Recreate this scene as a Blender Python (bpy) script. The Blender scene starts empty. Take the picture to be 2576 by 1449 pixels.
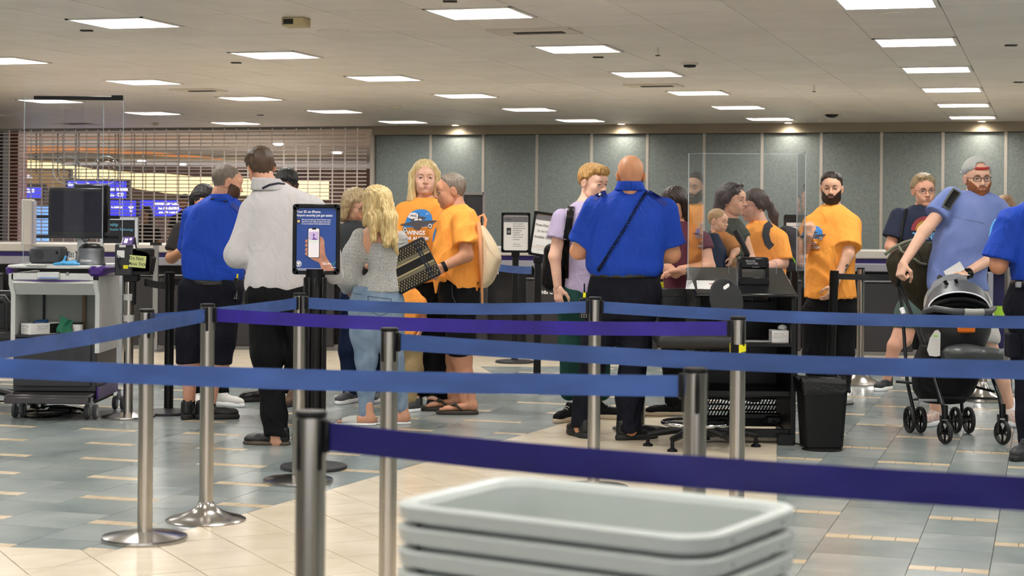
import bpy, bmesh, math, random
import numpy as np
from mathutils import Vector, Matrix, Euler
random.seed(7); RNG=np.random.RandomState(5)
S=bpy.context.scene; COL=S.collection
PI=math.pi
def R(d): return math.radians(d)
def lin(c):
    if isinstance(c,str):
        c=c.lstrip('#'); c=[int(c[i:i+2],16)/255 for i in (0,2,4)]
    return tuple((x/12.92 if x<=.04045 else ((x+.055)/1.055)**2.4) for x in c)
# ---------------- camera, world, lights, exposure ----------------
FPX,CY0,ROLL,HC,YAW=4397.,543.5,.0088,1.417,.2984
cam=bpy.data.cameras.new('camera'); camo=bpy.data.objects.new('camera',cam); COL.objects.link(camo)
cam.sensor_width=36; cam.lens=36*FPX/2576; cam.shift_y=-(724.5-CY0)/2576
camo.matrix_world=Matrix.Translation((0,0,HC))@Matrix.Rotation(PI/2,4,'X')@Matrix.Rotation(ROLL,4,'Z')
cam.clip_start=.1; cam.clip_end=200
cam.dof.use_dof=True; cam.dof.focus_distance=11.6; cam.dof.aperture_fstop=5.0
S.camera=camo
S.view_settings.view_transform='Standard'; S.view_settings.look='None'; S.view_settings.gamma=1
S.view_settings.use_curve_mapping=False
S.view_settings.exposure=1.05
S.cycles.use_denoising=True
S.cycles.max_bounces=8; S.cycles.diffuse_bounces=4; S.cycles.glossy_bounces=4; S.cycles.transparent_max_bounces=12
S.cycles.caustics_reflective=False; S.cycles.caustics_refractive=False
LAMP_E=30.0
W=bpy.data.worlds.new('hall_light'); S.world=W; W.use_nodes=True
W.node_tree.nodes['Background'].inputs[0].default_value=(.95,.95,.96,1)
W.node_tree.nodes['Background'].inputs[1].default_value=1.3
# ---------------- measuring: photograph pixel -> place in the hall ----------------
def ray(x,y):
    cr,sr=math.cos(ROLL),math.sin(ROLL); dx,dy=x-1288,y-CY0
    return ((dx*cr+dy*sr)/FPX, -(-dx*sr+dy*cr)/FPX)
def P(x,y,Y):
    a,b=ray(x,y); return Vector((a*Y,Y,HC+b*Y))
def G(x,y,z=0.):
    a,b=ray(x,y); Y=(z-HC)/b; return Vector((a*Y,Y,z))
AV=Vector((math.sin(YAW),math.cos(YAW),0)); BV=Vector((math.cos(YAW),-math.sin(YAW),0))
def st(s,t,z=0): return BV*s+AV*t+Vector((0,0,z))
# ---------------- materials ----------------
MATS={}
def mat(name,col,rough=.5,metal=0,var=0,scale=8,bump=0,bscale=60,stretch=(1,1,1),emit=0,alpha=1,trans=0,coat=0,ior=1.45,col2=None,coords='Object',spec=.5,detail=3):
    if name in MATS: return MATS[name]
    m=bpy.data.materials.new(name); m.use_nodes=True; nt=m.node_tree; b=nt.nodes['Principled BSDF']
    c=lin(col); b.inputs['Base Color'].default_value=(*c,1)
    b.inputs['Roughness'].default_value=rough; b.inputs['Metallic'].default_value=metal
    b.inputs['IOR'].default_value=ior; b.inputs['Coat Weight'].default_value=coat
    b.inputs['Specular IOR Level'].default_value=spec
    if trans: b.inputs['Transmission Weight'].default_value=trans
    if alpha<1: b.inputs['Alpha'].default_value=alpha
    if emit:
        b.inputs['Emission Color'].default_value=(*c,1); b.inputs['Emission Strength'].default_value=emit
    if var or bump or col2:
        tc=nt.nodes.new('ShaderNodeTexCoord'); mp=nt.nodes.new('ShaderNodeMapping'); mp.inputs['Scale'].default_value=stretch
        nt.links.new(tc.outputs[coords],mp.inputs[0])
    if var or col2:
        n=nt.nodes.new('ShaderNodeTexNoise'); n.inputs['Scale'].default_value=scale; n.inputs['Detail'].default_value=detail
        nt.links.new(mp.outputs[0],n.inputs['Vector'])
        cr=nt.nodes.new('ShaderNodeValToRGB'); cr.color_ramp.elements[0].position=.32; cr.color_ramp.elements[1].position=.68
        c2=lin(col2) if col2 else None
        if c2: a_,b_=c,c2
        else: a_=tuple(x*(1-var) for x in c); b_=tuple(min(1,x*(1+var)) for x in c)
        cr.color_ramp.elements[0].color=(*a_,1); cr.color_ramp.elements[1].color=(*b_,1)
        nt.links.new(n.outputs[0],cr.inputs[0]); nt.links.new(cr.outputs[0],b.inputs['Base Color'])
        if emit: nt.links.new(cr.outputs[0],b.inputs['Emission Color'])
    if bump:
        n2=nt.nodes.new('ShaderNodeTexNoise'); n2.inputs['Scale'].default_value=bscale; n2.inputs['Detail'].default_value=4
        nt.links.new(mp.outputs[0],n2.inputs['Vector'])
        bp=nt.nodes.new('ShaderNodeBump'); bp.inputs['Strength'].default_value=min(1,bump); bp.inputs['Distance'].default_value=.01
        nt.links.new(n2.outputs[0],bp.inputs['Height']); nt.links.new(bp.outputs[0],b.inputs['Normal'])
    MATS[name]=m; return m
# ---------------- mesh builder ----------------
def xf(loc=(0,0,0),rz=0,rx=0,ry=0): return Matrix.Translation(loc)@Euler((rx,ry,rz),'XYZ').to_matrix().to_4x4()
def frame(o,u,v,n):
    m=Matrix.Identity(4)
    for i in range(3): m[i][0]=u[i];m[i][1]=v[i];m[i][2]=n[i];m[i][3]=o[i]
    return m
class MB:
    def __init__(s): s.v=[];s.f=[];s.m=[]
    def add(s,v,f,mi=0,M=None):
        b=len(s.v)
        if M is not None: v=[M@Vector(q) for q in v]
        s.v+= [tuple(q) for q in v]; s.f+=[[i+b for i in q] for q in f]; s.m+=[mi]*len(f); return s
    def box(s,c,d,M=None,bev=0,mi=0,rz=0):
        x,y,z=d[0]/2,d[1]/2,d[2]/2
        Q=xf(c,rz)
        if M is not None: Q=M@Q
        if bev<=0:
            v=[(i*x,j*y,k*z) for i in(-1,1) for j in(-1,1) for k in(-1,1)]
            f=[(0,1,3,2),(4,6,7,5),(0,4,5,1),(2,3,7,6),(0,2,6,4),(1,5,7,3)]
            return s.add(v,f,mi,Q)
        e=min(bev,x*.99,y*.99,z*.99); v=[];ix={}
        for i in(-1,1):
            for j in(-1,1):
                for k in(-1,1):
                    ix[i,j,k]=len(v); v+=[(i*x,j*(y-e),k*(z-e)),(i*(x-e),j*y,k*(z-e)),(i*(x-e),j*(y-e),k*z)]
        f=[]
        def q(l,flip):
            f.append(l[::-1] if flip else l)
        for i in(-1,1): q([ix[i,a,b]+0 for a,b in((-1,-1),(1,-1),(1,1),(-1,1))],i<0)
        for j in(-1,1): q([ix[a,j,b]+1 for a,b in((-1,-1),(1,-1),(1,1),(-1,1))],j>0)
        for k in(-1,1): q([ix[a,b,k]+2 for a,b in((-1,-1),(1,-1),(1,1),(-1,1))],k<0)
        for a in(-1,1):
            for b in(-1,1):
                q([ix[a,b,-1]+0,ix[a,b,-1]+1,ix[a,b,1]+1,ix[a,b,1]+0],a*b<0)
                q([ix[a,-1,b]+0,ix[a,-1,b]+2,ix[a,1,b]+2,ix[a,1,b]+0],a*b>0)
                q([ix[-1,a,b]+1,ix[-1,a,b]+2,ix[1,a,b]+2,ix[1,a,b]+1],a*b<0)
        for i in(-1,1):
            for j in(-1,1):
                for k in(-1,1): q([ix[i,j,k],ix[i,j,k]+1,ix[i,j,k]+2],i*j*k<0)
        return s.add(v,f,mi,Q)
    def cyl(s,p0,p1,r0,r1=None,n=16,mi=0,M=None,caps=True):
        r1=r0 if r1 is None else r1; p0=Vector(p0);p1=Vector(p1); d=(p1-p0)
        if d.length<1e-9: return s
        d.normalize(); u=d.orthogonal().normalized(); w=d.cross(u); v=[]
        for p,r in((p0,r0),(p1,r1)):
            for i in range(n):
                a=2*PI*i/n; v.append(p+(u*math.cos(a)+w*math.sin(a))*r)
        f=[[i,(i+1)%n,n+(i+1)%n,n+i] for i in range(n)]
        if caps: f+=[list(range(n))[::-1],list(range(n,2*n))]
        return s.add(v,f,mi,M)
    def lathe(s,prof,n=32,mi=0,M=None,sx=1,sy=1,caps=True):
        v=[];f=[]
        for r,z in prof:
            for i in range(n): a=2*PI*i/n; v.append((r*math.cos(a)*sx,r*math.sin(a)*sy,z))
        k=len(prof)
        for j in range(k-1):
            for i in range(n): f.append([j*n+i,j*n+(i+1)%n,(j+1)*n+(i+1)%n,(j+1)*n+i])
        if caps and prof[0][0]>1e-6: f.append(list(range(n))[::-1])
        if caps and prof[-1][0]>1e-6: f.append(list(range((k-1)*n,k*n)))
        return s.add(v,f,mi,M)
    def tube(s,pts,r,n=8,mi=0,M=None,closed=False):
        pts=[Vector(p) for p in pts]; k=len(pts); rr=r if hasattr(r,'__len__') else [r]*k
        v=[];f=[];u=None
        for i,p in enumerate(pts):
            if closed: d=pts[(i+1)%k]-pts[i-1]
            else: d=pts[min(i+1,k-1)]-pts[max(i-1,0)]
            d.normalize()
            if u is None: u=d.orthogonal().normalized()
            u=(u-d*u.dot(d)).normalized(); w=d.cross(u)
            for j in range(n): a=2*PI*j/n; v.append(p+(u*math.cos(a)+w*math.sin(a))*rr[i])
        for i in range(k if closed else k-1):
            i2=(i+1)%k
            for j in range(n): f.append([i*n+j,i*n+(j+1)%n,i2*n+(j+1)%n,i2*n+j])
        if not closed: f+=[list(range(n))[::-1],list(range((k-1)*n,k*n))]
        return s.add(v,f,mi,M)
    def prism(s,poly,z0,z1,mi=0,M=None):
        n=len(poly); a=sum(poly[i][0]*poly[(i+1)%n][1]-poly[(i+1)%n][0]*poly[i][1] for i in range(n))
        if a<0: poly=poly[::-1]
        v=[(x,y,z0) for x,y in poly]+[(x,y,z1) for x,y in poly]
        f=[list(range(n))[::-1],list(range(n,2*n))]+[[i,(i+1)%n,n+(i+1)%n,n+i] for i in range(n)]
        return s.add(v,f,mi,M)
    def ell(s,c,r,n=16,mi=0,M=None,R3=None):
        v=[];f=[];k=n//2
        Q=Matrix.Translation(c)
        if R3 is not None: Q=Q@R3.to_4x4()
        if M is not None: Q=M@Q
        for j in range(k+1):
            t=PI*j/k
            for i in range(n): a=2*PI*i/n; v.append((r[0]*math.sin(t)*math.cos(a),r[1]*math.sin(t)*math.sin(a),-r[2]*math.cos(t)))
        for j in range(k):
            for i in range(n): f.append([j*n+i,j*n+(i+1)%n,(j+1)*n+(i+1)%n,(j+1)*n+i])
        return s.add(v,f,mi,Q)
    def grid(s,pts,mi=0,M=None):
        k=len(pts);n=len(pts[0]); v=[q for row in pts for q in row]
        f=[[j*n+i,j*n+i+1,(j+1)*n+i+1,(j+1)*n+i] for j in range(k-1) for i in range(n-1)]
        return s.add(v,f,mi,M)
    def ngon(s,pts,mi=0,M=None): return s.add(pts,[list(range(len(pts)))],mi,M)
    def shift(s,o): s.v=[(a-o[0],b-o[1],c-o[2]) for a,b,c in s.v]; return s
    def mesh(s,name,mats,sharp=40):
        me=bpy.data.meshes.new(name); me.from_pydata(s.v,[],s.f)
        for m in (mats if isinstance(mats,(list,tuple)) else [mats]): me.materials.append(m)
        me.polygons.foreach_set('material_index',s.m); me.polygons.foreach_set('use_smooth',[True]*len(s.f))
        me.update(); me.set_sharp_from_angle(angle=R(sharp)); return me
def link(name,me,parent=None):
    o=bpy.data.objects.new(name,me); COL.objects.link(o)
    if parent is not None: o.parent=parent
    return o
def obj(name,mb,mats,parent=None,sharp=40,label=None,off=None):
    if off is not None: mb.shift(off)
    o=link(name,mb.mesh(name,mats,sharp),parent)
    if label: o['label']=label
    return o
def tag(o,label=None,cat=None,group=None,kind=None):
    if label: o['label']=label
    if cat: o['category']=cat
    if group: o['group']=group
    if kind: o['kind']=kind
    return o
def thing(name,label,cat,loc=(0,0,0),rz=0,group=None,kind=None):
    o=bpy.data.objects.new(name,None); COL.objects.link(o); o.empty_display_size=.1
    o.location=loc; o.rotation_euler=(0,0,rz); return tag(o,label,cat,group,kind)
def dup(root,loc=None,rz=None,label=None):
    def cp(o,par):
        c=o.copy(); COL.objects.link(c)
        if par is not None: c.parent=par
        for ch in list(o.children): cp(ch,c)
        return c
    r=cp(root,None)
    if loc is not None: r.location=loc
    if rz is not None: r.rotation_euler=(0,0,rz)
    if label: r['label']=label
    return r
_TC={}
def text_geo(t,size=1,align='CENTER',extr=0,bold=0,sx=1):
    k=(t,align,bold)
    if k not in _TC:
        c=bpy.data.curves.new('t','FONT'); c.body=t; c.align_x=align; c.align_y='CENTER'; c.size=1; c.resolution_u=2; c.offset=bold
        o=bpy.data.objects.new('t',c); COL.objects.link(o)
        dg=bpy.context.evaluated_depsgraph_get(); me=bpy.data.meshes.new_from_object(o.evaluated_get(dg))
        _TC[k]=([tuple(v.co) for v in me.vertices],[list(p.vertices) for p in me.polygons])
        bpy.data.objects.remove(o); bpy.data.curves.remove(c); bpy.data.meshes.remove(me)
    v,f=_TC[k]; return [(x*size*sx,y*size,0) for x,y,z in v],[list(q) for q in f]
def add_text(mb,t,size,M,align='CENTER',mi=0,bold=0,sx=1):
    v,f=text_geo(t,size,align,0,bold,sx); mb.add(v,f,mi,M)
# ---------------- signed distance modelling (people, bags, cloth) ----------------
def V3(a): return np.array(a,dtype=np.float32)
def smin(a,b,k):
    if k<=0: return np.minimum(a,b)
    h=np.clip(.5+.5*(b-a)/k,0,1); return b+(a-b)*h-k*h*(1-h)
def cap(a,b,ra,rb):
    a,b=V3(a),V3(b); ab=b-a; L2=float(ab@ab)+1e-12; r=max(ra,rb)
    def f(X,Y,Z):
        x,y,z=X-a[0],Y-a[1],Z-a[2]; t=np.clip((x*ab[0]+y*ab[1]+z*ab[2])/L2,0,1)
        return np.sqrt((x-t*ab[0])**2+(y-t*ab[1])**2+(z-t*ab[2])**2)-(ra+(rb-ra)*t)
    return f,np.minimum(a,b)-r,np.maximum(a,b)+r
def ell(c,r,Rm=None):
    c=V3(c); m=float(min(r))
    if Rm is None: Rm=np.eye(3)
    Rm=np.array(Rm,dtype=np.float32); ext=np.abs(Rm)@np.array(r)
    def f(X,Y,Z):
        x,y,z=X-c[0],Y-c[1],Z-c[2]
        u=(x*Rm[0,0]+y*Rm[1,0]+z*Rm[2,0])/r[0]; v=(x*Rm[0,1]+y*Rm[1,1]+z*Rm[2,1])/r[1]; w=(x*Rm[0,2]+y*Rm[1,2]+z*Rm[2,2])/r[2]
        k=np.sqrt(u*u+v*v+w*w)+1e-9; k1=np.sqrt((u/r[0])**2+(v/r[1])**2+(w/r[2])**2)+1e-9
        return k*(k-1)/k1
    return f,c-ext,c+ext
def rbx(c,hd,rr,Rm=None):
    c=V3(c); Rm=np.eye(3) if Rm is None else np.array(Rm,dtype=np.float32); ext=np.abs(Rm)@np.array(hd)
    def f(X,Y,Z):
        x,y,z=X-c[0],Y-c[1],Z-c[2]
        q=[np.abs(x*Rm[0,i]+y*Rm[1,i]+z*Rm[2,i])-(hd[i]-rr) for i in range(3)]
        return np.sqrt(np.maximum(q[0],0)**2+np.maximum(q[1],0)**2+np.maximum(q[2],0)**2)+np.minimum(np.maximum(q[0],np.maximum(q[1],q[2])),0)-rr
    return f,c-ext,c+ext
def loft(sl,e=2.3):
    # slices (z, cx, cy, a, b): ellipse-like sections at rising heights
    sl=sorted(sl); A=np.array(sl,dtype=np.float32)
    zs=np.linspace(A[0,0],A[-1,0],60)
    # smooth interpolation of the sections
    def sm(col):
        y=np.interp(zs,A[:,0],A[:,col]); 
        for _ in range(6): y[1:-1]=.25*y[:-2]+.5*y[1:-1]+.25*y[2:]
        return y
    cx,cy,a,b=[sm(i) for i in range(1,5)]
    z0,z1=float(A[0,0]),float(A[-1,0])
    lo=V3([ (cx-a).min(),(cy-b).min(),z0]); hi=V3([(cx+a).max(),(cy+b).max(),z1])
    def f(X,Y,Z):
        zf=Z.reshape(-1) if Z.ndim>1 and Z.shape[0]==1 and Z.shape[1]==1 else Z
        sh=Z.shape; zq=np.asarray(zf,dtype=np.float32).ravel()
        g=lambda t: np.interp(zq,zs,t).astype(np.float32).reshape(sh)
        gx,gy,ga,gb=g(cx),g(cy),g(a),g(b)
        k=((np.abs(X-gx)/ga)**e+(np.abs(Y-gy)/gb)**e)**(1/e)
        dl=(k-1)*np.minimum(ga,gb); dz=np.maximum(z0-Z,Z-z1)
        return np.sqrt(np.maximum(dl,0)**2+np.maximum(dz,0)**2)+np.minimum(np.maximum(dl,dz),0)
    return f,lo,hi
class Sdf:
    def __init__(s): s.p=[];s.disp=None
    def u(s,prim,k=.02): s.p.append(('u',prim,k)); return s
    def sub(s,prim,k=.01): s.p.append(('s',prim,k)); return s
    def cut(s,fn): s.p.append(('c',fn,0)); return s
    def chain(s,pts,k=.02,infl=0,K2=None):
        for i in range(len(pts)-1):
            a,b=pts[i],pts[i+1]; s.u(cap(a[:3],b[:3],a[3]+infl,b[3]+infl),k if i else (K2 or k))
        return s
    def ev(s,X,Y,Z):
        F=None
        for op,pr,k in s.p:
            if op=='u':
                d=pr[0](X,Y,Z); F=d if F is None else smin(F,d,k)
            elif op=='s': F=-smin(-F,pr[0](X,Y,Z),k)
            else: F=np.maximum(F,pr(X,Y,Z))
        if s.disp is not None: F=F+s.disp(X,Y,Z)
        return F
    def bounds(s):
        lo=np.min([pr[1] for op,pr,k in s.p if op=='u'],axis=0); hi=np.max([pr[2] for op,pr,k in s.p if op=='u'],axis=0); return lo,hi
    def field(s,h,pad=.03,clip=None):
        lo,hi=s.bounds(); lo=lo-pad; hi=hi+pad
        if clip is not None: lo=np.maximum(lo,clip[0]); hi=np.minimum(hi,clip[1])
        n=np.maximum(((hi-lo)/h).astype(int)+2,4)
        ax=[(lo[i]+h*np.arange(n[i])).astype(np.float32) for i in range(3)]
        F=np.full(n,.08,dtype=np.float32)
        for op,pr,k in s.p:
            if op=='c':
                F=np.maximum(F,pr(ax[0][:,None,None],ax[1][None,:,None],ax[2][None,None,:])); continue
            m=k+2.5*h; sl=[]
            for i in range(3):
                a=int(max(0,math.floor((pr[1][i]-m-lo[i])/h))); b=int(min(n[i],math.ceil((pr[2][i]+m-lo[i])/h)+1)); sl.append(slice(a,max(a,b)))
            if any(q.stop<=q.start for q in sl): continue
            sl=tuple(sl); X,Y,Z=ax[0][sl[0]][:,None,None],ax[1][sl[1]][None,:,None],ax[2][sl[2]][None,None,:]
            d=pr[0](X,Y,Z)
            F[sl]=smin(F[sl],d,k) if op=='u' else -smin(-F[sl],d,k)
        if s.disp is not None:
            F=F+s.disp(ax[0][:,None,None],ax[1][None,:,None],ax[2][None,None,:])
        return F,lo
    def mesh(s,h,clip=None):
        F,lo=s.field(h,clip=clip); 
        F[0]=F[-1]=.05; F[:,0]=F[:,-1]=.05; F[:,:,0]=F[:,:,-1]=.05
        return snet(F,lo,h)
def snet(F,lo,h):
    I=F<0
    c=np.zeros(np.array(F.shape)-1,dtype=np.int8)
    for i in(0,1):
        for j in(0,1):
            for k in(0,1): c+=I[i:F.shape[0]-1+i,j:F.shape[1]-1+j,k:F.shape[2]-1+k]
    act=np.argwhere((c>0)&(c<8)); n=len(act)
    idx=np.full(c.shape,-1,dtype=np.int32); idx[tuple(act.T)]=np.arange(n)
    acc=np.zeros((n,3),dtype=np.float64);cnt=np.zeros(n)
    i,j,k=act.T
    cor=[(a,b,d) for a in(0,1) for b in(0,1) for d in(0,1)]
    fv={q:F[i+q[0],j+q[1],k+q[2]] for q in cor}
    for q in cor:
        for ax in range(3):
            if q[ax]: continue
            q2=list(q);q2[ax]=1;q2=tuple(q2); a,b=fv[q],fv[q2]; m=(a<0)!=(b<0)
            t=np.where(m,a/np.where(np.abs(a-b)<1e-9,1e-9,a-b),0)
            pt=np.tile(np.array(q,dtype=np.float64),(n,1)); pt[:,ax]+=t
            acc[m]+=pt[m]; cnt[m]+=1
    v=(act+acc/np.maximum(cnt,1)[:,None])*h+lo
    qs=[]
    for ax in range(3):
        A=[slice(None)]*3;B=[slice(None)]*3; A[ax]=slice(0,-1);B[ax]=slice(1,None)
        ia,ib=I[tuple(A)],I[tuple(B)]; e=np.argwhere(ia!=ib)
        o1,o2=[(1,2),(2,0),(0,1)][ax]
        e=e[(e[:,o1]>0)&(e[:,o2]>0)&(e[:,o1]<F.shape[o1]-1)&(e[:,o2]<F.shape[o2]-1)]
        ins=ia[tuple(e.T)]
        def g(d1,d2):
            w=e.copy();w[:,o1]+=d1;w[:,o2]+=d2; return idx[tuple(w.T)]
        q=np.stack([g(-1,-1),g(0,-1),g(0,0),g(-1,0)],1); q[~ins]=q[~ins][:,::-1]; qs.append(q)
    q=np.concatenate(qs); q=q[(q>=0).all(1)]
    return v,q
def sobj(name,vq,mats,parent=None,off=(0,0,0),mfun=None,M=None,label=None):
    v,q=vq
    if M is not None: M=np.array(M); v=v@M[:3,:3].T+M[:3,3]
    v=v-np.array(off)
    me=bpy.data.meshes.new(name); me.vertices.add(len(v)); me.vertices.foreach_set('co',v.astype(np.float32).ravel())
    me.loops.add(len(q)*4); me.loops.foreach_set('vertex_index',q.astype(np.int32).ravel())
    me.polygons.add(len(q)); me.polygons.foreach_set('loop_start',np.arange(0,len(q)*4,4,dtype=np.int32)); me.polygons.foreach_set('loop_total',np.full(len(q),4,dtype=np.int32))
    for m in (mats if isinstance(mats,(list,tuple)) else [mats]): me.materials.append(m)
    if mfun is not None: me.polygons.foreach_set('material_index',mfun.astype(np.int32))
    me.polygons.foreach_set('use_smooth',np.ones(len(q),dtype=bool)); me.update(calc_edges=True); me.validate()
    o=link(name,me,parent)
    if label: o['label']=label
    return o
def joinvq(L):
    vs=[];qs=[];ms=[];b=0
    for i,(v,q) in enumerate(L): vs.append(v);qs.append(q+b);ms.append(np.full(len(q),i));b+=len(v)
    return (np.concatenate(vs),np.concatenate(qs)),np.concatenate(ms)
def folds(seed,amp,fr=28,ax=(1,1,.5)):
    r=np.random.RandomState(seed); ph=r.rand(8)*6; k=r.randn(6,3)*np.array(ax)
    k=k/np.linalg.norm(k,axis=1)[:,None]
    def f(X,Y,Z):
        w=np.sin(X*9+Y*7+ph[0]+np.sin(Z*6+ph[1])*1.5)
        a=np.sin((k[0,0]*X+k[0,1]*Y+k[0,2]*Z)*fr+ph[2]+2.2*w)
        b=np.sin((k[1,0]*X+k[1,1]*Y+k[1,2]*Z)*fr*1.7+ph[3]+1.8*np.sin(X*11-Z*8+ph[4]))
        c=np.sin((k[2,0]*X+k[2,1]*Y+k[2,2]*Z)*fr*.6+ph[5]-1.5*w)
        m=.55+.45*np.sin(X*5+Z*4+ph[6])
        return amp*(-(1-np.abs(a))*1.1*m+.5*b*m*.5+.45*c)
    return f
# ---------------- floor ----------------
m_grout=mat('grout','#4b4a47',.8)
m_teal=mat('slate_tile','#747f80',.2,col2='#969d9b',scale=2.2,detail=6,stretch=(1,.6,1),bump=.05,bscale=40)
m_teal2=mat('slate_tile_pale','#838d8f',.2,col2='#a0a5a3',scale=2.6,detail=6,bump=.05,bscale=40)
m_acc=mat('accent_tile','#b5a184',.3,col2='#c6b498',scale=9)
m_bei=mat('cream_tile','#cdbfa9',.22,col2='#d8ccb9',scale=5,detail=5)
fb=MB().box((0,22,-.03),(44,60,.04)); floor=obj('floor',fb,m_grout); tag(floor,kind='structure')
def clip(poly,hp):
    for (px,py,nx,ny) in hp:
        out=[];n=len(poly)
        for i in range(n):
            a,b=poly[i],poly[(i+1)%n]; da=(a[0]-px)*nx+(a[1]-py)*ny; db=(b[0]-px)*nx+(b[1]-py)*ny
            if da>=0: out.append(a)
            if da*db<0:
                t=da/(da-db); out.append((a[0]+(b[0]-a[0])*t,a[1]+(b[1]-a[1])*t))
        poly=out
        if len(poly)<3: return []
    return poly
def area(p): return abs(sum(p[i][0]*p[(i+1)%len(p)][1]-p[(i+1)%len(p)][0]*p[i][1] for i in range(len(p))))/2
def hpl(a,b,side): # half plane left(+1)/right(-1) of a->b
    d=(b[0]-a[0],b[1]-a[1]); return (a[0],a[1],-d[1]*side,d[0]*side)
c1=G(285,1385); c1a=G(605,1289); c2=G(1462,1052); c3=G(1954,1047); c4=G(1955,1250); cl=G(-40,1374)
l1=(c1,c2); l2=(c2,c3); l3=(c4,c3); l4=(cl,c1)
f0=G(1209,922); f1=G(1270,958); f2=G(1420,922); fl=G(400,958)
L=lambda l,s: hpl(l[0],l[1],s)
# far edge: near side of each line
nearA=hpl(fl,f1,-1); nearB=hpl(f0,f2,-1); rdiag=hpl(f1,f0,-1)
T=[[L(l1,1),L(l4,1),nearA],[L(l1,-1),L(l3,1),L(l2,1),nearA],[L(l3,-1),nearA],
   [hpl(fl,f1,1),nearB,rdiag]]
Bz=[[L(l1,-1),L(l2,-1),L(l3,1)],[L(l1,1),L(l4,-1)],[hpl(fl,f1,1),hpl(f1,f0,1)],[hpl(fl,f1,1),hpl(f0,f2,1),rdiag]]
def shrink(p,e):
    cx=sum(q[0] for q in p)/len(p); cy=sum(q[1] for q in p)/len(p); o=[]
    for x,y in p:
        d=math.hypot(x-cx,y-cy); k=max(.2,1-e*1.35/max(d,.01)); o.append((cx+(x-cx)*k,cy+(y-cy)*k))
    return o
def pxy(x,y):
    u=FPX*x/y; v=FPX*HC/y; return 1288+u-v*ROLL, CY0+u*ROLL+v
tiles={'slate_tile':[],'accent_tile':[],'cream_tile':[]}
def put(kind,poly,regs,m):
    for rg in regs:
        q=clip(poly,rg)
        if len(q)>=3 and area(q)>.0008:
            cx=sum(a[0] for a in q)/len(q); cy=sum(a[1] for a in q)/len(q)
            if cy<2.5 or cy>21: continue
            tiles[kind].append((cy if -300<pxy(cx,cy)[0]<2876 and pxy(cx,cy)[1]<1500 else 100+cy,shrink(q,.0016 if kind!='cream_tile' else .0024),m))
def rect(s0,s1,t0,t1):
    return [tuple(st(s,t)[:2]) for s,t in((s0,t0),(s1,t0),(s1,t1),(s0,t1))]
for k in range(-16,9):
    for w,off,ph,n in((.4117,0,7.91,4),(.3183,.4117,8.53,3)):
        s0=-.95+.73*k+off; s1=s0+w; sh=.055*((s0+s1)/2+.74)
        for j in range(-6,12):
            t0=ph+sh+1.25*j
            if not(2.<t0<22): continue
            for i in range(n): put('accent_tile',rect(s0+w*i/n,s0+w*(i+1)/n,t0-.045,t0+.045),T,m_acc)
            for i in range(3):
                put('slate_tile',rect(s0,s1,t0+.045+.3867*i,t0+.045+.3867*(i+1)),T,m_teal if (k*3+j+i)%3 else m_teal2)
D=.31; r2=math.sqrt(.5)
for i in range(-45,45):
    for j in range(-45,45):
        # diagonal squares
        def q(a,b): s=(a+b)*r2*D-3.0; t=(b-a)*r2*D+9.0+.12; return tuple(st(s,t)[:2])
        p=[q(i,j),q(i+1,j),q(i+1,j+1),q(i,j+1)]
        cx,cy=sum(a[0] for a in p)/4,sum(a[1] for a in p)/4
        if 2.5<cy<21 and abs(cx)<cy*.42+.8: put('cream_tile',p,Bz,m_bei)
for kind,Lt in tiles.items():
    Lt.sort(key=lambda a:a[0]); N=299
    for z,p,m in Lt[:N]:
        obj(kind,MB().prism(p,-.011,RNG.uniform(-.0006,0)),m,floor)
    if Lt[N:]:
        mb=MB()
        for z,p,m in Lt[N:]: mb.prism(p,-.011,0,mi=0 if m is not m_teal2 else 1)
        o=obj('far_'+kind+'s',mb,[Lt[0][2] if kind!='slate_tile' else m_teal,m_teal2],floor); o['kind']='stuff'
# ---------------- ceiling ----------------
ZC=HC+1.35
m_ceil=mat('ceiling_panel','#ebe4db',.38,var=.035,scale=3,bump=.12,bscale=180)
m_ceil2=mat('ceiling_panel_b','#e7e0d6',.38,var=.04,scale=3,bump=.12,bscale=180)
m_gap=mat('ceiling_gap','#8e867a',.8)
ceiling=obj('ceiling',MB().box((0,8,ZC+.12),(44,36,.04),rz=-YAW),m_gap); tag(ceiling,kind='structure')
CP,RP,GS,GT=2.654,2.521,-8.94,11.06
NL=.31
scells=[];tcells=[]
for c in range(-3,6):
    s=GS+CP*c; scells.append((s-NL,s+NL,1)); w=(CP-2*NL)/3
    for i in range(3): scells.append((s+NL+w*i,s+NL+w*(i+1),0))
for r in range(-7,6):
    t=GT+RP*r; tcells.append((t-NL,t+NL,1)); w=(RP-2*NL)/3
    for i in range(3): tcells.append((t+NL+w*i,min(24.8,t+NL+w*(i+1)),0))
pan=[];lights=[]
for s0,s1,a in scells:
    for t0,t1,b in tcells:
        if t1-t0<.05: continue
        sm,tm=(s0+s1)/2,(t0+t1)/2; p=st(sm,tm)
        vis=p.y>3 and abs(p.x)<p.y*.36+1.5
        if a and b:
            if tm>-1.6 and -12<sm<5: lights.append((sm,tm,vis)); 
            continue
        if p.y<-7 : continue
        pan.append((p.y if (vis and p.y>7.) else 100+abs(p.y),s0,s1,t0,t1))
pan.sort(); far=MB()
for i,(k,s0,s1,t0,t1) in enumerate(pan):
    e=.0022; z=ZC+RNG.uniform(0,.0008)
    Mx=frame(st((s0+s1)/2,(t0+t1)/2,z+.01),BV,AV,(0,0,1)); mb=MB() if i<299 else far
    mb.box((0,0,0),(s1-s0-2*e,t1-t0-2*e,.02),M=Mx)
    if i<299: obj('ceiling_panel',mb,m_ceil if RNG.rand()<.6 else m_ceil2,ceiling)
o=obj('far_ceiling_panels',far,m_ceil,ceiling); o['kind']='stuff'
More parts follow.
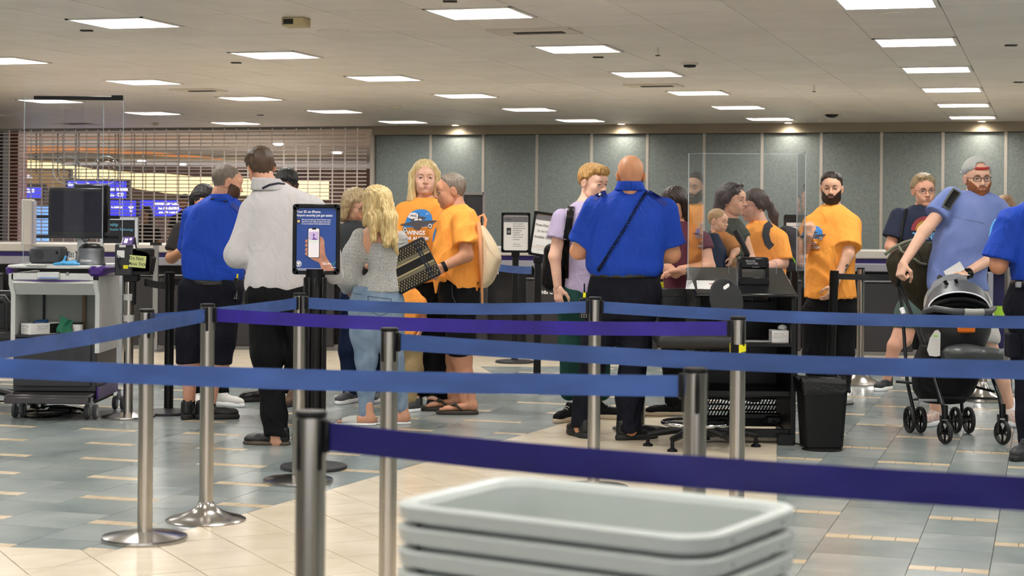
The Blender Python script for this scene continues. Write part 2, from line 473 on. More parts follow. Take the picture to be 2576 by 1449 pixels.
m_lf=mat('light_frame','#e8e4dc',.4); m_lr=mat('light_reflector','#b5b0a8',.5); m_ld=mat('light_diffuser','#fffdf8',.5,emit=LAMP_E)
def fixture():
    t=thing('ceiling_light','square recessed ceiling light','ceiling light',group='recessed ceiling lights')
    mb=MB(); a=.305; b=.28
    for i in range(4): mb.box((0,-(a+b)/2,.0),(2*a,a-b,.016),M=Matrix.Rotation(i*PI/2,4,'Z'))
    obj('frame',mb,m_lf,t)
    mb=MB(); c=.2;h=.075
    for i in range(4):
        mb.add([(-b,-b,0),(b,-b,0),(c,-c,h),(-c,-c,h)],[(3,2,1,0)],0,Matrix.Rotation(i*PI/2,4,'Z'))
        mb.add([(-b,-b,0),(b,-b,0),(b,-b,.1),(-b,-b,.1)],[(0,1,2,3)],0,Matrix.Rotation(i*PI/2,4,'Z'))
    obj('reflector',mb,m_lr,t)
    obj('diffuser',MB().box((0,0,h),(2*c,2*c,.01)),m_ld,t)
    return t
fx=fixture(); first=True
rown={0:'nearest',1:'second',2:'third',3:'fourth',4:'fifth',5:'farthest'}
def lname(sm,tm):
    c=round((sm-GS)/CP); r=round((tm-GT)/RP)
    cn={-1:'far left row',0:'left row',1:'left middle row',2:'centre row',3:'right row',4:'far right row',5:'outermost right row'}.get(c,'outermost left row')
    if 0<=r<=5: return 'square recessed ceiling light, %s in the %s'%(rown[r],cn)
    return 'ceiling light in the %s, %s place behind the first visible one'%(cn,rown.get(-r,'sixth').replace('nearest','first'))
for sm,tm,vis in lights:
    o=fx if first else dup(fx); first=False
    o.location=st(sm,tm,ZC); o.rotation_euler=(0,0,-YAW); o['label']=lname(sm,tm)
# small things set in the ceiling
m_dark=mat('dark_slot','#26241f',.6); m_cw=mat('ceiling_plastic','#d8cfc0',.5); m_cd=mat('dome_glass','#191614',.15)
def CX(x,y,z=None):
    a,b=ray(x,y); Y=(ZC-HC)/b; return Vector((a*Y,Y,ZC))
n=0
for (x,y,l) in [(1132,2,'above the nearest centre light'),(218,76,'below the nearest left light'),(594,157,'left of the middle lights'),(1505,143,'below the second centre light'),(2543,113,'at the right edge'),(2562,206,'right, farther back'),(655,289,'small, over the grille')]:
    p=CX(x,y); o=obj('ceiling_slot',MB().box((0,0,-.003),(.09,.055,.012),bev=.004),m_dark); o.location=p; tag(o,'dark oval slot in the ceiling '+l,'ceiling slot')
for (x,y,l,r) in [(1735,158,'right of the second centre light',.075),(997,266,'left of the panelled wall',.07),(390,309,'above the left of the grille',.06),(2065,300,'beside the dome camera',.05)]:
    o=thing('smoke_detector','round cream smoke detector on the ceiling, '+l,'smoke detector',CX(x,y)); obj('base',MB().lathe([(r,0),(r,-.012),(r*.9,-.02)]),m_cw,o); obj('sensor_cap',MB().lathe([(r*.75,-.02),(r*.7,-.038),(0.001,-.045)]),m_cd if x==1735 else m_cw,o)
o=thing('dome_camera','dark glass dome camera under the ceiling near the panelled wall','camera',CX(2092,284)); obj('dome',MB().ell((0,0,-.02),(.09,.09,.045)),m_cd,o); obj('base_ring',MB().lathe([(.12,0),(.12,-.015),(.1,-.02)]),m_cw,o)
for x,y,l in((2048,215,'right of the kiosk shield'),(1655,120,'right of the second centre light')):
    o=thing('sprinkler','small brass sprinkler hanging from the ceiling '+l,'sprinkler',CX(x,y)); obj('pipe',MB().cyl((0,0,0),(0,0,-.06),.008),m_cw,o); obj('deflector',MB().cyl((0,0,-.06),(0,0,-.066),.02),m_dark,o)
for x,y,w,l in((1345,78,.62,'near the centre light, dark slot open'),(1645,214,.55,'beside the third centre light'),(500,226,.5,'left, over the officers')):
    o=thing('air_vent','recessed air return grille in the ceiling '+l,'air vent',CX(x,y),-YAW)
    obj('vent_frame',MB().box((0,0,-.004),(w,.42,.012)).box((0,-.19,-.012),(w,.03,.01)),m_cw,o); obj('slot',MB().box((.03,.02,-.012),(w*.6,.1,.008)),m_dark,o)
o=thing('ceiling_speaker_box','small cream box with louvred front on the ceiling','ceiling box',CX(745,46),-.2); obj('case',MB().box((0,0,-.03),(.16,.16,.06),bev=.006),mat('cream_plastic','#c9b88f',.5),o); obj('louvre',MB().box((-.03,-.081,-.03),(.07,.006,.035)),m_dark,o)
for x,y,l in((2255,36,'near the right lights'),(838,78,'near the left middle lights')):
    o=thing('flush_speaker','flush round speaker cover in the ceiling '+l,'speaker',CX(x,y)); obj('cover',MB().lathe([(.12,0),(.118,-.004),(.1,-.004),(.001,-.003)]),m_ceil2,o)
# ---------------- back wall ----------------
m_wall=mat('granite_laminate','#6a716e',.42,col2='#7d837f',scale=34,detail=8,bump=.06,bscale=90)
m_trim=mat('pale_metal_trim','#b9b0a5',.35,metal=.3)
m_head=mat('header_paint','#8f836f',.45)
TW=24.83; sE=[-9.83]+[-8.93+.835*i for i in range(0,16)]
wall=obj('wall_back',MB().box((0,0,0),(14,.1,ZC),M=frame(st(-9.86+7,TW+.09,ZC/2),BV,AV,(0,0,1))),m_grout); tag(wall,kind='structure')
zt=HC+(541-339)/FPX*26.4
for i in range(len(sE)-1):
    a,b=sE[i]+.02,sE[i+1]-.02
    obj('wall_panel',MB().box((0,0,0),(b-a,.04,zt-.02),M=frame(st((a+b)/2,TW+.02,zt/2),BV,AV,(0,0,1))),m_wall,wall)
    obj('panel_trim',MB().box((0,0,0),(.04,.05,zt),M=frame(st(sE[i+1],TW+.018,zt/2),BV,AV,(0,0,1))),m_trim,wall)
obj('wall_end_trim',MB().box((0,0,0),(.06,.3,zt),M=frame(st(-9.86,TW+.1,zt/2),BV,AV,(0,0,1))),m_trim,wall)
hd=obj('trim_1',MB().box((0,0,0),(14,.12,ZC-zt),M=frame(st(-9.86+7,TW-.0,(ZC+zt)/2),BV,AV,(0,0,1))),m_head); tag(hd,kind='structure')
for i,(x,l) in enumerate(((1145,'leftmost'),(1563,'second'),(1983,'third'),(2470,'rightmost'))):
    a,_=ray(x,325); # meet the line t=TW-.25
    Y=(TW-.20)/(a*math.sin(YAW)+math.cos(YAW)); p=Vector((a*Y,Y,ZC))
    o=thing('downlight','small round downlight washing the panelled wall, %s of four'%l,'downlight',p); obj('ring',MB().lathe([(.07,0),(.07,-.008),(.05,-.008),(.048,.02)]),m_lf,o); obj('lens',MB().cyl((0,0,.004),(0,0,-.004),.045),mat('downlight_lens','#fff2dc',.5,emit=14),o)
    ld=bpy.data.lights.new('wall_wash','SPOT'); ld.energy=15; ld.spot_size=R(150); ld.spot_blend=1.0; ld.color=(1,.93,.82); ld.shadow_soft_size=.04
    lo=bpy.data.objects.new('wall_wash',ld); COL.objects.link(lo); lo.location=p+Vector((0,0,-.02)); lo.rotation_euler=(Vector((AV.x*.12,AV.y*.12,-1))).to_track_quat('-Z','Y').to_euler()
for nm,x in(('wall_added_west',-9.5),('wall_added_right',9.8)):  # unseen side walls, added to darken the reflections in the steel posts
    w_=obj(nm,MB().box((x,7,ZC/2),(.2,36 if x>0 else 30,ZC)),m_wall); w_['kind']='structure'
# ---------------- rolling grille ----------------
m_rod=mat('grille_metal','#dccfc4',.45,metal=.1)
gr=thing('rolling_grille','rolling security grille of thin metal rods, shut in front of the concourse','grille',st(-13.4,TW,0))
go=gr.location; s0,s1=-17.3,-9.97
z=.12;rod=None
while z<ZC-.03:
    if rod is None:
        mb=MB().cyl((0,0,0),(s1-s0,0,0),.0092,n=6); rod=mb.mesh('rod',m_rod)
    o=link('rod',rod,gr); p=st(s0,TW,z)-go; o.location=p; o.rotation_euler=(0,0,-YAW); z+=.0585
s=s1-.15; lk=MB().box((0,0,0),(.0105,.022,ZC-.14)).mesh('link_strip',m_rod)
while s>s0:
    o=link('link_strip',lk,gr); o.location=st(s,TW,ZC/2+.05)-go; o.rotation_euler=(0,0,-YAW); s-=.2035
obj('bottom_bar',MB().box((0,0,0),(s1-s0,.04,.08),M=frame(st((s0+s1)/2,TW,.06)-go,BV,AV,(0,0,1))),m_rod,gr)
# ---------------- concourse beyond the grille ----------------
m_cc=mat('concourse_ceiling','#9a9088',.6,var=.1,scale=1.2); m_br=mat('brown_panel','#3b241b',.5,var=.3,scale=2); m_pk=mat('pink_stone','#8a5444',.5,var=.15,scale=5)
m_tan=mat('tan_panel','#8b7350',.5); m_blk=mat('black_wall','#0e0c0c',.6)
m_glow=mat('cove_light','#ffe6a6',.5,emit=.72); m_cfl=mat('concourse_floor','#6a5c50',.3)
def quadbox(name,x0,y0,x1,y1,Y,th,m,kind=None,parent=None,**k):
    a=P(x0,y1,Y);b=P(x1,y0,Y); c=(a+b)/2
    o=obj(name,MB().box((c.x,Y+th/2,c.z),(b.x-a.x,th,b.z-a.z),bev=k.get('bev',0)),m,parent)
    if kind:o['kind']=kind
    return o
cw=quadbox('wall_far',-900,130,1500,900,58,.3,m_br,'structure')
co=obj('ceiling_concourse',MB().box((-9,44,2.98),(34,31,.06),rz=-YAW*0),m_cc); co['kind']='structure'
co=obj('trim_2',MB().box((0,0,0),(12,.15,1.3),M=frame(st(-15.9,TW+.25,ZC+.62),BV,AV,(0,0,1))),m_gap); co['kind']='structure'
quadbox('wall_left',-600,325,8,900,29.6,.3,m_blk,'structure')
pil=quadbox('stone_pillar',8,318,46,640,31,.6,m_pk); tag(pil,'reddish stone pillar behind the left end of the grille','pillar')
T_=[(18,396,430),(90,404,436),(160,414,442),(230,424,456),(310,432,470),(420,438,486),(520,446,492),(690,452,492)]
mb=MB(); mb.grid([[P(x,a,50),P(x,b_,50),P(x,b_,50.4),P(x,a,50.4),P(x,a,50)] for x,a,b_ in T_]); b=obj('light_cove',mb,m_glow); tag(b,'long glowing yellow cove light across the concourse','cove light')
b=quadbox('light_cove',700,455,824,502,46,.4,m_glow); tag(b,'short glowing cove light left of the brown wall','cove light')
quadbox('trim_3',300,492,690,508,49.8,.5,m_tan,'structure')
quadbox('wall_concourse',825,432,1000,720,40,.4,m_br,'structure')
mb=MB(); pts=[]
for i in range(25):
    t=i/24; x=10+ (560-10)*t; y=367+48*max(0,t-.3)**1.2; th=20*(1-t*.78)
    pts.append((x,y,th))
rows=[]
for x,y,th in pts: rows.append([P(x,y,36),P(x,y+th,36),P(x,y+th,36.5),P(x,y,36.5)])
mb.grid([[r[0] for r in rows],[r[1] for r in rows],[r[2] for r in rows],[r[3] for r in rows],[r[0] for r in rows]])
o=obj('curved_soffit',mb,mat('orange_wood','#9a6536',.45,var=.2,scale=3,emit=0)); tag(o,'curved orange wood soffit beyond the grille','soffit')
quadbox('trim_4',18,385,300,404,50,.5,m_tan,'structure')
ld=bpy.data.lights.new('concourse_lamp','AREA'); ld.energy=380; ld.size=10; ld.size_y=8; ld.shape='RECTANGLE'; ld.color=(1,.88,.72)
lo=bpy.data.objects.new('concourse_lamp',ld); COL.objects.link(lo); lo.location=(-9,36,2.9)
lo2=bpy.data.objects.new('concourse_uplight',bpy.data.lights.new('concourse_uplight','AREA')); COL.objects.link(lo2); lo2.data.energy=120; lo2.data.size=9; lo2.location=(-9,40,.4); lo2.rotation_euler=(PI,0,0); lo2.data.color=(1,.93,.86)  # added fill with no fixture, brightens the concourse ceiling from below
# round lamps far away
m_lampw=mat('far_lamp','#ffffff',.5,emit=8)
for x,y,w,l in((700,362,24,'largest, above the white-shirted man'),(847,385,24,'left of the wall end'),(945,402,20,'beside the wall end'),(750,446,10,'small, behind the dark-haired man'),(357,406,22,'above the cove light'),(460,414,14,'right of the middle'),(385,438,12,'small, over the cove light')):
    a_,b_=ray(x,y); Yl=min(60,(2.93-HC)/b_); p=Vector((a_*Yl,Yl,2.93)); w=w*Yl/42; o=obj('far_ceiling_lamp',MB().ell((0,0,0),(w/2/FPX*42,.16,.03)),m_lampw); o.location=p; tag(o,'bright round ceiling lamp in the concourse, '+l,'ceiling lamp',group=None)
fc=obj('floor_bounce_slab',MB().box((0,0,0),(24,30,.01),M=frame(st(-8,TW+14.8,.005),BV,AV,(0,0,1))),mat('bounce_stone','#b5a896',.3,var=.06,scale=2)); fc['kind']='structure'  # unseen pale slab added to bounce light up to the ceiling near the grille
# hanging signs
m_sb=mat('sign_blue','#2a2ec8',.5,emit=.9); m_st=mat('sign_letters','#d8dcff',.5,emit=1.6); m_sk=mat('sign_case','#2c2622',.5)
def sign(x0,y0,x1,y1,Y,lines,label,arrow=None,col=m_sb,al='CENTER'):
    a=P(x0,y1,Y);b=P(x1,y0,Y); c=(a+b)/2; o=thing('hanging_sign',label,'sign',c)
    w,h=b.x-a.x,b.z-a.z
    obj('case',MB().box((0,.1,0),(w+.1,.18,h+.1)),m_sk,o); obj('face',MB().box((0,0,0),(w,.02,h)),col,o)
    for s_ in(-1,1): obj('hanger_rod',MB().cyl((s_*w*.38,.1,h/2),(s_*w*.38,.1,2.955-c.z),.01,n=8),m_sk,o)
    mb=MB()
    for (t,px,py,sz) in lines:
        q=P(px,py,Y)-c; add_text(mb,t,sz/FPX*Y,frame((q.x,-.014,q.z),(1,0,0),(0,0,1),(0,-1,0)),al,bold=.02)
    if arrow:
        q=P(arrow[0],arrow[1],Y)-c; k=Y/FPX
        mb.add([(x*k,y*k,0) for x,y in((0,10),(7,1),(2.5,3),(2.5,-9),(-2.5,-9),(-2.5,3),(-7,1))],[(0,1,2,3,4,5,6)],0,frame((q.x,-.014,q.z),(1,0,0),(0,0,1),(0,-1,0)))
    if mb.v: obj('lettering',mb,m_st,o)
    return o
sign(25,470,106,497,34,[('B  LEVEL 0',60,480,12)],'blue hanging sign with pale lettering at the far left behind the grille')
sign(22,430,172,474,34.5,[('A',54,458,12),('TERMINAL',60,444,9)],'tan terminal sign with an A behind the grille',col=m_tan)
sign(170,457,318,512,34.2,[('Go Center T',198,464,10),('View & Exits',296,476,10),('Gates C-D',290,490,10)],'blue directional sign behind the monitor and shield')
sign(278,505,342,543,34,[('C GATES',294,521,7)],'blue sign with a white upward arrow behind the grille',arrow=(330,524))
sign(350,505,460,543,34.2,[('Rental Car Center',424,512,9),('1st / B GATES',424,525,9),('4th ST / MLK',424,536,9)],'blue rental car directional sign behind the grille')
for x,y0,y1,l in((33,390,430,'leftmost'),(91,396,436,'second'),(145,405,440,'third'),(198,410,448,'fourth'),(248,418,452,'fifth'),(297,426,457,'rightmost')):
    k=33/FPX; a=P(x,y0,34); b=P(x,y1+3,34); up=Vector((0,0,2.95-a.z)); o=thing('sign_hanger','dark metal rod hanging the concourse signs, %s of six'%l,'hanger rod',a); obj('rod',MB().cyl(up,b-a,.012,n=8),m_blk,o); obj('ceiling_cap',MB().box((0,0,0),(.05,.05,.04)),m_blk,o)
# ---------------- check-in counter along the back ----------------
YC=18.25
m_top=mat('counter_top','#bdb8b2',.35); m_pur=mat('purple_stripe','#2c1d66',.45); m_led=mat('grey_ledge','#8d8b96',.4); m_cb=mat('counter_dark','#2b2a2e',.45,var=.12,scale=4); m_edge=mat('metal_edge','#8c8a88',.3,metal=.8)
def cz(y,x=1800): return P(x,y,YC).z
xL=P(-260,640,YC).x; xR=P(2470,640,YC).x; wc=xR-xL; xc=(xL+xR)/2
ct=thing('checkin_counter','long dark check-in counter with pale top and purple stripe, along the back','counter',(xc,YC,0))
z0,z1,z2,z3,z4=1.09,1.005,.955,.87,.785
obj('counter_top',MB().box((0,.35,(z0+z1)/2),(wc,.8,z0-z1),bev=.01),m_top,ct)
obj('purple_stripe',MB().box((0,.02,(z1+z2)/2),(wc,.06,z1-z2)),m_pur,ct)
obj('grey_ledge',MB().box((0,0,(z2+z3)/2),(wc,.12,z2-z3),bev=.008),m_led,ct)
obj('base',MB().box((0,.35,.44),(wc,.6,.86)),mat('counter_black','#17161a',.6),ct)
obj('toe_kick',MB().box((0,.02,.03),(wc,.1,.06)),m_edge,ct)
bx_=[-260,-120,20,160,300,395,520,640,740,850,985,1110,1235,1240+75,1428,1540,1660,1780,1900,2020,2150,2300,2470]
for i in range(len(bx_)-1):
    a=P(bx_[i],800,YC).x+.03; b=P(bx_[i+1],800,YC).x-.03; c=(a+b)/2-xc
    if abs(bx_[i]-1235)<1: continue
    f=obj('front_panel',MB().box((c,-.07,.4),(b-a,.05,.72),bev=.012),m_cb,ct)
    obj('panel_edge',MB().box((c,-.075,.772),(b-a,.07,.016)),m_edge,ct)
m_navy=mat('navy_panel','#17124a',.5); m_green=mat('green_panel','#9cc936',.5)
e=thing('counter_end_cabinet','grey framed counter cabinet with navy and lime green panel at the right','cabinet',P(2570,900,16.6)*1)
e.location.z=0; ex=e.location.x
def X_(x,Y=16.6): return P(x,700,Y).x-ex
def Z_(y,Y=16.6): return P(2540,y,Y).z
mb=MB(); 
mb.box(((X_(2474)+X_(2495))/2,.2,Z_(900)/2+.5*Z_(650)),(X_(2495)-X_(2474),.5,Z_(650)-Z_(900)))
mb.box((.2,.2,Z_(668)),(1.1,.5,.12)); mb.box((.2,.2,Z_(890)+.0),(1.1,.5,.09)); mb.box((.2,.3,.5),(1.0,.3,.9))
obj('frame',mb,m_led,e)
obj('navy_panel',MB().box((.15,0.1,(Z_(690)+Z_(877))/2),(.95,.04,Z_(690)-Z_(877))),m_navy,e)
obj('green_panel',MB().box((.15,0.07,(Z_(771)+Z_(800))/2),(.9,.03,Z_(771)-Z_(800))),m_green,e)
pst=obj('upright_display_post',MB().box((0,0,0),(.05,.1,1.5),bev=.01),m_edge); pst.location=P(2538,700,14.4); pst.location.z=.75; tag(pst,'slim grey upright post beside the officer at the right edge','post')
mb=MB(); q_=P(1374,734,YC-.1); add_text(mb,'here',.075,frame((q_.x-xc,-.098,q_.z),(1,0,0),(0,0,1),(0,-1,0)),bold=.02); obj('panel_lettering',mb,mat('white_sign_letters','#e8e8e8',.5),ct)
a_=P(76,607,32);b_=P(122,520,32); o=obj('lit_blue_screen',MB().box(((a_.x+b_.x)/2,32,(a_.z+b_.z)/2),(b_.x-a_.x,.08,b_.z-a_.z)).box(((a_.x+b_.x)/2,32.1,a_.z/2),(.2,.1,a_.z)),mat('screen_blue','#7fb4ff',.4,emit=.5)); tag(o,'pale blue lit screen beyond the grille behind the terminal','screen')
# things on the counter
bd=thing('dark_display_board','dark display board with a grey metal frame standing on the counter','display board',(P(1190,560,YC+.3).x,YC+.3,1.09))
w=.26; h=P(1190,483,YC+.3).z-1.09
obj('board',MB().box((0,0,h/2),(w,.03,h-.02)),m_cb,bd)
mb=MB(); mb.box((w/2-.015,-.01,h/2),(.03,.05,h)).box((-w/2+.015,-.01,h/2),(.03,.05,h)).box((0,-.01,h-.015),(w-.04,.05,.03)); obj('frame',mb,m_edge,bd)
# board "Identity Verification Technology"
bd=thing('information_board','black identity technology board in a silver frame behind the left kiosk','information board',P(300,640,14.5)); bd.location.z=0
w=P(342,600,14.5).x-P(255,600,14.5).x; ztp=P(300,550,14.5).z; zb=P(300,612,14.5).z
obj('board',MB().box((0,0,(ztp+zb)/2),(w,.02,ztp-zb)),mat('board_black','#1d1d20',.4),bd)
mb=MB(); mb.box((w/2,0,(ztp+zb)/2),(.025,.04,ztp-zb+.02)).box((-w/2,0,(ztp+zb)/2),(.025,.04,ztp-zb+.02)).box((0,0,ztp),(w-.03,.04,.022)).box((0,.02,zb/2),(.06,.06,zb)).box((0,.02,.012),(.4,.35,.024)); obj('silver_frame',mb,mat('silver','#b9b9b9',.25,metal=.9),bd)
mb=MB(); F=frame((0,-.013,0),(1,0,0),(0,0,1),(0,-1,0))
add_text(mb,'Identity',.04,F@Matrix.Translation((-.07,ztp-.05,0)),bold=.01); add_text(mb,'Verification Technology',.027,F@Matrix.Translation((-.0,ztp-.09,0)),sx=.9,bold=.01)
obj('lettering',mb,mat('cyan_ink','#79c4e6',.5),bd)
# counter-top scale/stand and grey terminal at left
for x0,x1,y0,y1,Yd,nm,lb in((42,73,503,615,17.9,'card_reader_terminal','upright pale grey terminal behind the far left of the kiosk'),):
    a=P(x0,y1,Yd);b=P(x1,y0,Yd); t=thing(nm,lb,'terminal',((a.x+b.x)/2,Yd+.2,0)); obj('body',MB().box((0,0,(a.z+b.z)/2+.0),(b.x-a.x,.1,b.z-a.z+.02),bev=.01),m_top,t); obj('side_bezel',MB().box(((b.x-a.x)/2,0,(a.z+b.z)/2),(.02,.12,b.z-a.z-.02)),m_led,t)
t=thing('counter_stand','slim metal pedestal with a black cap before the counter, left of the officers','stand',(P(395,640,YC-.3).x,YC-.35,0)); obj('post',MB().box((0,0,.55),(.05,.05,1.1)),m_edge,t); obj('cap',MB().box((0,0,1.1),(.11,.07,.03)),m_blk,t); obj('foot',MB().lathe([(.14,0),(.14,.01),(.03,.02)]),m_edge,t)
# ---------------- stanchions and belts ----------------
m_ss=mat('brushed_steel','#b4aea6',.26,metal=1,bump=.06,bscale=110,stretch=(1,1,.004)); m_ssb=mat('steel_base','#aeaaa6',.2,metal=1)
m_bk=mat('black_plastic','#101012',.35,spec=.25); m_bkp=mat('black_powder_coat','#0e0e0f',.42,spec=.3); m_bkb=mat('black_base','#26262a',.45)
def post(loc,label,rot=0,dome=0,black=0,H=1.0,base=True,group='belt stanchions',lean=0,nm='belt_stanchion',r=.0325,wide=0):
    t=thing(nm,label,'stanchion',loc,0,group)
    mp,mb_=(m_bkp,m_bkb) if black else (m_ss,m_ssb)
    t.rotation_euler=(0,R(lean),0)
    if wide:
        mb=MB().cyl((0,0,.012),(0,0,H-.02),r,n=24)
        for i in range(6): a=i*PI/3; mb.box((math.cos(a)*r,math.sin(a)*r,H/2),(.022,.016,H-.05),rz=a,bev=.003)
        obj('post',mb,mp,t)
    else: obj('post',MB().cyl((0,0,.012),(0,0,H-.012),r,n=32),mp,t)
    if dome==1: pr=[(.183,0),(.184,.004),(.17,.012),(.13,.022),(.08,.04),(.045,.062),(.034,.085)]
    elif dome==2: pr=[(.183,0),(.185,.006),(.16,.02),(.1,.05),(.05,.11),(.034,.15)]
    else: pr=[(.184,0),(.186,.006),(.183,.017),(.17,.02),(.06,.034),(.036,.038)]
    obj('base',MB().lathe(pr,n=48),mb_,t)
    obj('cap',MB().lathe([(r*1.01,H-.014),(r*1.035,H-.011),(r*1.035,H-.004),(r*.96,H),(.001,H)],n=32),m_bk,t)
    for i in range(4):
        a=rot+i*PI/2; mb=MB().box((math.cos(a)*(r-.001),math.sin(a)*(r-.001),H-.070),(.009,.014,.112),rz=a,bev=.004)
        obj('belt_slot',mb,m_bk,t)
    return t
ZB=.948
PA=G(364,1357);PB=G(518,1308);PD=G(750,1212)
def top(px,py): return P(px,py,.417*FPX/(py-(CY0+ROLL*(px-1288))))
def grd(v): return Vector((v.x,v.y,0))
PE=grd(top(980,824));PF=grd(top(783,1033));PG=grd(top(1749,925));PH=grd(top(1857,796));PI_=grd(top(1497,747))
post(PA,'silver stanchion standing lowest at the left, disc base nearest the cream tiles',.5)
post(PB,'silver stanchion with domed base, second from the left in the front rows',.08,1)
post(PD,'silver stanchion in front of the black poster stand pole',.3)
post(PE,'silver stanchion in front of the blonde woman in jeans, slots facing sideways',.75)
post(PF,'blurred silver stanchion nearest the camera, holding the front purple belt',.75)
post(PG,'silver stanchion behind the right half of the grey bins, front slot visible',-PI/2+.1)
post(PH,'silver stanchion wrapped with yellow and black tape in front of the stool',.65)
post(PI_,'silver stanchion in front of the bald officer, blue belts on both sides',-.7)
tp=thing('tape_wrap','yellow and black tape wrapped around the stanchion by the stool','tape',(PH.x,PH.y,.862))
M_y=mat('yellow_tape','#e8e020',.4)
mb=MB();n=24
z0=top(1857,796).z-.2
for i in range(n):
    a0,a1=2*PI*i/n,2*PI*(i+1)/n; r=.0345; d=.012*math.sin(a0+2)
    mb.add([(r*math.cos(a0),r*math.sin(a0),-.02+.012*math.sin(a0+2)),(r*math.cos(a1),r*math.sin(a1),-.02+.012*math.sin(a1+2)),(r*math.cos(a1),r*math.sin(a1),.024+.004*math.sin(a1)),(r*math.cos(a0),r*math.sin(a0),.024+.004*math.sin(a0))],[(0,1,2,3)],1 if (a0>3.3 and a0<4.6) else 0)
obj('tape',mb,[M_y,m_bk],tp)
J=G(322,1050); post(J,'silver stanchion wrapped with clear tape carrying the document scanner',.4,H=.98)
post(G(2163,966),'silver stanchion with conical base behind the orange shirt man',.2,2)
post(G(2472,1008),'silver stanchion with conical base behind the stroller',.2,2)
post(G(1610,1083),'silver stanchion behind the bald officer, only its disc base showing',.2,0)
post(G(424,1040),'black stanchion behind the taped scanner post',0,black=1)
o=post(G(2086,1014)+Vector((0,0,0)),'black stanchion tilting slightly in front of the bearded man',0,black=1,H=1.02,lean=1.8)
m_bb=mat('blue_belt','#32508e',.55,var=.16,scale=5,stretch=(1,1,3),bump=.05,bscale=500)
m_pb=mat('purple_belt','#22127f',.55,var=.18,scale=6,bump=.05,bscale=500)
m_nb=mat('navy_belt','#120e60',.55,var=.18,scale=5,bump=.05,bscale=500)
m_kb=mat('black_belt','#17171b',.6)
def belt(a,b,label,m=m_bb,za=ZB,zb=ZB,sag=.012,w=.06,seed=1,r0=.036,r1=.036,kink=None,clip=(1,1)):
    a=Vector((a.x,a.y,za));b=Vector((b.x,b.y,zb)); d=(b-a).normalized(); a2=a+d*r0; b2=b-d*r1
    n=60; L=(b2-a2).length; side=Vector((-d.y,d.x,0)); rr=random.Random(seed); ph=[rr.random()*6 for _ in range(4)]
    o=thing('barrier_belt',label,'belt',a2,0,'barrier belts')
    mb=MB(); rows=[]
    for i in range(n+1):
        t=i/n; p=a2.lerp(b2,t); s=-4*sag*t*(1-t); e=min(t,1-t)*L
        tw=.10*math.sin(t*L*5+ph[0])*min(1,e*4)+.06*math.sin(t*L*13+ph[1])*min(1,e*4); q=p+Vector((0,0,s)); dx=side*(.006*math.sin(t*L*3.3+ph[2])*min(1,e*3))
        kk=0
        if kink is not None and abs(t-kink)*L<.05: kk=.006*(1-abs(t-kink)*L/.05)
        r=[]
        for j in range(5):
            v=(j/4-.5); r.append(q+dx+Vector((0,0,v*w*(1-kk*10)))+side*(v*w*tw+.0012*math.cos(v*PI)*math.sin(t*L*22+ph[3])+kk))
        rows.append(r)
    bk=[[p+side*.0016 for p in r] for r in rows]
    mb.grid(rows); mb.grid([r[::-1] for r in bk])
    for k in(0,4): mb.grid([[rows[i][k],bk[i][k]] if k==4 else [bk[i][k],rows[i][k]] for i in range(n+1)])
    obj('webbing',mb,m,o,off=a2)
    an=math.atan2(d.y,d.x)
    for (p,c) in ((a2,clip[0]),(b2,clip[1])):
        if c: obj('belt_end',MB().box((0,0,0),(.022,.016,w*1.18),bev=.004,M=Matrix.Translation(p-a2)@Matrix.Rotation(an,4,'Z')),m_bk,o)
    return o
def atz(px,py,z=ZB):
    a,b=ray(px,py); Y=(z-HC)/b; return Vector((a*Y,Y,0))
belt(PB,PD,'pale blue belt between the domed stanchion and the post by the poster stand',seed=2,sag=.004)
belt(PD,PI_,'long blue belt from the poster stand post to the post at the bald officer',seed=3,sag=.02)
belt(PI_,atz(2760,812),'long blue belt running right from the bald officer across the stroller',seed=4,sag=.02,kink=.63,clip=(1,0))
belt(PB,PH,'purple belt from the domed stanchion to the yellow taped stanchion',m_pb,seed=5,sag=.02)
belt(PB,atz(-170,905),'blue belt slanting down to the left edge in front of the kiosk',seed=6,sag=.01,clip=(1,0))
belt(PA,PB,'short pale blue belt between the two leftmost front stanchions',seed=7,sag=.003)
belt(atz(-250,915),PG,'wide blue belt crossing low from the left edge to the post by the bins',seed=8,sag=.012,clip=(0,1))
belt(PE,atz(2850,936),'blue belt from the post before the jeans woman to the right edge',seed=9,sag=.02,clip=(1,0))
belt(PF,atz(2900,1262),'wide dark purple belt nearest the camera, passing behind the bins',m_nb,seed=10,sag=.012,clip=(1,0))
NBK=G(424,1040); belt(NBK,grd(P(360,660,12.6)),'short black belt between the black stanchion and the scanner post',m_kb,za=.9,zb=.92,w=.05,seed=11,sag=.005)
belt(NBK,grd(P(560,660,13.2)),'black belt running behind the left officer',m_kb,za=.93,zb=.93,w=.05,seed=12,sag=.01)
BR=G(2086,1014); belt(BR+Vector((.03,0,0)),grd(P(2300,690,14.0)),'black belt from the tilting black stanchion toward the olive bag',m_kb,za=.975,zb=.96,w=.045,seed=13,sag=.006)
for q_,l_ in((atz(2760,812),'beyond the right edge, end of the long belt'),(atz(2850,936),'beyond the right edge, end of the middle belt'),(atz(2900,1262),'beyond the right edge, end of the front purple belt'),(atz(-170,905),'beyond the left edge, end of the slanting belt'),(atz(-250,915),'beyond the left edge, end of the wide blue belt')):
    post(q_,'silver stanchion '+l_,.3)
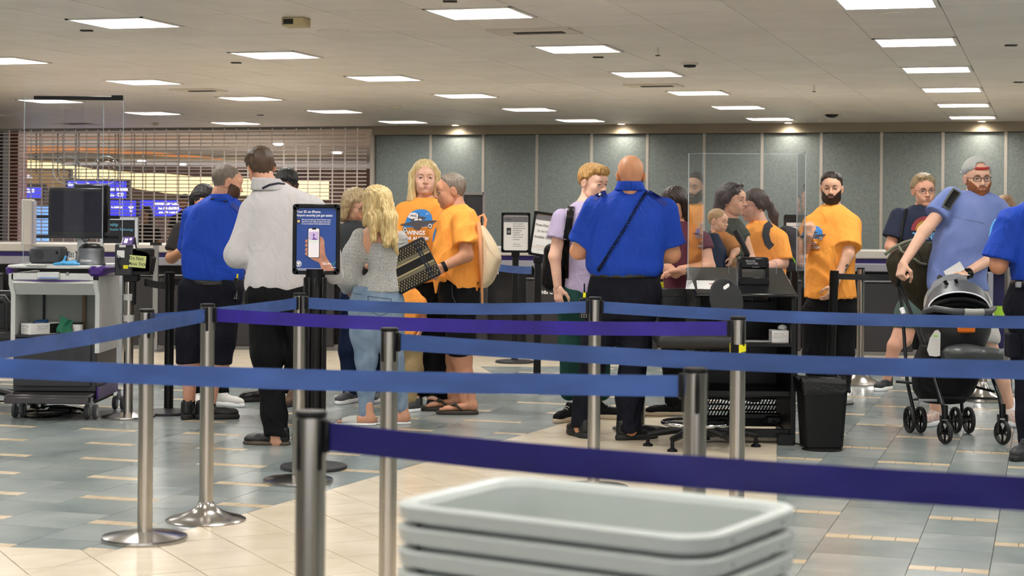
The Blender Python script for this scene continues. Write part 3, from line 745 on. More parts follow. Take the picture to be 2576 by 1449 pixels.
# ---------------- sign stands ----------------
m_paper=mat('white_paper','#e6e4e2',.5); m_ink=mat('black_ink','#26262a',.6); m_gink=mat('grey_ink','#8a8a90',.6); m_white=mat('white_print','#f2f2f5',.5)
def signstand(base,label,zc,w,h,yaw=0,roll=0,basecol=m_bkb,wide=0,fill=m_paper,H=None):
    t=thing('sign_stand',label,'sign stand',base); hp=H or (zc-h/2)
    if wide:
        mb=MB().cyl((0,0,.012),(0,0,hp),.05,n=24)
        for i in range(8): a=i*PI/4+.2; mb.box((math.cos(a)*.05,math.sin(a)*.05,hp/2+.01),(.03,.024,hp-.05),rz=a,bev=.005)
        obj('pole',mb,m_bkp,t)
        obj('collar',MB().cyl((0,0,hp-.06),(0,0,hp+.03),.055,n=24),m_bk,t)
    else:
        obj('pole',MB().box((0,0,hp/2),(.062,.05,hp),bev=.006),m_bkp,t)
        obj('collar',MB().box((0,0,hp-.02),(.08,.06,.06),bev=.008),m_bk,t)
    obj('base',MB().lathe([(.184,0),(.187,.006),(.184,.018),(.16,.022),(.05,.032)],n=48),basecol,t)
    F=Matrix.Translation((0,-.02,zc))@Euler((0,0,0)).to_matrix().to_4x4()@Matrix.Rotation(yaw,4,'Z')@Matrix.Rotation(roll,4,'Y')
    fw=.022; mb=MB()
    mb.box((-(w-fw)/2,0,0),(fw,.024,h-.03),bev=.004,M=F).box(((w-fw)/2,0,0),(fw,.024,h-.03),bev=.004,M=F).box((0,0,(h-fw)/2),(w-.03,.024,fw),bev=.004,M=F).box((0,0,-(h-fw)/2),(w-.03,.024,fw),bev=.004,M=F)
    for i in(-1,1):
        for k in(-1,1): mb.cyl((i*(w/2-.017),-.012,k*(h/2-.017)),(i*(w/2-.017),.012,k*(h/2-.017)),.017,n=16,M=F)
    mb.box((0,.008,0),(w-.02,.006,h-.02),M=F)
    obj('frame',mb,m_bk,t)
    obj('poster',MB().box((0,-.001,0),(w-2*fw+.004,.006,h-2*fw+.004),M=F),fill,t)
    Q=F@frame((0,-.0056,0),(1,0,0),(0,0,1),(0,-1,0))
    return t,Q
# blue poster
bY=G(789,1178).y; base=G(789,1178); zc=P(797,602,bY).z; w=119/FPX*bY; h=177/FPX*bY
m_pbl=mat('poster_blue','#21458f',.4)
t,Q=signstand(base+Vector((.0,0,0)),'blue phone identity poster on a black stand with ribbed pole',zc,w,h,wide=1,fill=m_pbl)
dxp=P(797,602,bY).x-base.x
for ch in t.children:
    if ch.name.startswith(('frame','poster')): ch.location.x=dxp
Q=Matrix.Translation((dxp,0,0))@Q
k=bY/FPX
def pp(x,y): return ((x-797)*k,(602-y)*k)
def layer(z): return Q@Matrix.Translation((0,0,z))
mb=MB()
def tx(m,s,x,y,sz,al='LEFT',bold=.01,sx=1,z=.0006):
    a,b=pp(x,y); add_text(m,s,sz*k,layer(z)@Matrix.Translation((a,b,0)),al,bold=bold,sx=sx)
tx(mb,'Your ID on iPhone.',747,533,8.6,bold=.018,sx=.9); tx(mb,'Airport security just got easier.',747,542,8.4,bold=.018,sx=.86)
tx(mb,"Now you can add your driver's license or your",760,552.5,4.5,sx=.86,bold=.02); tx(mb,'state ID to your wallet on phone and watch.',760,557.8,4.5,sx=.9,bold=.02); tx(mb,'So you can present it here easily and securely.',760,563,4.5,sx=.85,bold=.02)
tx(mb,'TSA Pre',812,663,8,bold=.02,sx=.85); tx(mb,'Enrolled',834,672,4,bold=.02)
for y,x1 in((675,811),(677,810),(679.5,821)):
    a=pp(747,y);b=pp(x1,y+.7); mb.add([(a[0],b[1],.0006),(b[0],b[1],.0006),(b[0],a[1],.0006),(a[0],a[1],.0006)],[(0,1,2,3)],0,Q)
def disc(m,x,y,r,z,mi=0,r2=None,n=24,sq=1):
    a,b=pp(x,y); v=[(a+r*k*math.cos(2*PI*i/n),b+r*k*sq*math.sin(2*PI*i/n),z) for i in range(n)]
    if r2 is None: m.add(v,[list(range(n))],mi,Q)
    else:
        v2=[(a+r2*k*math.cos(2*PI*i/n),b+r2*k*sq*math.sin(2*PI*i/n),z) for i in range(n)]
        m.add(v2+v,[[i,(i+1)%n,n+(i+1)%n,n+i] for i in range(n)],mi,Q)
disc(mb,753,663.5,7.6,.0006,r2=6.2); disc(mb,753,663.5,5.6,.0006,r2=4.9)
for s in(-1,1): 
    a=[pp(753,660),pp(753+4.5*s,660),pp(753+3.5*s,663),pp(753+1.8*s,665),pp(753+.6*s,668.5),pp(753,668.5)]; mb.add([(x,y,.0006) for x,y in (a if s<0 else a[::-1])],[list(range(6))],0,Q)
obj('lettering',mb,m_white,t)
def poly(m,pts,z,mi=0):
    v=[pp(x,y)+(z,) for x,y in pts]; n=len(v); ar=sum(v[i][0]*v[(i+1)%n][1]-v[(i+1)%n][0]*v[i][1] for i in range(n))
    if ar<0: v=v[::-1]
    bm_f=[list(range(n))]; m.add(v,bm_f,mi,Q)
def spl(pts,n=6):
    o=[];N=len(pts)
    for i in range(N):
        a,b,c,d=[Vector(pts[(i+j-1)%N]) for j in range(4)]
        for j in range(n):
            t=j/n; q=.5*((2*b)+(c-a)*t+(2*a-5*b+4*c-d)*t*t+(3*b-3*c+d-a)*t**3); o.append((q.x,q.y))
    return o
m_pskin=mat('poster_skin','#b57f6a',.5,var=.2,scale=30)
mb=MB()
poly(mb,[(806,594),(813,597),(817,606),(818,620),(820,640),(826,652),(838,668),(843,676),(843,682),(812,682),(808,668),(804,660),(796,657),(786,652),(776,646),(771,640),(774,632),(806,620)],.0004)
for y in(606,616,627,637): poly(mb,spl([(776,y-4),(770,y-2),(769,y+3),(773,y+5),(778,y+4)],3),.0007)
obj('printed_hand',mb,m_pskin,t)
mb=MB()
def rr(x0,y0,x1,y1,r,n=4):
    o=[]
    for cx,cy,a0 in((x1-r,y0+r,-90),(x1-r,y1-r,0),(x0+r,y1-r,90),(x0+r,y0+r,180)):
        for i in range(n+1): a=R(a0+90*i/n); o.append((cx+r*math.cos(a),cy+r*math.sin(a)))
    return o
poly(mb,rr(775.5,573,806,649,4.5),.001,0); poly(mb,rr(777.2,574.6,804.3,647.4,3.6),.0012,1); poly(mb,rr(786,574.5,797,577.5,1.2),.0014,0)
poly(mb,[(778.5,583),(803,583),(803,603),(778.5,603)],.0014,2); poly(mb,[(784,603),(790,599),(797,600),(801,603)],.0016,3); poly(mb,spl([(790,587),(793,590),(791,594),(793,599),(790,599),(789,592)],3),.0016,3)
poly(mb,[(778.5,604.5),(803,604.5),(803,610.5),(778.5,610.5)],.0014,4)
poly(mb,rr(747.5,551.5,757,561.5,2),.0006,0); poly(mb,[(749,553.5),(755.5,553.5),(755.5,560),(749,560)],.0008,5)
obj('printed_phone',mb,[m_bk,mat('phone_white','#ebe6ee',.5),mat('phone_lilac','#c9b4dc',.5),mat('phone_violet','#6a3ea8',.5),mat('phone_card','#dfe8e0',.5),mat('wallet_tan','#cdb48e',.5)],t)
mb=MB(); poly(mb,[(838,660),(840,664),(846,656),(847,657),(840,668),(837,661)],.0009); obj('check_mark',mb,mat('teal_ink','#2f9a8a',.5),t)
# two officer signs
Y2=G(1297,912).y; t,Q=signstand(Vector((P(1297,640,Y2).x,Y2,0)),'sign stand with a grey headed notice, left of the wait here sign',P(1299,585,Y2).z,73/FPX*Y2,101/FPX*Y2)
k=Y2/FPX; w,h=73*k,101*k
def lines(Q,L,m,t,name,mi=0):
    mb=MB()
    for s,x,y,sz in L: add_text(mb,s,sz,Q@Matrix.Translation((x,y,.0006)),'LEFT',bold=.015)
    return obj(name,mb,m,t)
mb=MB().box((0,h*.33,0),(w*.82,h*.14,.0012),M=Q).box((0,h*.445,0),(w*.84,h*.06,.0012),M=Q); obj('grey_header',mb,mat('header_grey','#6f6c70',.5),t)
lines(Q,[('Notice',-w*.34,h*.33,.02)],m_white,t,'header_text')
lines(Q,[(s,-w*.1,h*(.215-.055*i),.0135) for i,s in enumerate(('At this checkpoint','TSA is testing a new','technology to enhance','the authenticity','of passenger','identification. This','photo is matched','and deleted.'))]+[('Thank you for',-w*.1,-h*.29,.012),('your cooperation',-w*.1,-h*.34,.012)],m_ink,t,'notice_text')
mb=MB().box((-w*.24,h*.03,0),(w*.15,h*.17,.0012),M=Q); obj('printed_camera',mb,m_ink,t)
mb=MB().cyl((-w*.24,h*.02,0),(-w*.24,h*.02,.0016),w*.052,n=20,M=Q); obj('printed_lens',mb,m_gink,t)
Y3=14.9; t,Q=signstand(Vector((P(1353,700,Y3).x,Y3,0)),'tilted black framed sign reading Please Wait Here for the Next Available Officer',P(1369,590,Y3).z,74/FPX*Y3,112/FPX*Y3,yaw=R(-32),roll=0,H=P(1353,648,Y3).z)
dx=P(1369,590,Y3).x-P(1353,700,Y3).x
sh=Matrix.Rotation(R(8),4,'Y')
for ch in t.children:
    if ch.name.startswith(('frame','poster')):
        zc=P(1369,590,Y3).z; ch.matrix_local=Matrix.Translation((dx,0,zc))@sh@Matrix.Translation((0,0,-zc))
Q=Matrix.Translation((dx,0,zc))@sh@Matrix.Translation((0,0,-zc))@Q
k=Y3/FPX;w,h=74*k,112*k
mb=MB().box((0,h*.38,0),(w*.8,h*.13,.0012),M=Q); obj('grey_header',mb,mat('header_grey','#6f6c70',.5),t)
mb=MB().box((0,h*.44,.0008),(w*.8,.003,.001),M=Q).box((0,-h*.3,.0),(w*.8,.002,.001),M=Q); obj('orange_line',mb,mat('orange_ink','#c98a4a',.5),t)
mb=MB()
for i,s in enumerate(('Please Wait Here','for the Next','Available Officer')): add_text(mb,s,.031,Q@Matrix.Translation((0,h*(.2-.135*i),.0006)),bold=.005,sx=.86)
add_text(mb,'Your safety is our priority',.0135,Q@Matrix.Translation((0,-h*.26,.0006)),sx=.9); add_text(mb,'Transportation Security',.009,Q@Matrix.Translation((-.01,-h*.35,.0006)))
obj('notice_text',mb,m_ink,t)
belt(Vector((P(1228,660,16).x,16.2,0)),Vector((P(1345,660,15).x-.01,Y3-.02,0)),'sagging blue belt between the two notice stands',m_bb,za=.955,zb=.955,w=.065,seed=21,sag=.01,r0=.01,r1=.03)
Y4=14.9; t,Q=signstand(Vector((P(1998,700,Y4).x,Y4,0)),'black framed notice stand seen through the right kiosk shield',P(1999,590,Y4).z,58/FPX*Y4,100/FPX*Y4)
mb=MB()
for i in range(9): mb.box((-.01+.006*(i%3),.07-.024*i,0),(.13-.02*(i%4),.005,.0012),M=Q)
o=obj('notice_lines',mb,m_gink,t); o['kind']='stuff'
obj('dark_header',MB().box((0,.125,0),(.15,.045,.0012),M=Q),m_bk,t)
# ---------------- stacked grey bins in front ----------------
m_bin=mat('grey_bin_plastic','#b3b9b6',.38,bump=.05,bscale=300)
def rrect(w,h,r,n=6):
    o=[]
    for cx,cy,a0 in((w/2-r,h/2-r,0),(-w/2+r,h/2-r,90),(-w/2+r,-h/2+r,180),(w/2-r,-h/2+r,270)):
        for i in range(n+1): a=R(a0+90*i/n); o.append((cx+r*math.cos(a),cy+r*math.sin(a)))
    return o
def tub():
    t=thing('security_bin','grey bin','bin')
    prof=[(.0,-.027,.07),(.004,-.004,.07),(-.001,.0,.068),(-.012,.0005,.062),(-.022,-.004,.058),(-.028,-.014,.056),(-.046,-.162,.045),(-.056,-.172,.04)]
    W_,H_=.602,.400; rings=[]
    for d,z,r in prof: rings.append([(x,y,z) for x,y in rrect(W_+2*d,H_+2*d,r)])
    inner=rings[:]; mb=MB(); n=len(rings[0])
    outer=[[(x,y,z) for x,y in rrect(W_+2*d,H_+2*d,r)] for d,z,r in((-.004,-.027,.066),(-.03,-.034,.05),(-.05,-.17,.045))]
    for A in (rings,):
        for i in range(len(A)-1):
            mb.add(A[i]+A[i+1],[[j,(j+1)%n,n+(j+1)%n,n+j] for j in range(n)])
    mb.add(rings[-1],[list(range(n))])
    AO=[rings[0]]+outer
    for i in range(len(AO)-1): mb.add(AO[i]+AO[i+1],[[n+j,n+(j+1)%n,(j+1)%n,j] for j in range(n)])
    mb.add(outer[-1],[list(range(n))[::-1]])
    obj('tub',mb,m_bin,t,sharp=35)
    hb=MB()
    for s in(-1,1):
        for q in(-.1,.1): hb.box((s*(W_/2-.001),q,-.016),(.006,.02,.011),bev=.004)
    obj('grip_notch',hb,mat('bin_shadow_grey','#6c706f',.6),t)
    return t
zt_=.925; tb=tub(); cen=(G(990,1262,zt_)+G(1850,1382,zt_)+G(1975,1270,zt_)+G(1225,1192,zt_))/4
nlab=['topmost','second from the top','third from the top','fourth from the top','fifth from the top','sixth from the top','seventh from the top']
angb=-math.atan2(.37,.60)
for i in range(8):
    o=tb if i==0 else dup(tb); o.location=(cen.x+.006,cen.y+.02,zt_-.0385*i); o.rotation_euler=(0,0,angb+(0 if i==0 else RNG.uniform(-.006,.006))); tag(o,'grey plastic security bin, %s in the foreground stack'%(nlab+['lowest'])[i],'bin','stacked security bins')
rk=thing('bin_trolley','low metal trolley under the foreground bin stack','trolley',(cen.x,cen.y,0),angb)
obj('deck',MB().box((0,0,.46),(.56,.34,.03),bev=.005),m_ssb,rk)
for i in(-1,1):
    for j in(-1,1): obj('leg',MB().cyl((i*.25,j*.14,0.0),(i*.25,j*.14,.45),.015),m_ss,rk)
# ---------------- waste bin ----------------
wb=G(2066,1124); t=thing('waste_bin','black waste bin with a black liner beside the right kiosk','waste bin',wb,.05)
mb=MB(); A=[[(x,y,z) for x,y in rrect(w,d,.03)] for w,d,z in((.225,.18,0),(.24,.19,.01),(.285,.225,.375),(.295,.235,.38),(.295,.235,.395),(.285,.225,.395),(.24,.19,.05))]
n=len(A[0])
for i in range(len(A)-1): mb.add(A[i]+A[i+1],[[j,(j+1)%n,n+(j+1)%n,n+j] for j in range(n)])
mb.add(A[0],[list(range(n))[::-1]]); mb.add(A[-1],[list(range(n))])
obj('body',mb,mat('bin_black','#0d0d0e',.45,spec=.3,var=.2,scale=14),t)
mb=MB(); rs=[]
for i,(w,d,z) in enumerate(((.25,.2,.33),(.29,.23,.405),(.315,.25,.43),(.318,.256,.41),(.312,.25,.37),(.306,.246,.345))):
    q=rrect(w,d,.04,8); rs.append([(x*(1+.02*math.sin(j*2.3+i)),y*(1+.03*math.sin(j*1.7+2*i)),z+.009*math.sin(j*1.9+i)*(1 if i else 0)+ (.012*math.sin(j*.7) if i>=4 else 0)) for j,(x,y) in enumerate(q)])
n=len(rs[0])
for i in range(len(rs)-1): mb.add(rs[i]+rs[i+1],[[j,(j+1)%n,n+(j+1)%n,n+j] for j in range(n)])
obj('liner_bag',mb,mat('liner_plastic','#0c0c0d',.22,bump=.4,bscale=40),t,sharp=60)
fp=MB().lathe([(.001,.004),(.12,.004),(.13,.002),(.13,0)],n=32); o=obj('floor_outlet_cover',fp,m_ssb); o.location=G(2070,1131); tag(o,'round steel floor cover in front of the waste bin','floor cover')
# ---------------- clear shields ----------------
def clear(name,tint=(1,1,1),k=.35):
    m=bpy.data.materials.new(name); m.use_nodes=True; nt=m.node_tree; nt.nodes.clear()
    out=nt.nodes.new('ShaderNodeOutputMaterial'); tr=nt.nodes.new('ShaderNodeBsdfTransparent'); gl=nt.nodes.new('ShaderNodeBsdfGlossy'); mx=nt.nodes.new('ShaderNodeMixShader'); lw=nt.nodes.new('ShaderNodeFresnel'); lw.inputs[0].default_value=1.5
    tr.inputs[0].default_value=(*tint,1); gl.inputs['Roughness'].default_value=.03
    mt=nt.nodes.new('ShaderNodeMath'); mt.operation='MULTIPLY_ADD'; mt.inputs[1].default_value=k; mt.inputs[2].default_value=-.016; mt.use_clamp=True
    nt.links.new(lw.outputs[0],mt.inputs[0]); nt.links.new(mt.outputs[0],mx.inputs[0]); nt.links.new(tr.outputs[0],mx.inputs[1]); nt.links.new(gl.outputs[0],mx.inputs[2]); nt.links.new(mx.outputs[0],out.inputs[0]); return m
m_clr=clear('clear_acrylic',(.975,.98,.985),.5); m_film=mat('acrylic_edge','#c9d4dc',.15,alpha=.55)
# ---------------- left kiosk ----------------
KY=12.0; kx0,kx1=P(27,690,KY).x,P(250,690,KY).x; kc=(kx0+kx1)/2; kw=kx1-kx0
K=thing('podium_kiosk','white and grey podium kiosk with purple corners on casters, at the left','podium',(kc,KY,0))
def kz(y): return P(140,y,KY).z
m_pod=mat('podium_white','#cbccca',.4,var=.03,scale=5); m_podd=mat('podium_inside','#8c908c',.5); m_pcab=mat('podium_dark','#2c2b2f',.4); m_ppl=mat('podium_purple','#3d1a6e',.35)
DP=.62
obj('worktop',MB().box((0,DP/2-.02,kz(671)),(kw+.02,DP+.06,.022),bev=.008).lathe([(.001,.0),(kw/2+.005,.0),(kw/2+.005,.02),(.001,.02)],n=48,M=Matrix.Translation((0,.03,kz(671)-.01)),sy=.28),m_pod,K)
for s in(-1,1): obj('purple_corner',MB().box((s*(kw/2+(-.012 if s>0 else 0)),DP/2-.05 if s>0 else .03,kz(681)),(.10 if s>0 else .05,DP+.04 if s>0 else .16,.07),bev=.018),m_ppl,K)
mb=MB().box((0,0.0,(kz(688)+kz(704))/2),(kw-.03,.1,kz(688)-kz(706)),bev=.004); obj('drawer',mb,m_pod,K)
mb=MB().box((-.03,-.055,kz(692)),(.15,.05,.045),bev=.005); obj('drawer_pull',mb,m_pod,K)
mb=MB().box((-.02,-.085,kz(698)),(.13,.02,.007)); obj('blue_lip',mb,mat('blue_lip','#7f9ad8',.3),K)
obj('drawer_lock',MB().cyl((.1,-.05,kz(687)),(.1,-.058,kz(687)),.01),m_edge,K)
# bulged modesty front: profile extruded along x
pr=[(.06,kz(706)),(-.05,kz(706)),(-.055,kz(712)),(.02,kz(738)),(.03,kz(742)),(.06,kz(742))]
mb=MB().prism([(y,z) for y,z in pr],-kw/2+.03,kw/2-.03,M=Matrix(((0,0,1,0),(1,0,0,0),(0,1,0,0),(0,0,0,1)))); obj('curved_front',mb,m_pod,K)
mb=MB(); rows=[]
for i in range(21):
    t=i/20; x=(t-.5)*(kw-.1); d=.012*math.sin(t*PI); rows.append([(x,-.058,kz(703)),(x,-.06,kz(703)-d-.002)])
mb.grid(rows); obj('purple_swoosh',mb,m_ppl,K)
sp=[(-.05,kz(688)),(-.05,kz(715)),(.01,kz(742)),(.01,kz(888)),(DP,kz(888)),(DP,kz(688))]
for s,nm in((-1,'side_panel'),(1,'side_panel')):
    x0=s*(kw/2-.03); mb=MB().prism(sp,x0-(.0 if s>0 else .03),x0+(.03 if s>0 else 0),M=Matrix(((0,0,1,0),(1,0,0,0),(0,1,0,0),(0,0,0,1)))); obj(nm,mb,m_pod,K)
obj('back_panel',MB().box((0,.33,(kz(742)+kz(845))/2),(kw-.06,.015,kz(700)-kz(860))),m_podd,K)
obj('shelf',MB().box((0,.18,kz(846)),(kw-.06,.34,.014)),m_pcab,K)
obj('divider_post',MB().box((-.155,.3,kz(795)),(.012,.02,kz(742)-kz(848))),m_bk,K)
obj('brown_pipe',MB().box((.13,.29,kz(795)),(.022,.02,kz(742)-kz(848))),mat('brown_wood','#6e5433',.5),K)
obj('lower_cabinet',MB().box((0,DP/2+.01,(kz(850)+kz(985))/2),(kw-.035,DP-.01,kz(850)-kz(985)),bev=.005),m_pcab,K)
mb=MB()
for i,x in enumerate((-.19,-.07,.05,.17)):
    for j in range(6): mb.box((x,-.002,kz(874+6*j)),(.062,.008,.006),bev=.002)
o=obj('louvre_slots',mb,m_blk,K)
obj('cabinet_door',MB().box((-.01,-.0,(kz(866)+kz(972))/2),(kw-.09,.012,kz(866)-kz(972)),bev=.004),m_pcab,K)
obj('purple_skirt',MB().box((kw/2-.008,DP/2,kz(993)+.01),(.012,DP-.02,.085)),m_ppl,K)
obj('foot_step',MB().box((.0,-.05,kz(990)),(kw-.04,.3,.02),bev=.006).box((.0,-.2,kz(1000)),(kw-.04,.02,.045),bev=.006),mat('dark_steel_step','#4a4748',.25,metal=.7),K)
obj('chassis',MB().box((0,DP/2,kz(1010)),(kw*.9,DP-.05,.03)),m_blk,K)
obj('vent_label',MB().box((kw/2-.01,-.045,kz(697)),(.03,.012,.04),bev=.003),m_bk,K)
m_cas=mat('caster_grey','#8b8b90',.4)
for cx_,cy_ in((-kw/2+.06,.02),(kw/2-.04,-.03),(kw/2+.02,DP-.07),(-kw/2+.06,DP-.07)):
    c=obj('caster',MB().box((cx_,cy_,.1),(.03,.04,.05),bev=.008).cyl((cx_,cy_,.12),(cx_,cy_,.15),.012),m_cas,K)
    for s in(-1,1):
        M=Matrix.Translation((cx_+s*.028,cy_,.052))@Matrix.Rotation(PI/2,4,'Y'); obj('wheel',MB().lathe([(.001,-.012),(.045,-.014),(.051,-.008),(.051,.008),(.045,.014),(.001,.012)],n=28,M=M),mat('wheel_rubber','#3a3a3e',.6),c)
        obj('wheel_hub',MB().lathe([(.001,-.0155),(.034,-.0155),(.034,.0155),(.001,.0155)],n=24,M=M),m_cas,c)
ztop=kz(671)+.011
def onk(px,dy): return P(px,640,KY+dy).x-0
def kthing(nm,lb,cat,px,dy,z=None,rz=0): return thing(nm,lb,cat,(P(px,640,KY+dy).x,KY+dy,ztop if z is None else z),rz)
# monitor
t=kthing('monitor','black monitor with a dark purple screen on the left kiosk','monitor',192,.28)
zc=P(192,535,KY+.28).z-ztop; w=141/FPX*12.28; h=124/FPX*12.28
obj('bezel',MB().box((0,0,zc),(w,.035,h),bev=.008),m_bk,t)
obj('screen',MB().box((0,-.0195,zc+.008),(w-.045,.003,h-.06)),mat('dark_screen','#120d24',.2,spec=.1),t)
obj('rear_box',MB().box((.09,.06,zc+.03),(w*.62,.09,h*.98),bev=.01),m_bk,t)
obj('mount_arm',MB().box((.03,.05,zc/2-.04),(.07,.03,zc-.02),bev=.006).box((.02,.05,.008),(.2,.14,.016),bev=.005),m_pod,t)
obj('rail_bracket',MB().box((0,.045,zc-.03),(w+.19,.02,.022)).box((0,.045,zc-.17),(w+.19,.02,.022)),m_bk,t)
obj('cable',MB().tube([(.03,.0,zc-h/2),(.06,-.01,zc-h/2-.03),(.09,-.01,zc-h/2-.02),(.085,.0,zc-h/2)],.004),m_bk,t)
t=kthing('label_printer','dark grey label printer on the kiosk, left of the blue gloves','printer',122,.12)
w=80/FPX*12.1; obj('body',MB().box((0,0,.065),(w,.2,.12),bev=.018),mat('printer_grey','#3b3d42',.45),t); obj('roll_cover',MB().cyl((-.04,-.1,.07),(-.04,-.108,.07),.032,n=24),m_cb,t); obj('button',MB().box((.085,-.101,.085),(.018,.006,.02),bev=.003),m_bk,t); obj('base_plate',MB().box((0,0,.004),(w-.02,.19,.008)),m_pod,t)
t=kthing('card_terminal','small white keypad terminal between printer and scanner dome','terminal',182,.1); obj('body',MB().box((0,0,.05),(.05,.09,.07),bev=.01,M=Matrix.Rotation(R(-25),4,'X')),m_paper,t)
mb=MB()
for i in range(3):
    for j in range(3): mb.box((-.012+.012*i,-.046,.04+.014*j),(.008,.006,.008),M=Matrix.Rotation(R(-25),4,'X'))
obj('keys',mb,m_bk,t)
t=kthing('document_reader','round silver and black document reader on the kiosk','document reader',230,.1)
obj('drum',MB().lathe([(.098,0),(.1,.006),(.094,.02),(.086,.09),(.09,.1),(.088,.115),(.07,.12)],n=40,sy=.8),mat('reader_silver','#85888d',.3,metal=.5),t)
obj('dome_lid',MB().lathe([(.086,.115),(.08,.13),(.05,.148),(.001,.152)],n=40,sy=.8),m_bk,t)
mb=MB(); add_text(mb,'IDEMIA',.02,frame((-.005,-.0815,.03),(1,0,0),(0,.05,1),(0,-1,.05)),bold=.02)
for i in range(3): mb.tube([(-.055+.006*i,-.077,.022),(-.055+.006*i,-.077,.04)],.0012,n=5)
obj('lettering',mb,m_white,t)
# blue gloves
m_glv=mat('nitrile_blue','#4fa6e0',.4)
t=kthing('blue_gloves','crumpled pale blue nitrile gloves lying on the left kiosk','gloves',166,-.02)
sd=Sdf(); rr_=random.Random(3)
for i in range(9):
    a=rr_.random()*6.28; L=.03+.05*rr_.random(); sd.u(cap((rr_.uniform(-.03,.03),rr_.uniform(-.02,.02),.012),(math.cos(a)*L,math.sin(a)*L*.5,.008+.03*rr_.random()**2),.011,.007),.012)
sd.u(cap((-.02,0,.01),(.0,-.01,.062),.01,.007),.01); sd.u(cap((-.08,0,.008),(-.02,0,.014),.009,.014),.01); sd.u(cap((.02,0,.014),(.09,-.0,.008),.014,.009),.01)
sobj('glove_fabric',sd.mesh(.005),m_glv,t)
# document sheet
t=kthing('paper_sheet','white paper sheet lying at the left of the kiosk top','paper',90,-.06); obj('sheet',MB().box((0,0,.002),(.14,.09,.003)),m_paper,t)
# shield
SY=KY+.16
x0=P(60,450,SY).x; x1=P(259,450,SY).x; x2=P(309,450,SY+.0).x; zt1=P(180,244,SY).z
S1=thing('acrylic_shield','clear acrylic shield with black top rail over the left kiosk','shield',((x0+x1)/2,SY,ztop))
ox=(x0+x1)/2
obj('main_pane',MB().box((0,0,(zt1-ztop)/2),(x1-x0,.005,zt1-ztop)),m_clr,S1)
Mx=Matrix.Translation((x1-ox,0,0))@Matrix.Rotation(R(0),4,'Z')
obj('side_pane',MB().box(((x2-x1)/2,.012,(zt1-ztop)/2),(x2-x1,.005,zt1-ztop),bev=.0),m_clr,S1)
mb=MB()
for x in(x0-ox,x1-ox,x2-ox): mb.box((x,0.0,(zt1-ztop)/2),(.004,.007,zt1-ztop))
mb.box(((x2+x0)/2-ox,0,.003),(x2-x0,.02,.006)); obj('pane_edge',mb,m_film,S1)
obj('top_rail',MB().box(((P(86,244,SY).x+P(308,244,SY).x)/2-ox,-.006,zt1-ztop-.008),(222/FPX*SY,.014,.026),bev=.003).box((x2-ox-.04,-.014,zt1-ztop-.004),(.08,.01,.034)),m_bk,S1)
for cxp in(170,266):
    r=obj('speak_hole_cover',MB().tube([(P(cxp,428,SY).x-ox+.098*math.cos(a*PI/16),-.006,P(cxp,428,SY).z-ztop+.098*math.sin(a*PI/16)) for a in range(32)],.0022,n=6,closed=True),m_film,S1)
    mb=MB()
    mb.tube([(P(cxp,428,SY).x-ox+.06*math.cos(a*PI/16),-.006,P(cxp,428,SY).z-ztop+.06*math.sin(a*PI/16)) for a in range(32)],.0018,n=6,closed=True)
    for i in(-1,1):
        for j in(-1,1): mb.ell((P(cxp,428,SY).x-ox+i*.055,-.012,P(cxp,428,SY).z-ztop+j*.062),(.011,.008,.006),n=10)
    obj('bolt',mb,m_ssb,r)
# shelf contents
zs=kz(846)+.008
def gloves_box(nm,lb,loc,rz,txt,L=.22,Wd=.12,Hh=.075):
    t=thing(nm,lb,'glove box',loc,rz)
    obj('carton',MB().box((0,0,Hh/2),(L,Wd,Hh),bev=.002),m_paper,t)
    mb=MB(); mb.add([(L*.32*math.cos(2*PI*i/20),Wd*.22*math.sin(2*PI*i/20),Hh+.0008) for i in range(20)],[list(range(20))]); obj('opening',mb,m_bk,t)
    mb=MB(); add_text(mb,txt,.02,frame((-L/2-.0006,0.01,Hh*.75),(0,-1,0),(0,0,1),(-1,0,0)),bold=.01)
    add_text(mb,txt,.018 if L>.2 else .013,frame((-.03 if L>.2 else -.008,-Wd/2-.0006,Hh*.74),(1,0,0),(0,0,1),(0,-1,0)),bold=.01)
    for F,w in((frame((-L/2-.0006,.01,Hh*.5),(0,-1,0),(0,0,1),(-1,0,0)),.07),(frame((-.035 if L>.2 else -.005,-Wd/2-.0006,Hh*.55),(1,0,0),(0,0,1),(0,-1,0)),.09)): mb.add([(-w/2,-.001,0),(w/2,-.001,0),(w/2,.001,0),(-w/2,.001,0),(-w/2,-.011,0),(w/4,-.011,0),(w/4,-.009,0),(-w/2,-.009,0)],[(0,1,2,3),(4,5,6,7)],0,F)
    obj('lettering',mb,m_gink,t); return t
g=gloves_box('glove_box','white glove box with a dark opening on the left kiosk shelf',(P(104,820,KY+.12).x,KY+.14,zs),R(48),'Sensi Touch',L=.26)
obj('printed_panel',MB().box((.06,-.0602,.038),(.075,.0012,.066)),m_blk,g)
t=thing('blue_glove_tuft','blue and dark gloves poking out of the shelf glove box','gloves',(P(100,810,KY+.12).x,KY+.14,zs+.075)); sd=Sdf().u(ell((0,0,0),(.05,.03,.016))).u(cap((-.03,-.01,0),(.04,.03,.014),.012,.01),.02); sobj('glove_fabric',sd.mesh(.005),mat('dark_blue_glove','#1d3f6b',.4),t)
t=thing('green_cloth','green cloth draped between glove box and white tub on the shelf','cloth',(P(166,830,KY+.15).x,KY+.15,zs))
mb=MB(); rows=[]
for i in range(13):
    u=i/12; r=[]
    for j in range(11):
        v=j/10; zz=.12*(1-v)*(1-.35*u)+.004; r.append(((u-.5)*.1+.012*math.sin(v*6+u*3),.014*math.sin(u*9+v*2)-.05*v,max(.003,zz+(.02*math.sin(u*7) if v>.7 else 0)*0+(.012*math.sin(u*12)*v))))
    rows.append(r)
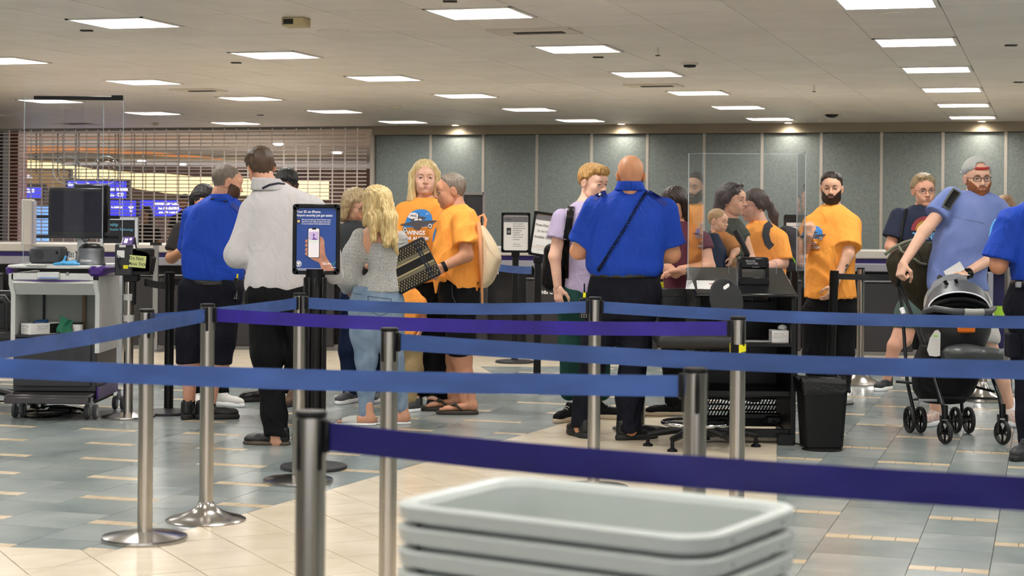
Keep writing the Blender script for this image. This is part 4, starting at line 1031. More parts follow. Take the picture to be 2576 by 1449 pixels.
mb.grid(rows); mb.grid([[(x,y+.0015,z) for x,y,z in r][::-1] for r in rows]); obj('cloth_fold',mb,mat('green_fabric','#1f6a4d',.7),t,sharp=180)
t=thing('white_tub','small white tub with a black lid on the kiosk shelf','tub',(P(196,820,KY+.17).x,KY+.17,zs)); obj('tub_body',MB().lathe([(.03,0),(.034,.004),(.036,.06),(.036,.066)],n=28),m_paper,t); obj('lid',MB().lathe([(.037,.066),(.037,.078),(.001,.079)],n=28),m_bk,t)
t=thing('floor_cables','tangle of grey cables and a floor outlet under the left kiosk','cables',(P(130,1035,KY+.3).x,KY+.35,0))
for i in range(5):
    pts=[]; 
    for j in range(14): u=j/13; pts.append((-.22+.44*u+.03*math.sin(u*9+i*2),-.25+.1*math.sin(u*7+i)+.08*i,.012+.02*abs(math.sin(u*6+i*1.3))))
    obj('cable',MB().tube(pts,.007),m_gap if i%2 else m_bk,t)
obj('floor_outlet',MB().lathe([(.14,0),(.13,.01),(.001,.012)],n=32,M=Matrix.Translation((-.03,-.2,0))),m_ssb,t); obj('power_brick',MB().box((.08,-.12,.03),(.16,.07,.05),bev=.01),m_bk,t)
t=thing('kiosk_cable','thin black cable looping on the floor left of the kiosk','cable',G(10,1000)); obj('wire',MB().tube([(-.1,0,.3),(-.05,-.1,.12),(-.12,-.22,.02),(-.02,-.34,.006),(.15,-.3,.006),(.25,-.1,.006)],.006),m_bk,t)
# ---------------- scanner box on the taped stanchion ----------------
sY=J.y-.02; t=thing('document_scanner','black document scanner box taped on top of a stanchion','scanner',(J.x,J.y,.98))
def sl(px,py,Y=None):
    q=P(px,py,Y or sY); return (q.x-J.x,(Y or sY)-J.y,q.z-.98)
def pbox(x0,y0,x1,y1,Y,d,bev=.006):
    a=P(x0,y1,Y);b=P(x1,y0,Y); return ((a.x+b.x)/2-J.x,Y+d/2-J.y,(a.z+b.z)/2-.98),(b.x-a.x,d,b.z-a.z),bev
c,d,b=pbox(288,615,333,693,sY-.06,.14); obj('housing',MB().box(c,d,bev=.008),mat('scanner_grey','#2a2a2d',.4),t)
c,d,b=pbox(325,617,380,694,sY-.03,.13); obj('black_shroud',MB().box(c,(d[0],d[1],d[2]*.8),bev=.01,M=None).prism([(sl(325,625)[0],sl(325,625)[2]),(sl(372,635)[0],sl(372,635)[2]),(sl(386,650)[0],sl(386,650)[2]),(sl(378,692)[0],sl(378,692)[2]),(sl(325,690)[0],sl(325,690)[2])],-.05,.08,M=Matrix(((1,0,0,0),(0,0,1,0),(0,1,0,0),(0,0,0,1)))),m_blk,t)
mb=MB(); mb.prism([(sl(303,625)[0],sl(303,625)[2]),(sl(313,597)[0],sl(313,597)[2]),(sl(340,597)[0],sl(340,597)[2]),(sl(344,625)[0],sl(344,625)[2])],-.06,-.01,M=Matrix(((1,0,0,0),(0,0,1,0),(0,1,0,0),(0,0,0,1)))); obj('display_wedge',mb,m_ssb,t)
F=frame(sl(322,606,sY-.09),(1,0,0),(.25,.2,1),(0,-1,.2)); mb=MB().box((0,0,.003),(.07,.055,.003),M=F); obj('lit_display',mb,mat('violet_display','#4b3b66',.3,emit=.4),t)
mb=MB().box((-.012,0,.006),(.022,.03,.001),M=F).box((.02,0,.006),(.014,.014,.001),M=F@Matrix.Rotation(.6,4,'Z')); obj('display_icon',mb,mat('violet_icon','#c9a9ff',.4,emit=1.2),t)
F=frame(sl(346,658,sY-.075),(1,0,-.08),(.08,0,1),(0,-1,0)); obj('yellow_note',MB().box((0,0,0),(.115,.082,.0015),M=F),mat('note_yellow','#c9d08a',.6),t)
mb=MB(); add_text(mb,'Do Not',.034,F@Matrix.Translation((-.01,.02,.001)),bold=.01,sx=.9); add_text(mb,'Move THX',.031,F@Matrix.Translation((0,-.018,.001)),bold=.01,sx=.85); obj('note_writing',mb,m_ink,t)
mb=MB()
for x0,y0,x1,y1 in((300,616,316,622),(294,630,313,648)):
    c,d,b=pbox(x0,y0,x1,y1,sY-.064,.004); mb.box(c,d)
obj('white_sticker',mb,m_paper,t)
c,d,b=pbox(310,667,322,676,sY-.064,.004); obj('yellow_sticker',MB().box(c,d),M_y,t)
obj('cable',MB().tube([sl(305,650,sY-.08),sl(296,642,sY-.09),sl(296,660,sY-.09),sl(303,678,sY-.08)],.004),m_bk,t)
obj('clamp',MB().box((.02,0,-.015),(.1,.09,.05),bev=.006).box((.03,0,-.1),(.03,.05,.2),bev=.004),m_bk,t)
m_tapec=mat('clear_tape','#cfcfcc',.2,alpha=.75,bump=.5,bscale=60)
for y,l in((747,'upper'),(800,'lower')):
    z=P(325,y,J.y).z; o=thing('clear_tape_wrap','crumpled clear printed tape around the scanner post, %s wrap'%l,'tape',(J.x,J.y,z))
    mb=MB(); n=20; rows=[]
    for i in range(n+1):
        a=2*PI*i/n; rows.append([(.037*math.cos(a)*(1+.06*math.sin(i*2.1+j)),.037*math.sin(a)*(1+.06*math.sin(i*1.3+j)),-.022+.011*j+.002*math.sin(i+j)) for j in range(5)])
    mb.grid(rows); obj('tape_film',mb,m_tapec,o,sharp=20)
# ---------------- left edge office chair ----------------
m_vin=mat('black_vinyl','#1a1a1c',.3,var=.15,scale=10)
CY_=12.6; t=thing('office_chair','black vinyl office chair at the left edge beside the kiosk','chair',(P(-15,1050,CY_).x,CY_,0)); cx=t.location.x
def q(px,py,Y=CY_): v=P(px,py,Y); return (v.x-cx,Y-CY_,v.z)
sd=Sdf().u(rbx(q(-14,845),(.25,.24,.04),.035)); sobj('seat',sd.mesh(.012),m_vin,t)
sd=Sdf().u(rbx(q(0,785,CY_+.2),(.16,.04,.16),.04)); sobj('backrest',sd.mesh(.012),m_vin,t)
obj('armrest',MB().tube([q(-20,752),q(10,752),q(18,765),q(16,800),q(18,840)],[.03,.034,.03,.02,.02],n=12),m_vin,t)
obj('gas_column',MB().cyl(q(-15,990),q(-15,850),.03),m_bk,t)
for k_ in range(5):
    a=R(-20+72*k_); e=(.32*math.cos(a),.32*math.sin(a)); l=obj('leg',MB().tube([(0,0,.13),(e[0]*.6,e[1]*.6,.1),(e[0],e[1],.075)],[.03,.024,.018],n=8),m_bk,t); obj('glide',MB().lathe([(.032,0),(.03,.012),(.012,.02),(.012,.07)],n=16,M=Matrix.Translation((e[0],e[1],0))),m_bk,l)
# ---------------- right kiosk ----------------
RY=10.95; rx0,rx1=P(1742,740,RY).x,P(2012,740,RY).x; rc=(rx0+rx1)/2; rw=rx1-rx0; RD=.62
m_rk=mat('kiosk_black','#0b0b0c',.38,spec=.3,var=.12,scale=8); m_rk2=mat('kiosk_black_side','#131315',.45,spec=.3)
K2=thing('black_podium','black metal podium with sloped top and perforated back, right of centre','podium',(rc,RY,0))
def rz_(y): return P(1880,y,RY).z
slope=math.atan2(rz_(678)*0+.148,RD)
T=Matrix.Translation((0,0,rz_(741)))@Matrix.Rotation(slope,4,'X')
obj('sloped_top',MB().box((0,RD/2-.02,0),(rw-.03,RD+.03,.024),bev=.01,M=T),mat('kiosk_top','#161618',.28,spec=.35),K2)
for s in(-1,1):
    mb=MB().prism([(0.0,0),(0.0,rz_(750)),(RD,rz_(750)+.14),(RD,0)],s*(rw/2-.02)-(.03 if s>0 else .0),s*(rw/2-.02)+(.03 if s<0 else 0),M=Matrix(((0,0,1,0),(1,0,0,0),(0,1,0,0),(0,0,0,1))))
    obj('side_panel',mb,m_rk2,K2)
mb=MB().box((0,.26,rz_(868)),(rw-.08,.5,.02)); obj('middle_shelf',mb,m_rk,K2)
obj('lower_shelf',MB().box((0,.3,rz_(992)),(rw-.08,.5,.03)),m_rk,K2)
obj('plinth',MB().box((0,.06,rz_(1092)),(rw-.08,.05,.05)).box((rw/2-.08,-.01,rz_(1105)),(.1,.06,.07)),m_rk,K2)
mb=MB()
def perf(z0,z1,x0,x1,nrow,ang,y):
    rh=(z1-z0)/nrow
    for r in range(nrow):
        zc=z0+rh*(r+.5); n=int((x1-x0)/.021)
        mb.box(((x0+x1)/2,y,z0+rh*r),(x1-x0,.004,.012))
        for i in range(n+1):
            x=x0+(x1-x0)*i/n; mb.box((0,0,0),(.0095,.004,rh*1.0),M=Matrix.Translation((x,y,zc))@Matrix.Rotation(ang,4,'Y'))
    mb.box(((x0+x1)/2,y,z1),(x1-x0,.004,.01))
RB=lambda y: P(1880,y,RY+RD-.01).z
perf(RB(1047),RB(1003),-rw/2+.03,rw/2-.05,3,R(25),RD-.01)
perf(RB(757),RB(744),-.13,rw/2-.1,1,R(-25),RD-.01)
mb.box((0,RD-.01,(RB(1003)+RB(757))/2),(rw-.06,.004,RB(757)-RB(1003))); mb.box((0,RD-.01,RB(1047)/2+.02),(rw-.06,.004,RB(1047)-.04))
mb.box((-rw/2+.1,RD-.01,RB(750)),(.16,.004,.04)).box((rw/2-.07,RD-.01,RB(750)),(.07,.004,.04)).box((0,RD-.01,RB(742)+.05),(rw-.06,.004,.1))
o=obj('perforated_back',mb,m_rk,K2); o['kind']='stuff'
obj('power_strip',MB().box((.1,.32,rz_(1060)),(.34,.05,.04),bev=.008).box((.22,.3,rz_(1068)),(.1,.1,.05),bev=.01),m_bk,K2)
obj('cable',MB().tube([(.2,.3,rz_(1065)),(.25,.1,rz_(1080)),(.28,-.02,.02),(.36,-.1,.006),(.5,-.12,.006)],.005),m_bk,K2)
def ont(px,v): # point on the sloped top, v 0 front..1 back
    p=T@Vector((0,v*RD,.012)); y=RY+p.y; return Vector((P(px,700,y).x,y,p.z))
def tilt_thing(nm,lb,cat,px,v,rz=0):
    l=ont(px,v); t=thing(nm,lb,cat,l); t.rotation_euler=Euler((slope,0,rz)); return t
t=tilt_thing('document_sheet','white document sheet with a small photo on the right kiosk top','paper',1790,.27,R(-8)); obj('sheet',MB().box((-.02,0,.002),(.28,.20,.002)),m_paper,t); obj('printed_photo',MB().box((0.0,.02,.0035),(.03,.02,.001)),mat('red_print','#aa6666',.6),t); obj('printed_lines',MB().box((.06,.02,.0035),(.06,.004,.001)).box((.05,.01,.0035),(.05,.003,.001)),m_gink,t)
t=tilt_thing('counterfeit_detector','black arch shaped currency checker on the right kiosk top','detector',1893,.40); t.rotation_euler=(0,0,0); t.location.z-=.012
w=76/FPX*11.2
obj('hood',MB().box((0,.0,.135),(w,.12,.075),bev=.012),m_bk,t); obj('foot_block',MB().box((0,0,.02),(w,.13,.05),bev=.006),m_bk,t)
for s in(-1,1): obj('side_wall',MB().box((s*(w/2-.01),0,.07),(.022,.12,.14),bev=.005),m_bk,t)
mb=MB(); add_text(mb,'FRAUD',.017,frame((-.022,-.0612,.148),(1,0,0),(0,0,1),(0,-1,0)),bold=.03,sx=1.15); add_text(mb,'FIGHTER',.017,frame((-.01,-.0612,.132),(1,0,0),(0,0,1),(0,-1,0)),bold=.03,sx=1.1); add_text(mb,'800-883-8822',.008,frame((.012,-.0612,.11),(1,0,0),(0,0,1),(0,-1,0)),bold=.02); obj('lettering',mb,mat('grey_letters','#9a9a9e',.5),t)
t=tilt_thing('clear_card_stand','low clear acrylic stand behind the currency checker','card stand',1893,.75); t.rotation_euler=(0,0,0); obj('pane',MB().box((0,0,.045),(.31,.004,.07)),m_clr,t); obj('pane_rim',MB().tube([(-.155,0,.0),(-.155,0,.075),(-.15,0,.08),(.15,0,.08),(.155,0,.075),(.155,0,0)],.0018,n=6),m_film,t)
sh0=RY+.08; sh1=RY+RD-.02
SH=thing('acrylic_kiosk_shield','three sided clear acrylic shield standing on the right kiosk','shield',(rc,sh1,1.07))
xa,xb=P(1768,500,sh1).x-rc,P(2005,500,sh1).x-rc; ztop2=P(1890,387,sh1).z-1.07
obj('rear_pane',MB().box(((xa+xb)/2,0,ztop2/2),(xb-xa,.005,ztop2)),m_clr,SH)
for s,xp,nm in((-1,1732,'left'),(1,2026,'right')):
    xfr=P(xp,500,sh0).x-rc; xr=xa if s<0 else xb; yb=sh0-sh1; z0=-.07; 
    mb=MB(); mb.add([(xfr,yb,z0-.05),(xr,0,0),(xr,0,ztop2),(xfr,yb,ztop2),(xfr+.005,yb,z0-.05),(xr+.005,0,0),(xr+.005,0,ztop2),(xfr+.005,yb,ztop2)],[(0,1,2,3),(7,6,5,4),(0,3,7,4),(1,5,6,2),(3,2,6,7),(0,4,5,1)]); obj('side_pane',mb,m_clr,SH)
mb=MB().box((xa,0,ztop2/2),(.005,.007,ztop2)).box((xb,0,ztop2/2),(.005,.007,ztop2)).box(((xa+xb)/2,0,ztop2),(xb-xa,.006,.003))
for xp in(1732,2026): 
    xfr=P(xp,500,sh0).x-rc; mb.box((xfr,sh0-sh1,(ztop2-.07)/2-.02),(.005,.005,ztop2+.07))
obj('pane_edge',mb,m_film,SH)
gb=gloves_box('white_glove_box','small white glove box at the right end of the black podium shelf',(P(1960,865,RY+.12).x,RY+.14,rz_(868)+.01),0,'Sensi Touch',L=.107,Wd=.14,Hh=.078)
t=thing('plastic_wrap','crumpled clear plastic on the podium shelf glove box','plastic wrap',(gb.location.x+.02,gb.location.y,gb.location.z+.078)); sd=Sdf().u(ell((0,0,.012),(.03,.03,.02))); sd.disp=folds(4,.006,80); sobj('wrap',sd.mesh(.005),m_tapec,t)
t=thing('shelf_paper','white papers lying on the middle shelf of the black podium','paper',(P(1895,862,RY+.2).x,RY+.2,rz_(868)+.01)); obj('sheet',MB().box((0,0,.002),(.2,.12,.004),rz=.1),m_paper,t)
# ---------------- stool ----------------
st_=G(1765,1122); t=thing('drafting_stool','black drafting stool with chrome foot ring behind the taped post','stool',st_)
ox,oy=st_.x,st_.y
def q2(px,py,Y=None): Y=Y or oy; v=P(px,py,Y); return (v.x-ox,Y-oy,v.z)
sd=Sdf().u(rbx(q2(1752,856),(.255,.23,.035),.032)).u(ell(q2(1752,845),(.23,.2,.03)),.03); sobj('seat',sd.mesh(.012),mat('stool_foam','#1d1c1c',.55,var=.2,scale=25),t)
obj('seat_plate',MB().box(q2(1765,872),(.26,.2,.025),bev=.008).cyl(q2(1765,905),q2(1765,872),.03),m_bk,t)
obj('gas_column',MB().cyl((0,0,.12),q2(1765,900),.025).cyl((0,0,.1),(0,0,.3),.035),m_bk,t)
mb=MB(); bz=q2(1822,770,oy-.2)
M=Matrix.Translation((q2(1826,757,oy-.12)))@Matrix.Rotation(R(-14),4,'Y')@Matrix.Rotation(R(14),4,'Z')
sd=Sdf().u(rbx((0,0,0),(.1,.016,.155),.016)); sd.p=[]; 
def ovl(X,Y,Z):
    a=np.sqrt((X/.105)**2+((Z+.0)/.145)**2); d=(a-1)*.1; e=np.abs(Y+.6*X*X)-.014; return np.sqrt(np.maximum(d,0)**2+np.maximum(e,0)**2)+np.minimum(np.maximum(d,e),0)
sd.u((ovl,np.array([-.12,-.03,-.16]),np.array([.12,.03,.16]))); sd.sub(rbx((.025,0,.085),(.026,.05,.012),.01,np.array(Matrix.Rotation(R(-20),3,'Y'))),.004)
sobj('backrest',sd.mesh(.007),mat('backrest_grey','#2b2c2f',.5),t,M=M)
obj('back_stem',MB().tube([q2(1850,790,oy-.02),q2(1858,830,oy+.02),q2(1850,868,oy+.1),q2(1790,880)],[.018,.02,.018,.016],n=8),m_bk,t)
zr=.145; obj('foot_ring',MB().tube([(.215*math.cos(a*PI/20)-.03,.215*math.sin(a*PI/20),zr) for a in range(40)],.011,n=10,closed=True),mat('chrome','#d8d8da',.12,metal=1),t)
mb=MB()
for a in(.5,2.6,4.2): mb.tube([(0,0,zr-.01),(.2*math.cos(a)-.03,.2*math.sin(a),zr-.01)],.01,n=8)
obj('ring_spoke',mb,m_bk,t)
for k_,a in enumerate((R(182),R(232),R(300),R(358),R(80))):
    e=(.335*math.cos(a),.335*math.sin(a)); l=obj('leg',MB().tube([(0,0,.115),(e[0]*.5,e[1]*.5,.1),(e[0],e[1],.072)],[.03,.025,.02],n=8),m_bk,t); obj('glide',MB().lathe([(.032,0),(.03,.012),(.012,.022),(.012,.07)],n=16,M=Matrix.Translation((e[0],e[1],0))),m_bk,l)
# ---------------- people: shared templates ----------------
def rotm(yaw,pitch=0,roll=0):
    # head frame: x = subject's right, y = forward, z = up ; yaw 0 faces the camera, 90 faces image right
    a=R(yaw); L_=Vector((math.cos(a),math.sin(a),0)); F_=Vector((math.sin(a),-math.cos(a),0))
    M=Matrix(((-L_.x,F_.x,0),(-L_.y,F_.y,0),(0,0,1)))
    return M@Matrix.Rotation(R(-pitch),3,'X')@Matrix.Rotation(R(roll),3,'Y')
def head_sdf(fem=0,baby=0,fat=0):
    s=Sdf(); w=.074
    s.u(ell((0,-.012,.035),(.075,.094,.082)),.02)
    s.u(ell((0,.026,-.018),(.057+.005*fat,.064,.080)),.03)
    jw=.031-.007*fem+.006*fat
    s.u(cap((-jw,.022,-.070),(jw,.022,-.070),.029,.029),.03)
    s.u(cap((-jw*.5,.04,-.085),(jw*.5,.04,-.085),.024,.024),.03)
    s.u(ell((0,.066,-.094+.006*fem),(.022-.004*fem,.02,.019)),.02)
    for i in(-1,1):
        s.u(ell((i*.040,.056,-.026),(.022,.024,.022)),.018)
        s.u(ell((i*.028,.060,-.05),(.022,.022,.026)),.02)
    s.u(cap((-.034,.074,.020),(.034,.074,.020),.011,.011),.016)
    s.u(ell((0,.075,.035),(.045,.022,.03)),.02)
    for i in(-1,1): s.sub(ell((i*.031,.092,.0),(.0175,.013,.0125)),.012)
    s.u(cap((0,.086,.008),(0,.104,-.026),.0065,.0095),.008)
    s.u(ell((0,.106,-.031),(.0115,.011,.0095)),.006)
    for i in(-1,1): s.u(ell((i*.0125,.097,-.034),(.0075,.0095,.0075)),.006)
    for i in(-1,1): s.sub(ell((i*.006,.105,-.041),(.0032,.004,.003)),.003)
    s.u(ell((0,.080,-.058),(.030,.014,.018)),.014)
    s.u(cap((-.020,.0835,-.0590),(0,.0915,-.0560),.004,.0048),.008).u(cap((.020,.0835,-.0590),(0,.0915,-.0560),.004,.0048),.008)
    s.u(ell((0,.0855,-.0655),(.018,.0075,.006)),.008)
    s.sub(cap((-.022,.0945,-.0608),(.022,.0945,-.0608),.0030,.0030),.003)
    for i in(-1,1): # lids
        s.u(cap((i*.018,.0835,.0040),(i*.031,.0890,.0078),.0036,.0044),.004).u(cap((i*.031,.0890,.0078),(i*.045,.0795,.0035),.0044,.0036),.004)
        s.u(cap((i*.019,.0835,-.0062),(i*.044,.0795,-.0052),.0034,.0034),.005)
    s.u(cap((0,-.022,-.04),(0,-.030,-.095),.050-.008*fem,.046-.007*fem),.025)
    for i in(-1,1):
        Rm=np.array(Euler((R(-12),R(i*12),R(i*22))).to_matrix())
        s.u(ell((i*.0765,-.008,-.010),(.0075,.020,.031),Rm),.006); s.sub(ell((i*.0845,-.004,-.008),(.0055,.012,.020),Rm),.004)
    return s
_H={}
def head_tpl(key):
    if key not in _H:
        s=head_sdf(fem=1 if key=='f' else (1 if key=='b' else 0),fat=1 if key=='mf' else 0); _H[key]=(s,s.mesh(.0037))
    return _H[key]
def hand_sdf(curl=(15,20,15),spread=1,thumb=0,fist=0):
    s=Sdf()
    s.u(rbx((0,0,.048),(.037,.0135,.046),.012),.0).u(ell((0,0,.01),(.029,.019,.03)),.02).u(ell((.02,.008,.038),(.018,.014,.03)),.014)
    for i,(x,L,r) in enumerate(((.0285,.070,.0092),(.0095,.079,.0095),(-.0100,.073,.009),(-.0285,.057,.0082))):
        p=Vector((x,0,.088-.004*abs(i-1.2))); a=0; sp=R((1.5-i)*4*spread)
        for k,(f,c) in enumerate(zip((.46,.30,.24),curl)):
            a+=R(c+(i*2 if k==0 else 0)); d=Vector((math.sin(sp)*math.cos(a),math.sin(a),math.cos(a)*math.cos(sp))); q=p+d*(L*f)
            s.u(cap(p,q,r*(1-.06*k),r*(.94-.08*k)),.006 if k==0 else .003); p=q
    t0=Vector((.024,.008,.025)); t1=t0+Vector((.026,.016+.012*thumb,.026)); t2=t1+Vector((.010-.02*thumb,.012+.012*thumb,.029)); t3=t2+Vector((-.004-.02*thumb,.008+.008*thumb,.023))
    s.u(cap(t0,t1,.0145,.0125),.010).u(cap(t1,t2,.0120,.0105),.004).u(cap(t2,t3,.0103,.0085),.003)
    return s
HANDS={'relax':(18,28,18),'flat':(4,6,4),'grip':(62,78,48),'hold':(35,48,30),'point':(8,12,8)}
_HD={}
def hand_tpl(k):
    if k not in _HD: _HD[k]=hand_sdf(HANDS[k],thumb=1 if k in('grip','hold') else 0).mesh(.0036)
    return _HD[k]
def hand_mat(w,d,nrm,side,sc=1.0):
    # side +1 : thumb on +x of the frame
    d=Vector(d).normalized(); n=Vector(nrm); n=(n-d*n.dot(d)).normalized(); x=n.cross(d)*side
    m=Matrix.Identity(4)
    for i in range(3): m[i][0]=x[i]*sc;m[i][1]=n[i]*sc;m[i][2]=d[i]*sc;m[i][3]=w[i]
    return m
def fix(vq,M):
    v,q=vq; M=np.array(M); v=v@M[:3,:3].T+M[:3,3]
    if np.linalg.det(M[:3,:3])<0: q=q[:,::-1]
    return v,q
def shoe_tpl(kind):
    k='shoe_'+kind
    if k in _HD: return _HD[k]
    out=[]
    if kind in('sneaker','black','dress'):
        th={'sneaker':.030,'black':.034,'dress':.022}[kind]
        up=Sdf().u(cap((0,.12,th+.012),(0,-.03,th+.022),.036,.036),.02).u(ell((0,.15,th+.008),(.042,.062,.035)),.02).u(cap((0,-.04,th+.02),(0,-.035,th+.065),.035,.034),.02).u(cap((0,.02,th+.03),(0,-.03,th+.07),.034,.033),.025)
        zc=th-.004; up.cut(lambda X,Y,Z:(zc-Z)+0*X+0*Y); up.sub(ell((0,-.035,th+.1),(.026,.03,.045)),.004)
        so=Sdf().u(ell((0,.105,th*.45),(.050,.115,th*1.5)),.02).u(ell((0,-.02,th*.45),(.041,.062,th*1.5)),.03)
        so.cut(lambda X,Y,Z:np.maximum(-Z,Z-th-.004*(np.abs(Y)*6))+0*X)
        out=[up.mesh(.0055),so.mesh(.0055)]
    elif kind in('flipflop','slide','platform'):
        th={'flipflop':.028,'slide':.016,'platform':.05}[kind]
        ft=foot_sdf(th)
        so=Sdf().u(ell((0,.105,th*.45),(.050,.118,th*1.6)),.02).u(ell((0,-.02,th*.45),(.042,.064,th*1.6)),.03); so.cut(lambda X,Y,Z:np.maximum(-Z,Z-th)+0*X)
        st_=Sdf()
        if kind=='flipflop':
            for s in(-1,1): st_.u(cap((s*.044,.04,th+.008),(s*.03,.085,th+.045),.008,.009),.01).u(cap((s*.03,.085,th+.045),(.008,.15,th+.022),.011,.006),.01)
        else:
            base=foot_sdf(th); f0=base.ev
            def shell(X,Y,Z):
                d=f0(X,Y,Z)-.006; y0,y1=((.055,.165) if kind=='slide' else (.05,.15))
                return np.maximum(np.maximum(d,-(d+.010)),np.maximum(y0-Y,Y-y1))+0*X
            st_.u((shell,np.array([-.07,-.1,0]),np.array([.07,.24,.16])),0); st_.cut(lambda X,Y,Z:(th-.012-Z)+0*X+0*Y)
        out=[st_.mesh(.005),so.mesh(.0055),ft.mesh(.005)]
    _HD[k]=out; return out
def foot_sdf(th):
    s=Sdf().u(cap((0,-.035,th+.03),(0,.1,th+.02),.03,.024),.02).u(ell((0,.13,th+.015),(.042,.045,.02)),.02).u(ell((0,-.045,th+.028),(.030,.032,.032)),.02).u(cap((0,-.03,th+.05),(0,-.025,th+.13),.034,.036),.03)
    for i in range(5):
        x=(i-2)*.0165; L=.176-.010*max(0,i-0)*1.0 if True else 0; s.u(cap((x*.95,.145,th+.014),(x,.158+.03-.009*(i),th+.010),.0095 if i else .012,.0085 if i else .0115),.005)
    s.cut(lambda X,Y,Z:(th-Z)+0*X+0*Y); return s
SK={}
def skin(c,lip='#a8605a'):
    return mat('skin_'+c[1:],c,.48,var=.05,scale=14,bump=.04,bscale=240),mat('lips_'+c[1:],lip,.45)
def hairmat(c,c2=None,st=(1,1,.12),sc=130):
    return mat('hair_'+c[1:],c,.42,col2=c2 or c,scale=sc,stretch=st,bump=.55,bscale=sc*1.3,detail=4)
def wrinkle(m,sc=10,st=(1,1,.55),dist=.035,strength=.55):
    nt=m.node_tree
    if nt.nodes.get('wr'): return m
    b=nt.nodes['Principled BSDF']; tc=nt.nodes.new('ShaderNodeTexCoord'); mp=nt.nodes.new('ShaderNodeMapping'); mp.inputs['Scale'].default_value=st; mp.inputs['Rotation'].default_value=(.3,.5,.2)
    n=nt.nodes.new('ShaderNodeTexNoise'); n.name='wr'; n.inputs['Scale'].default_value=sc; n.inputs['Detail'].default_value=2.5; n.inputs['Roughness'].default_value=.45; n.inputs['Distortion'].default_value=1.4
    bp=nt.nodes.new('ShaderNodeBump'); bp.inputs['Strength'].default_value=strength; bp.inputs['Distance'].default_value=dist
    nt.links.new(tc.outputs['Object'],mp.inputs[0]); nt.links.new(mp.outputs[0],n.inputs['Vector']); nt.links.new(n.outputs[0],bp.inputs['Height'])
    old=b.inputs['Normal'].links
    if old: nt.links.new(old[0].from_socket,bp.inputs['Normal'])
    nt.links.new(bp.outputs[0],b.inputs['Normal']); return m
def clothm(nm,c,var=.05,rough=.75,bump=.10,bscale=500,**k): return wrinkle(mat(nm,c,rough,var=var,scale=k.pop('scale',6),bump=bump,bscale=bscale,spec=k.pop('spec',.15),**k))
HL=([-.12,-.075,-.05,-.03,-.012,.004,.018,.035,.06,.1],[-.062,-.058,-.045,-.035,-.030,-.030,-.012,.026,.040,.040])
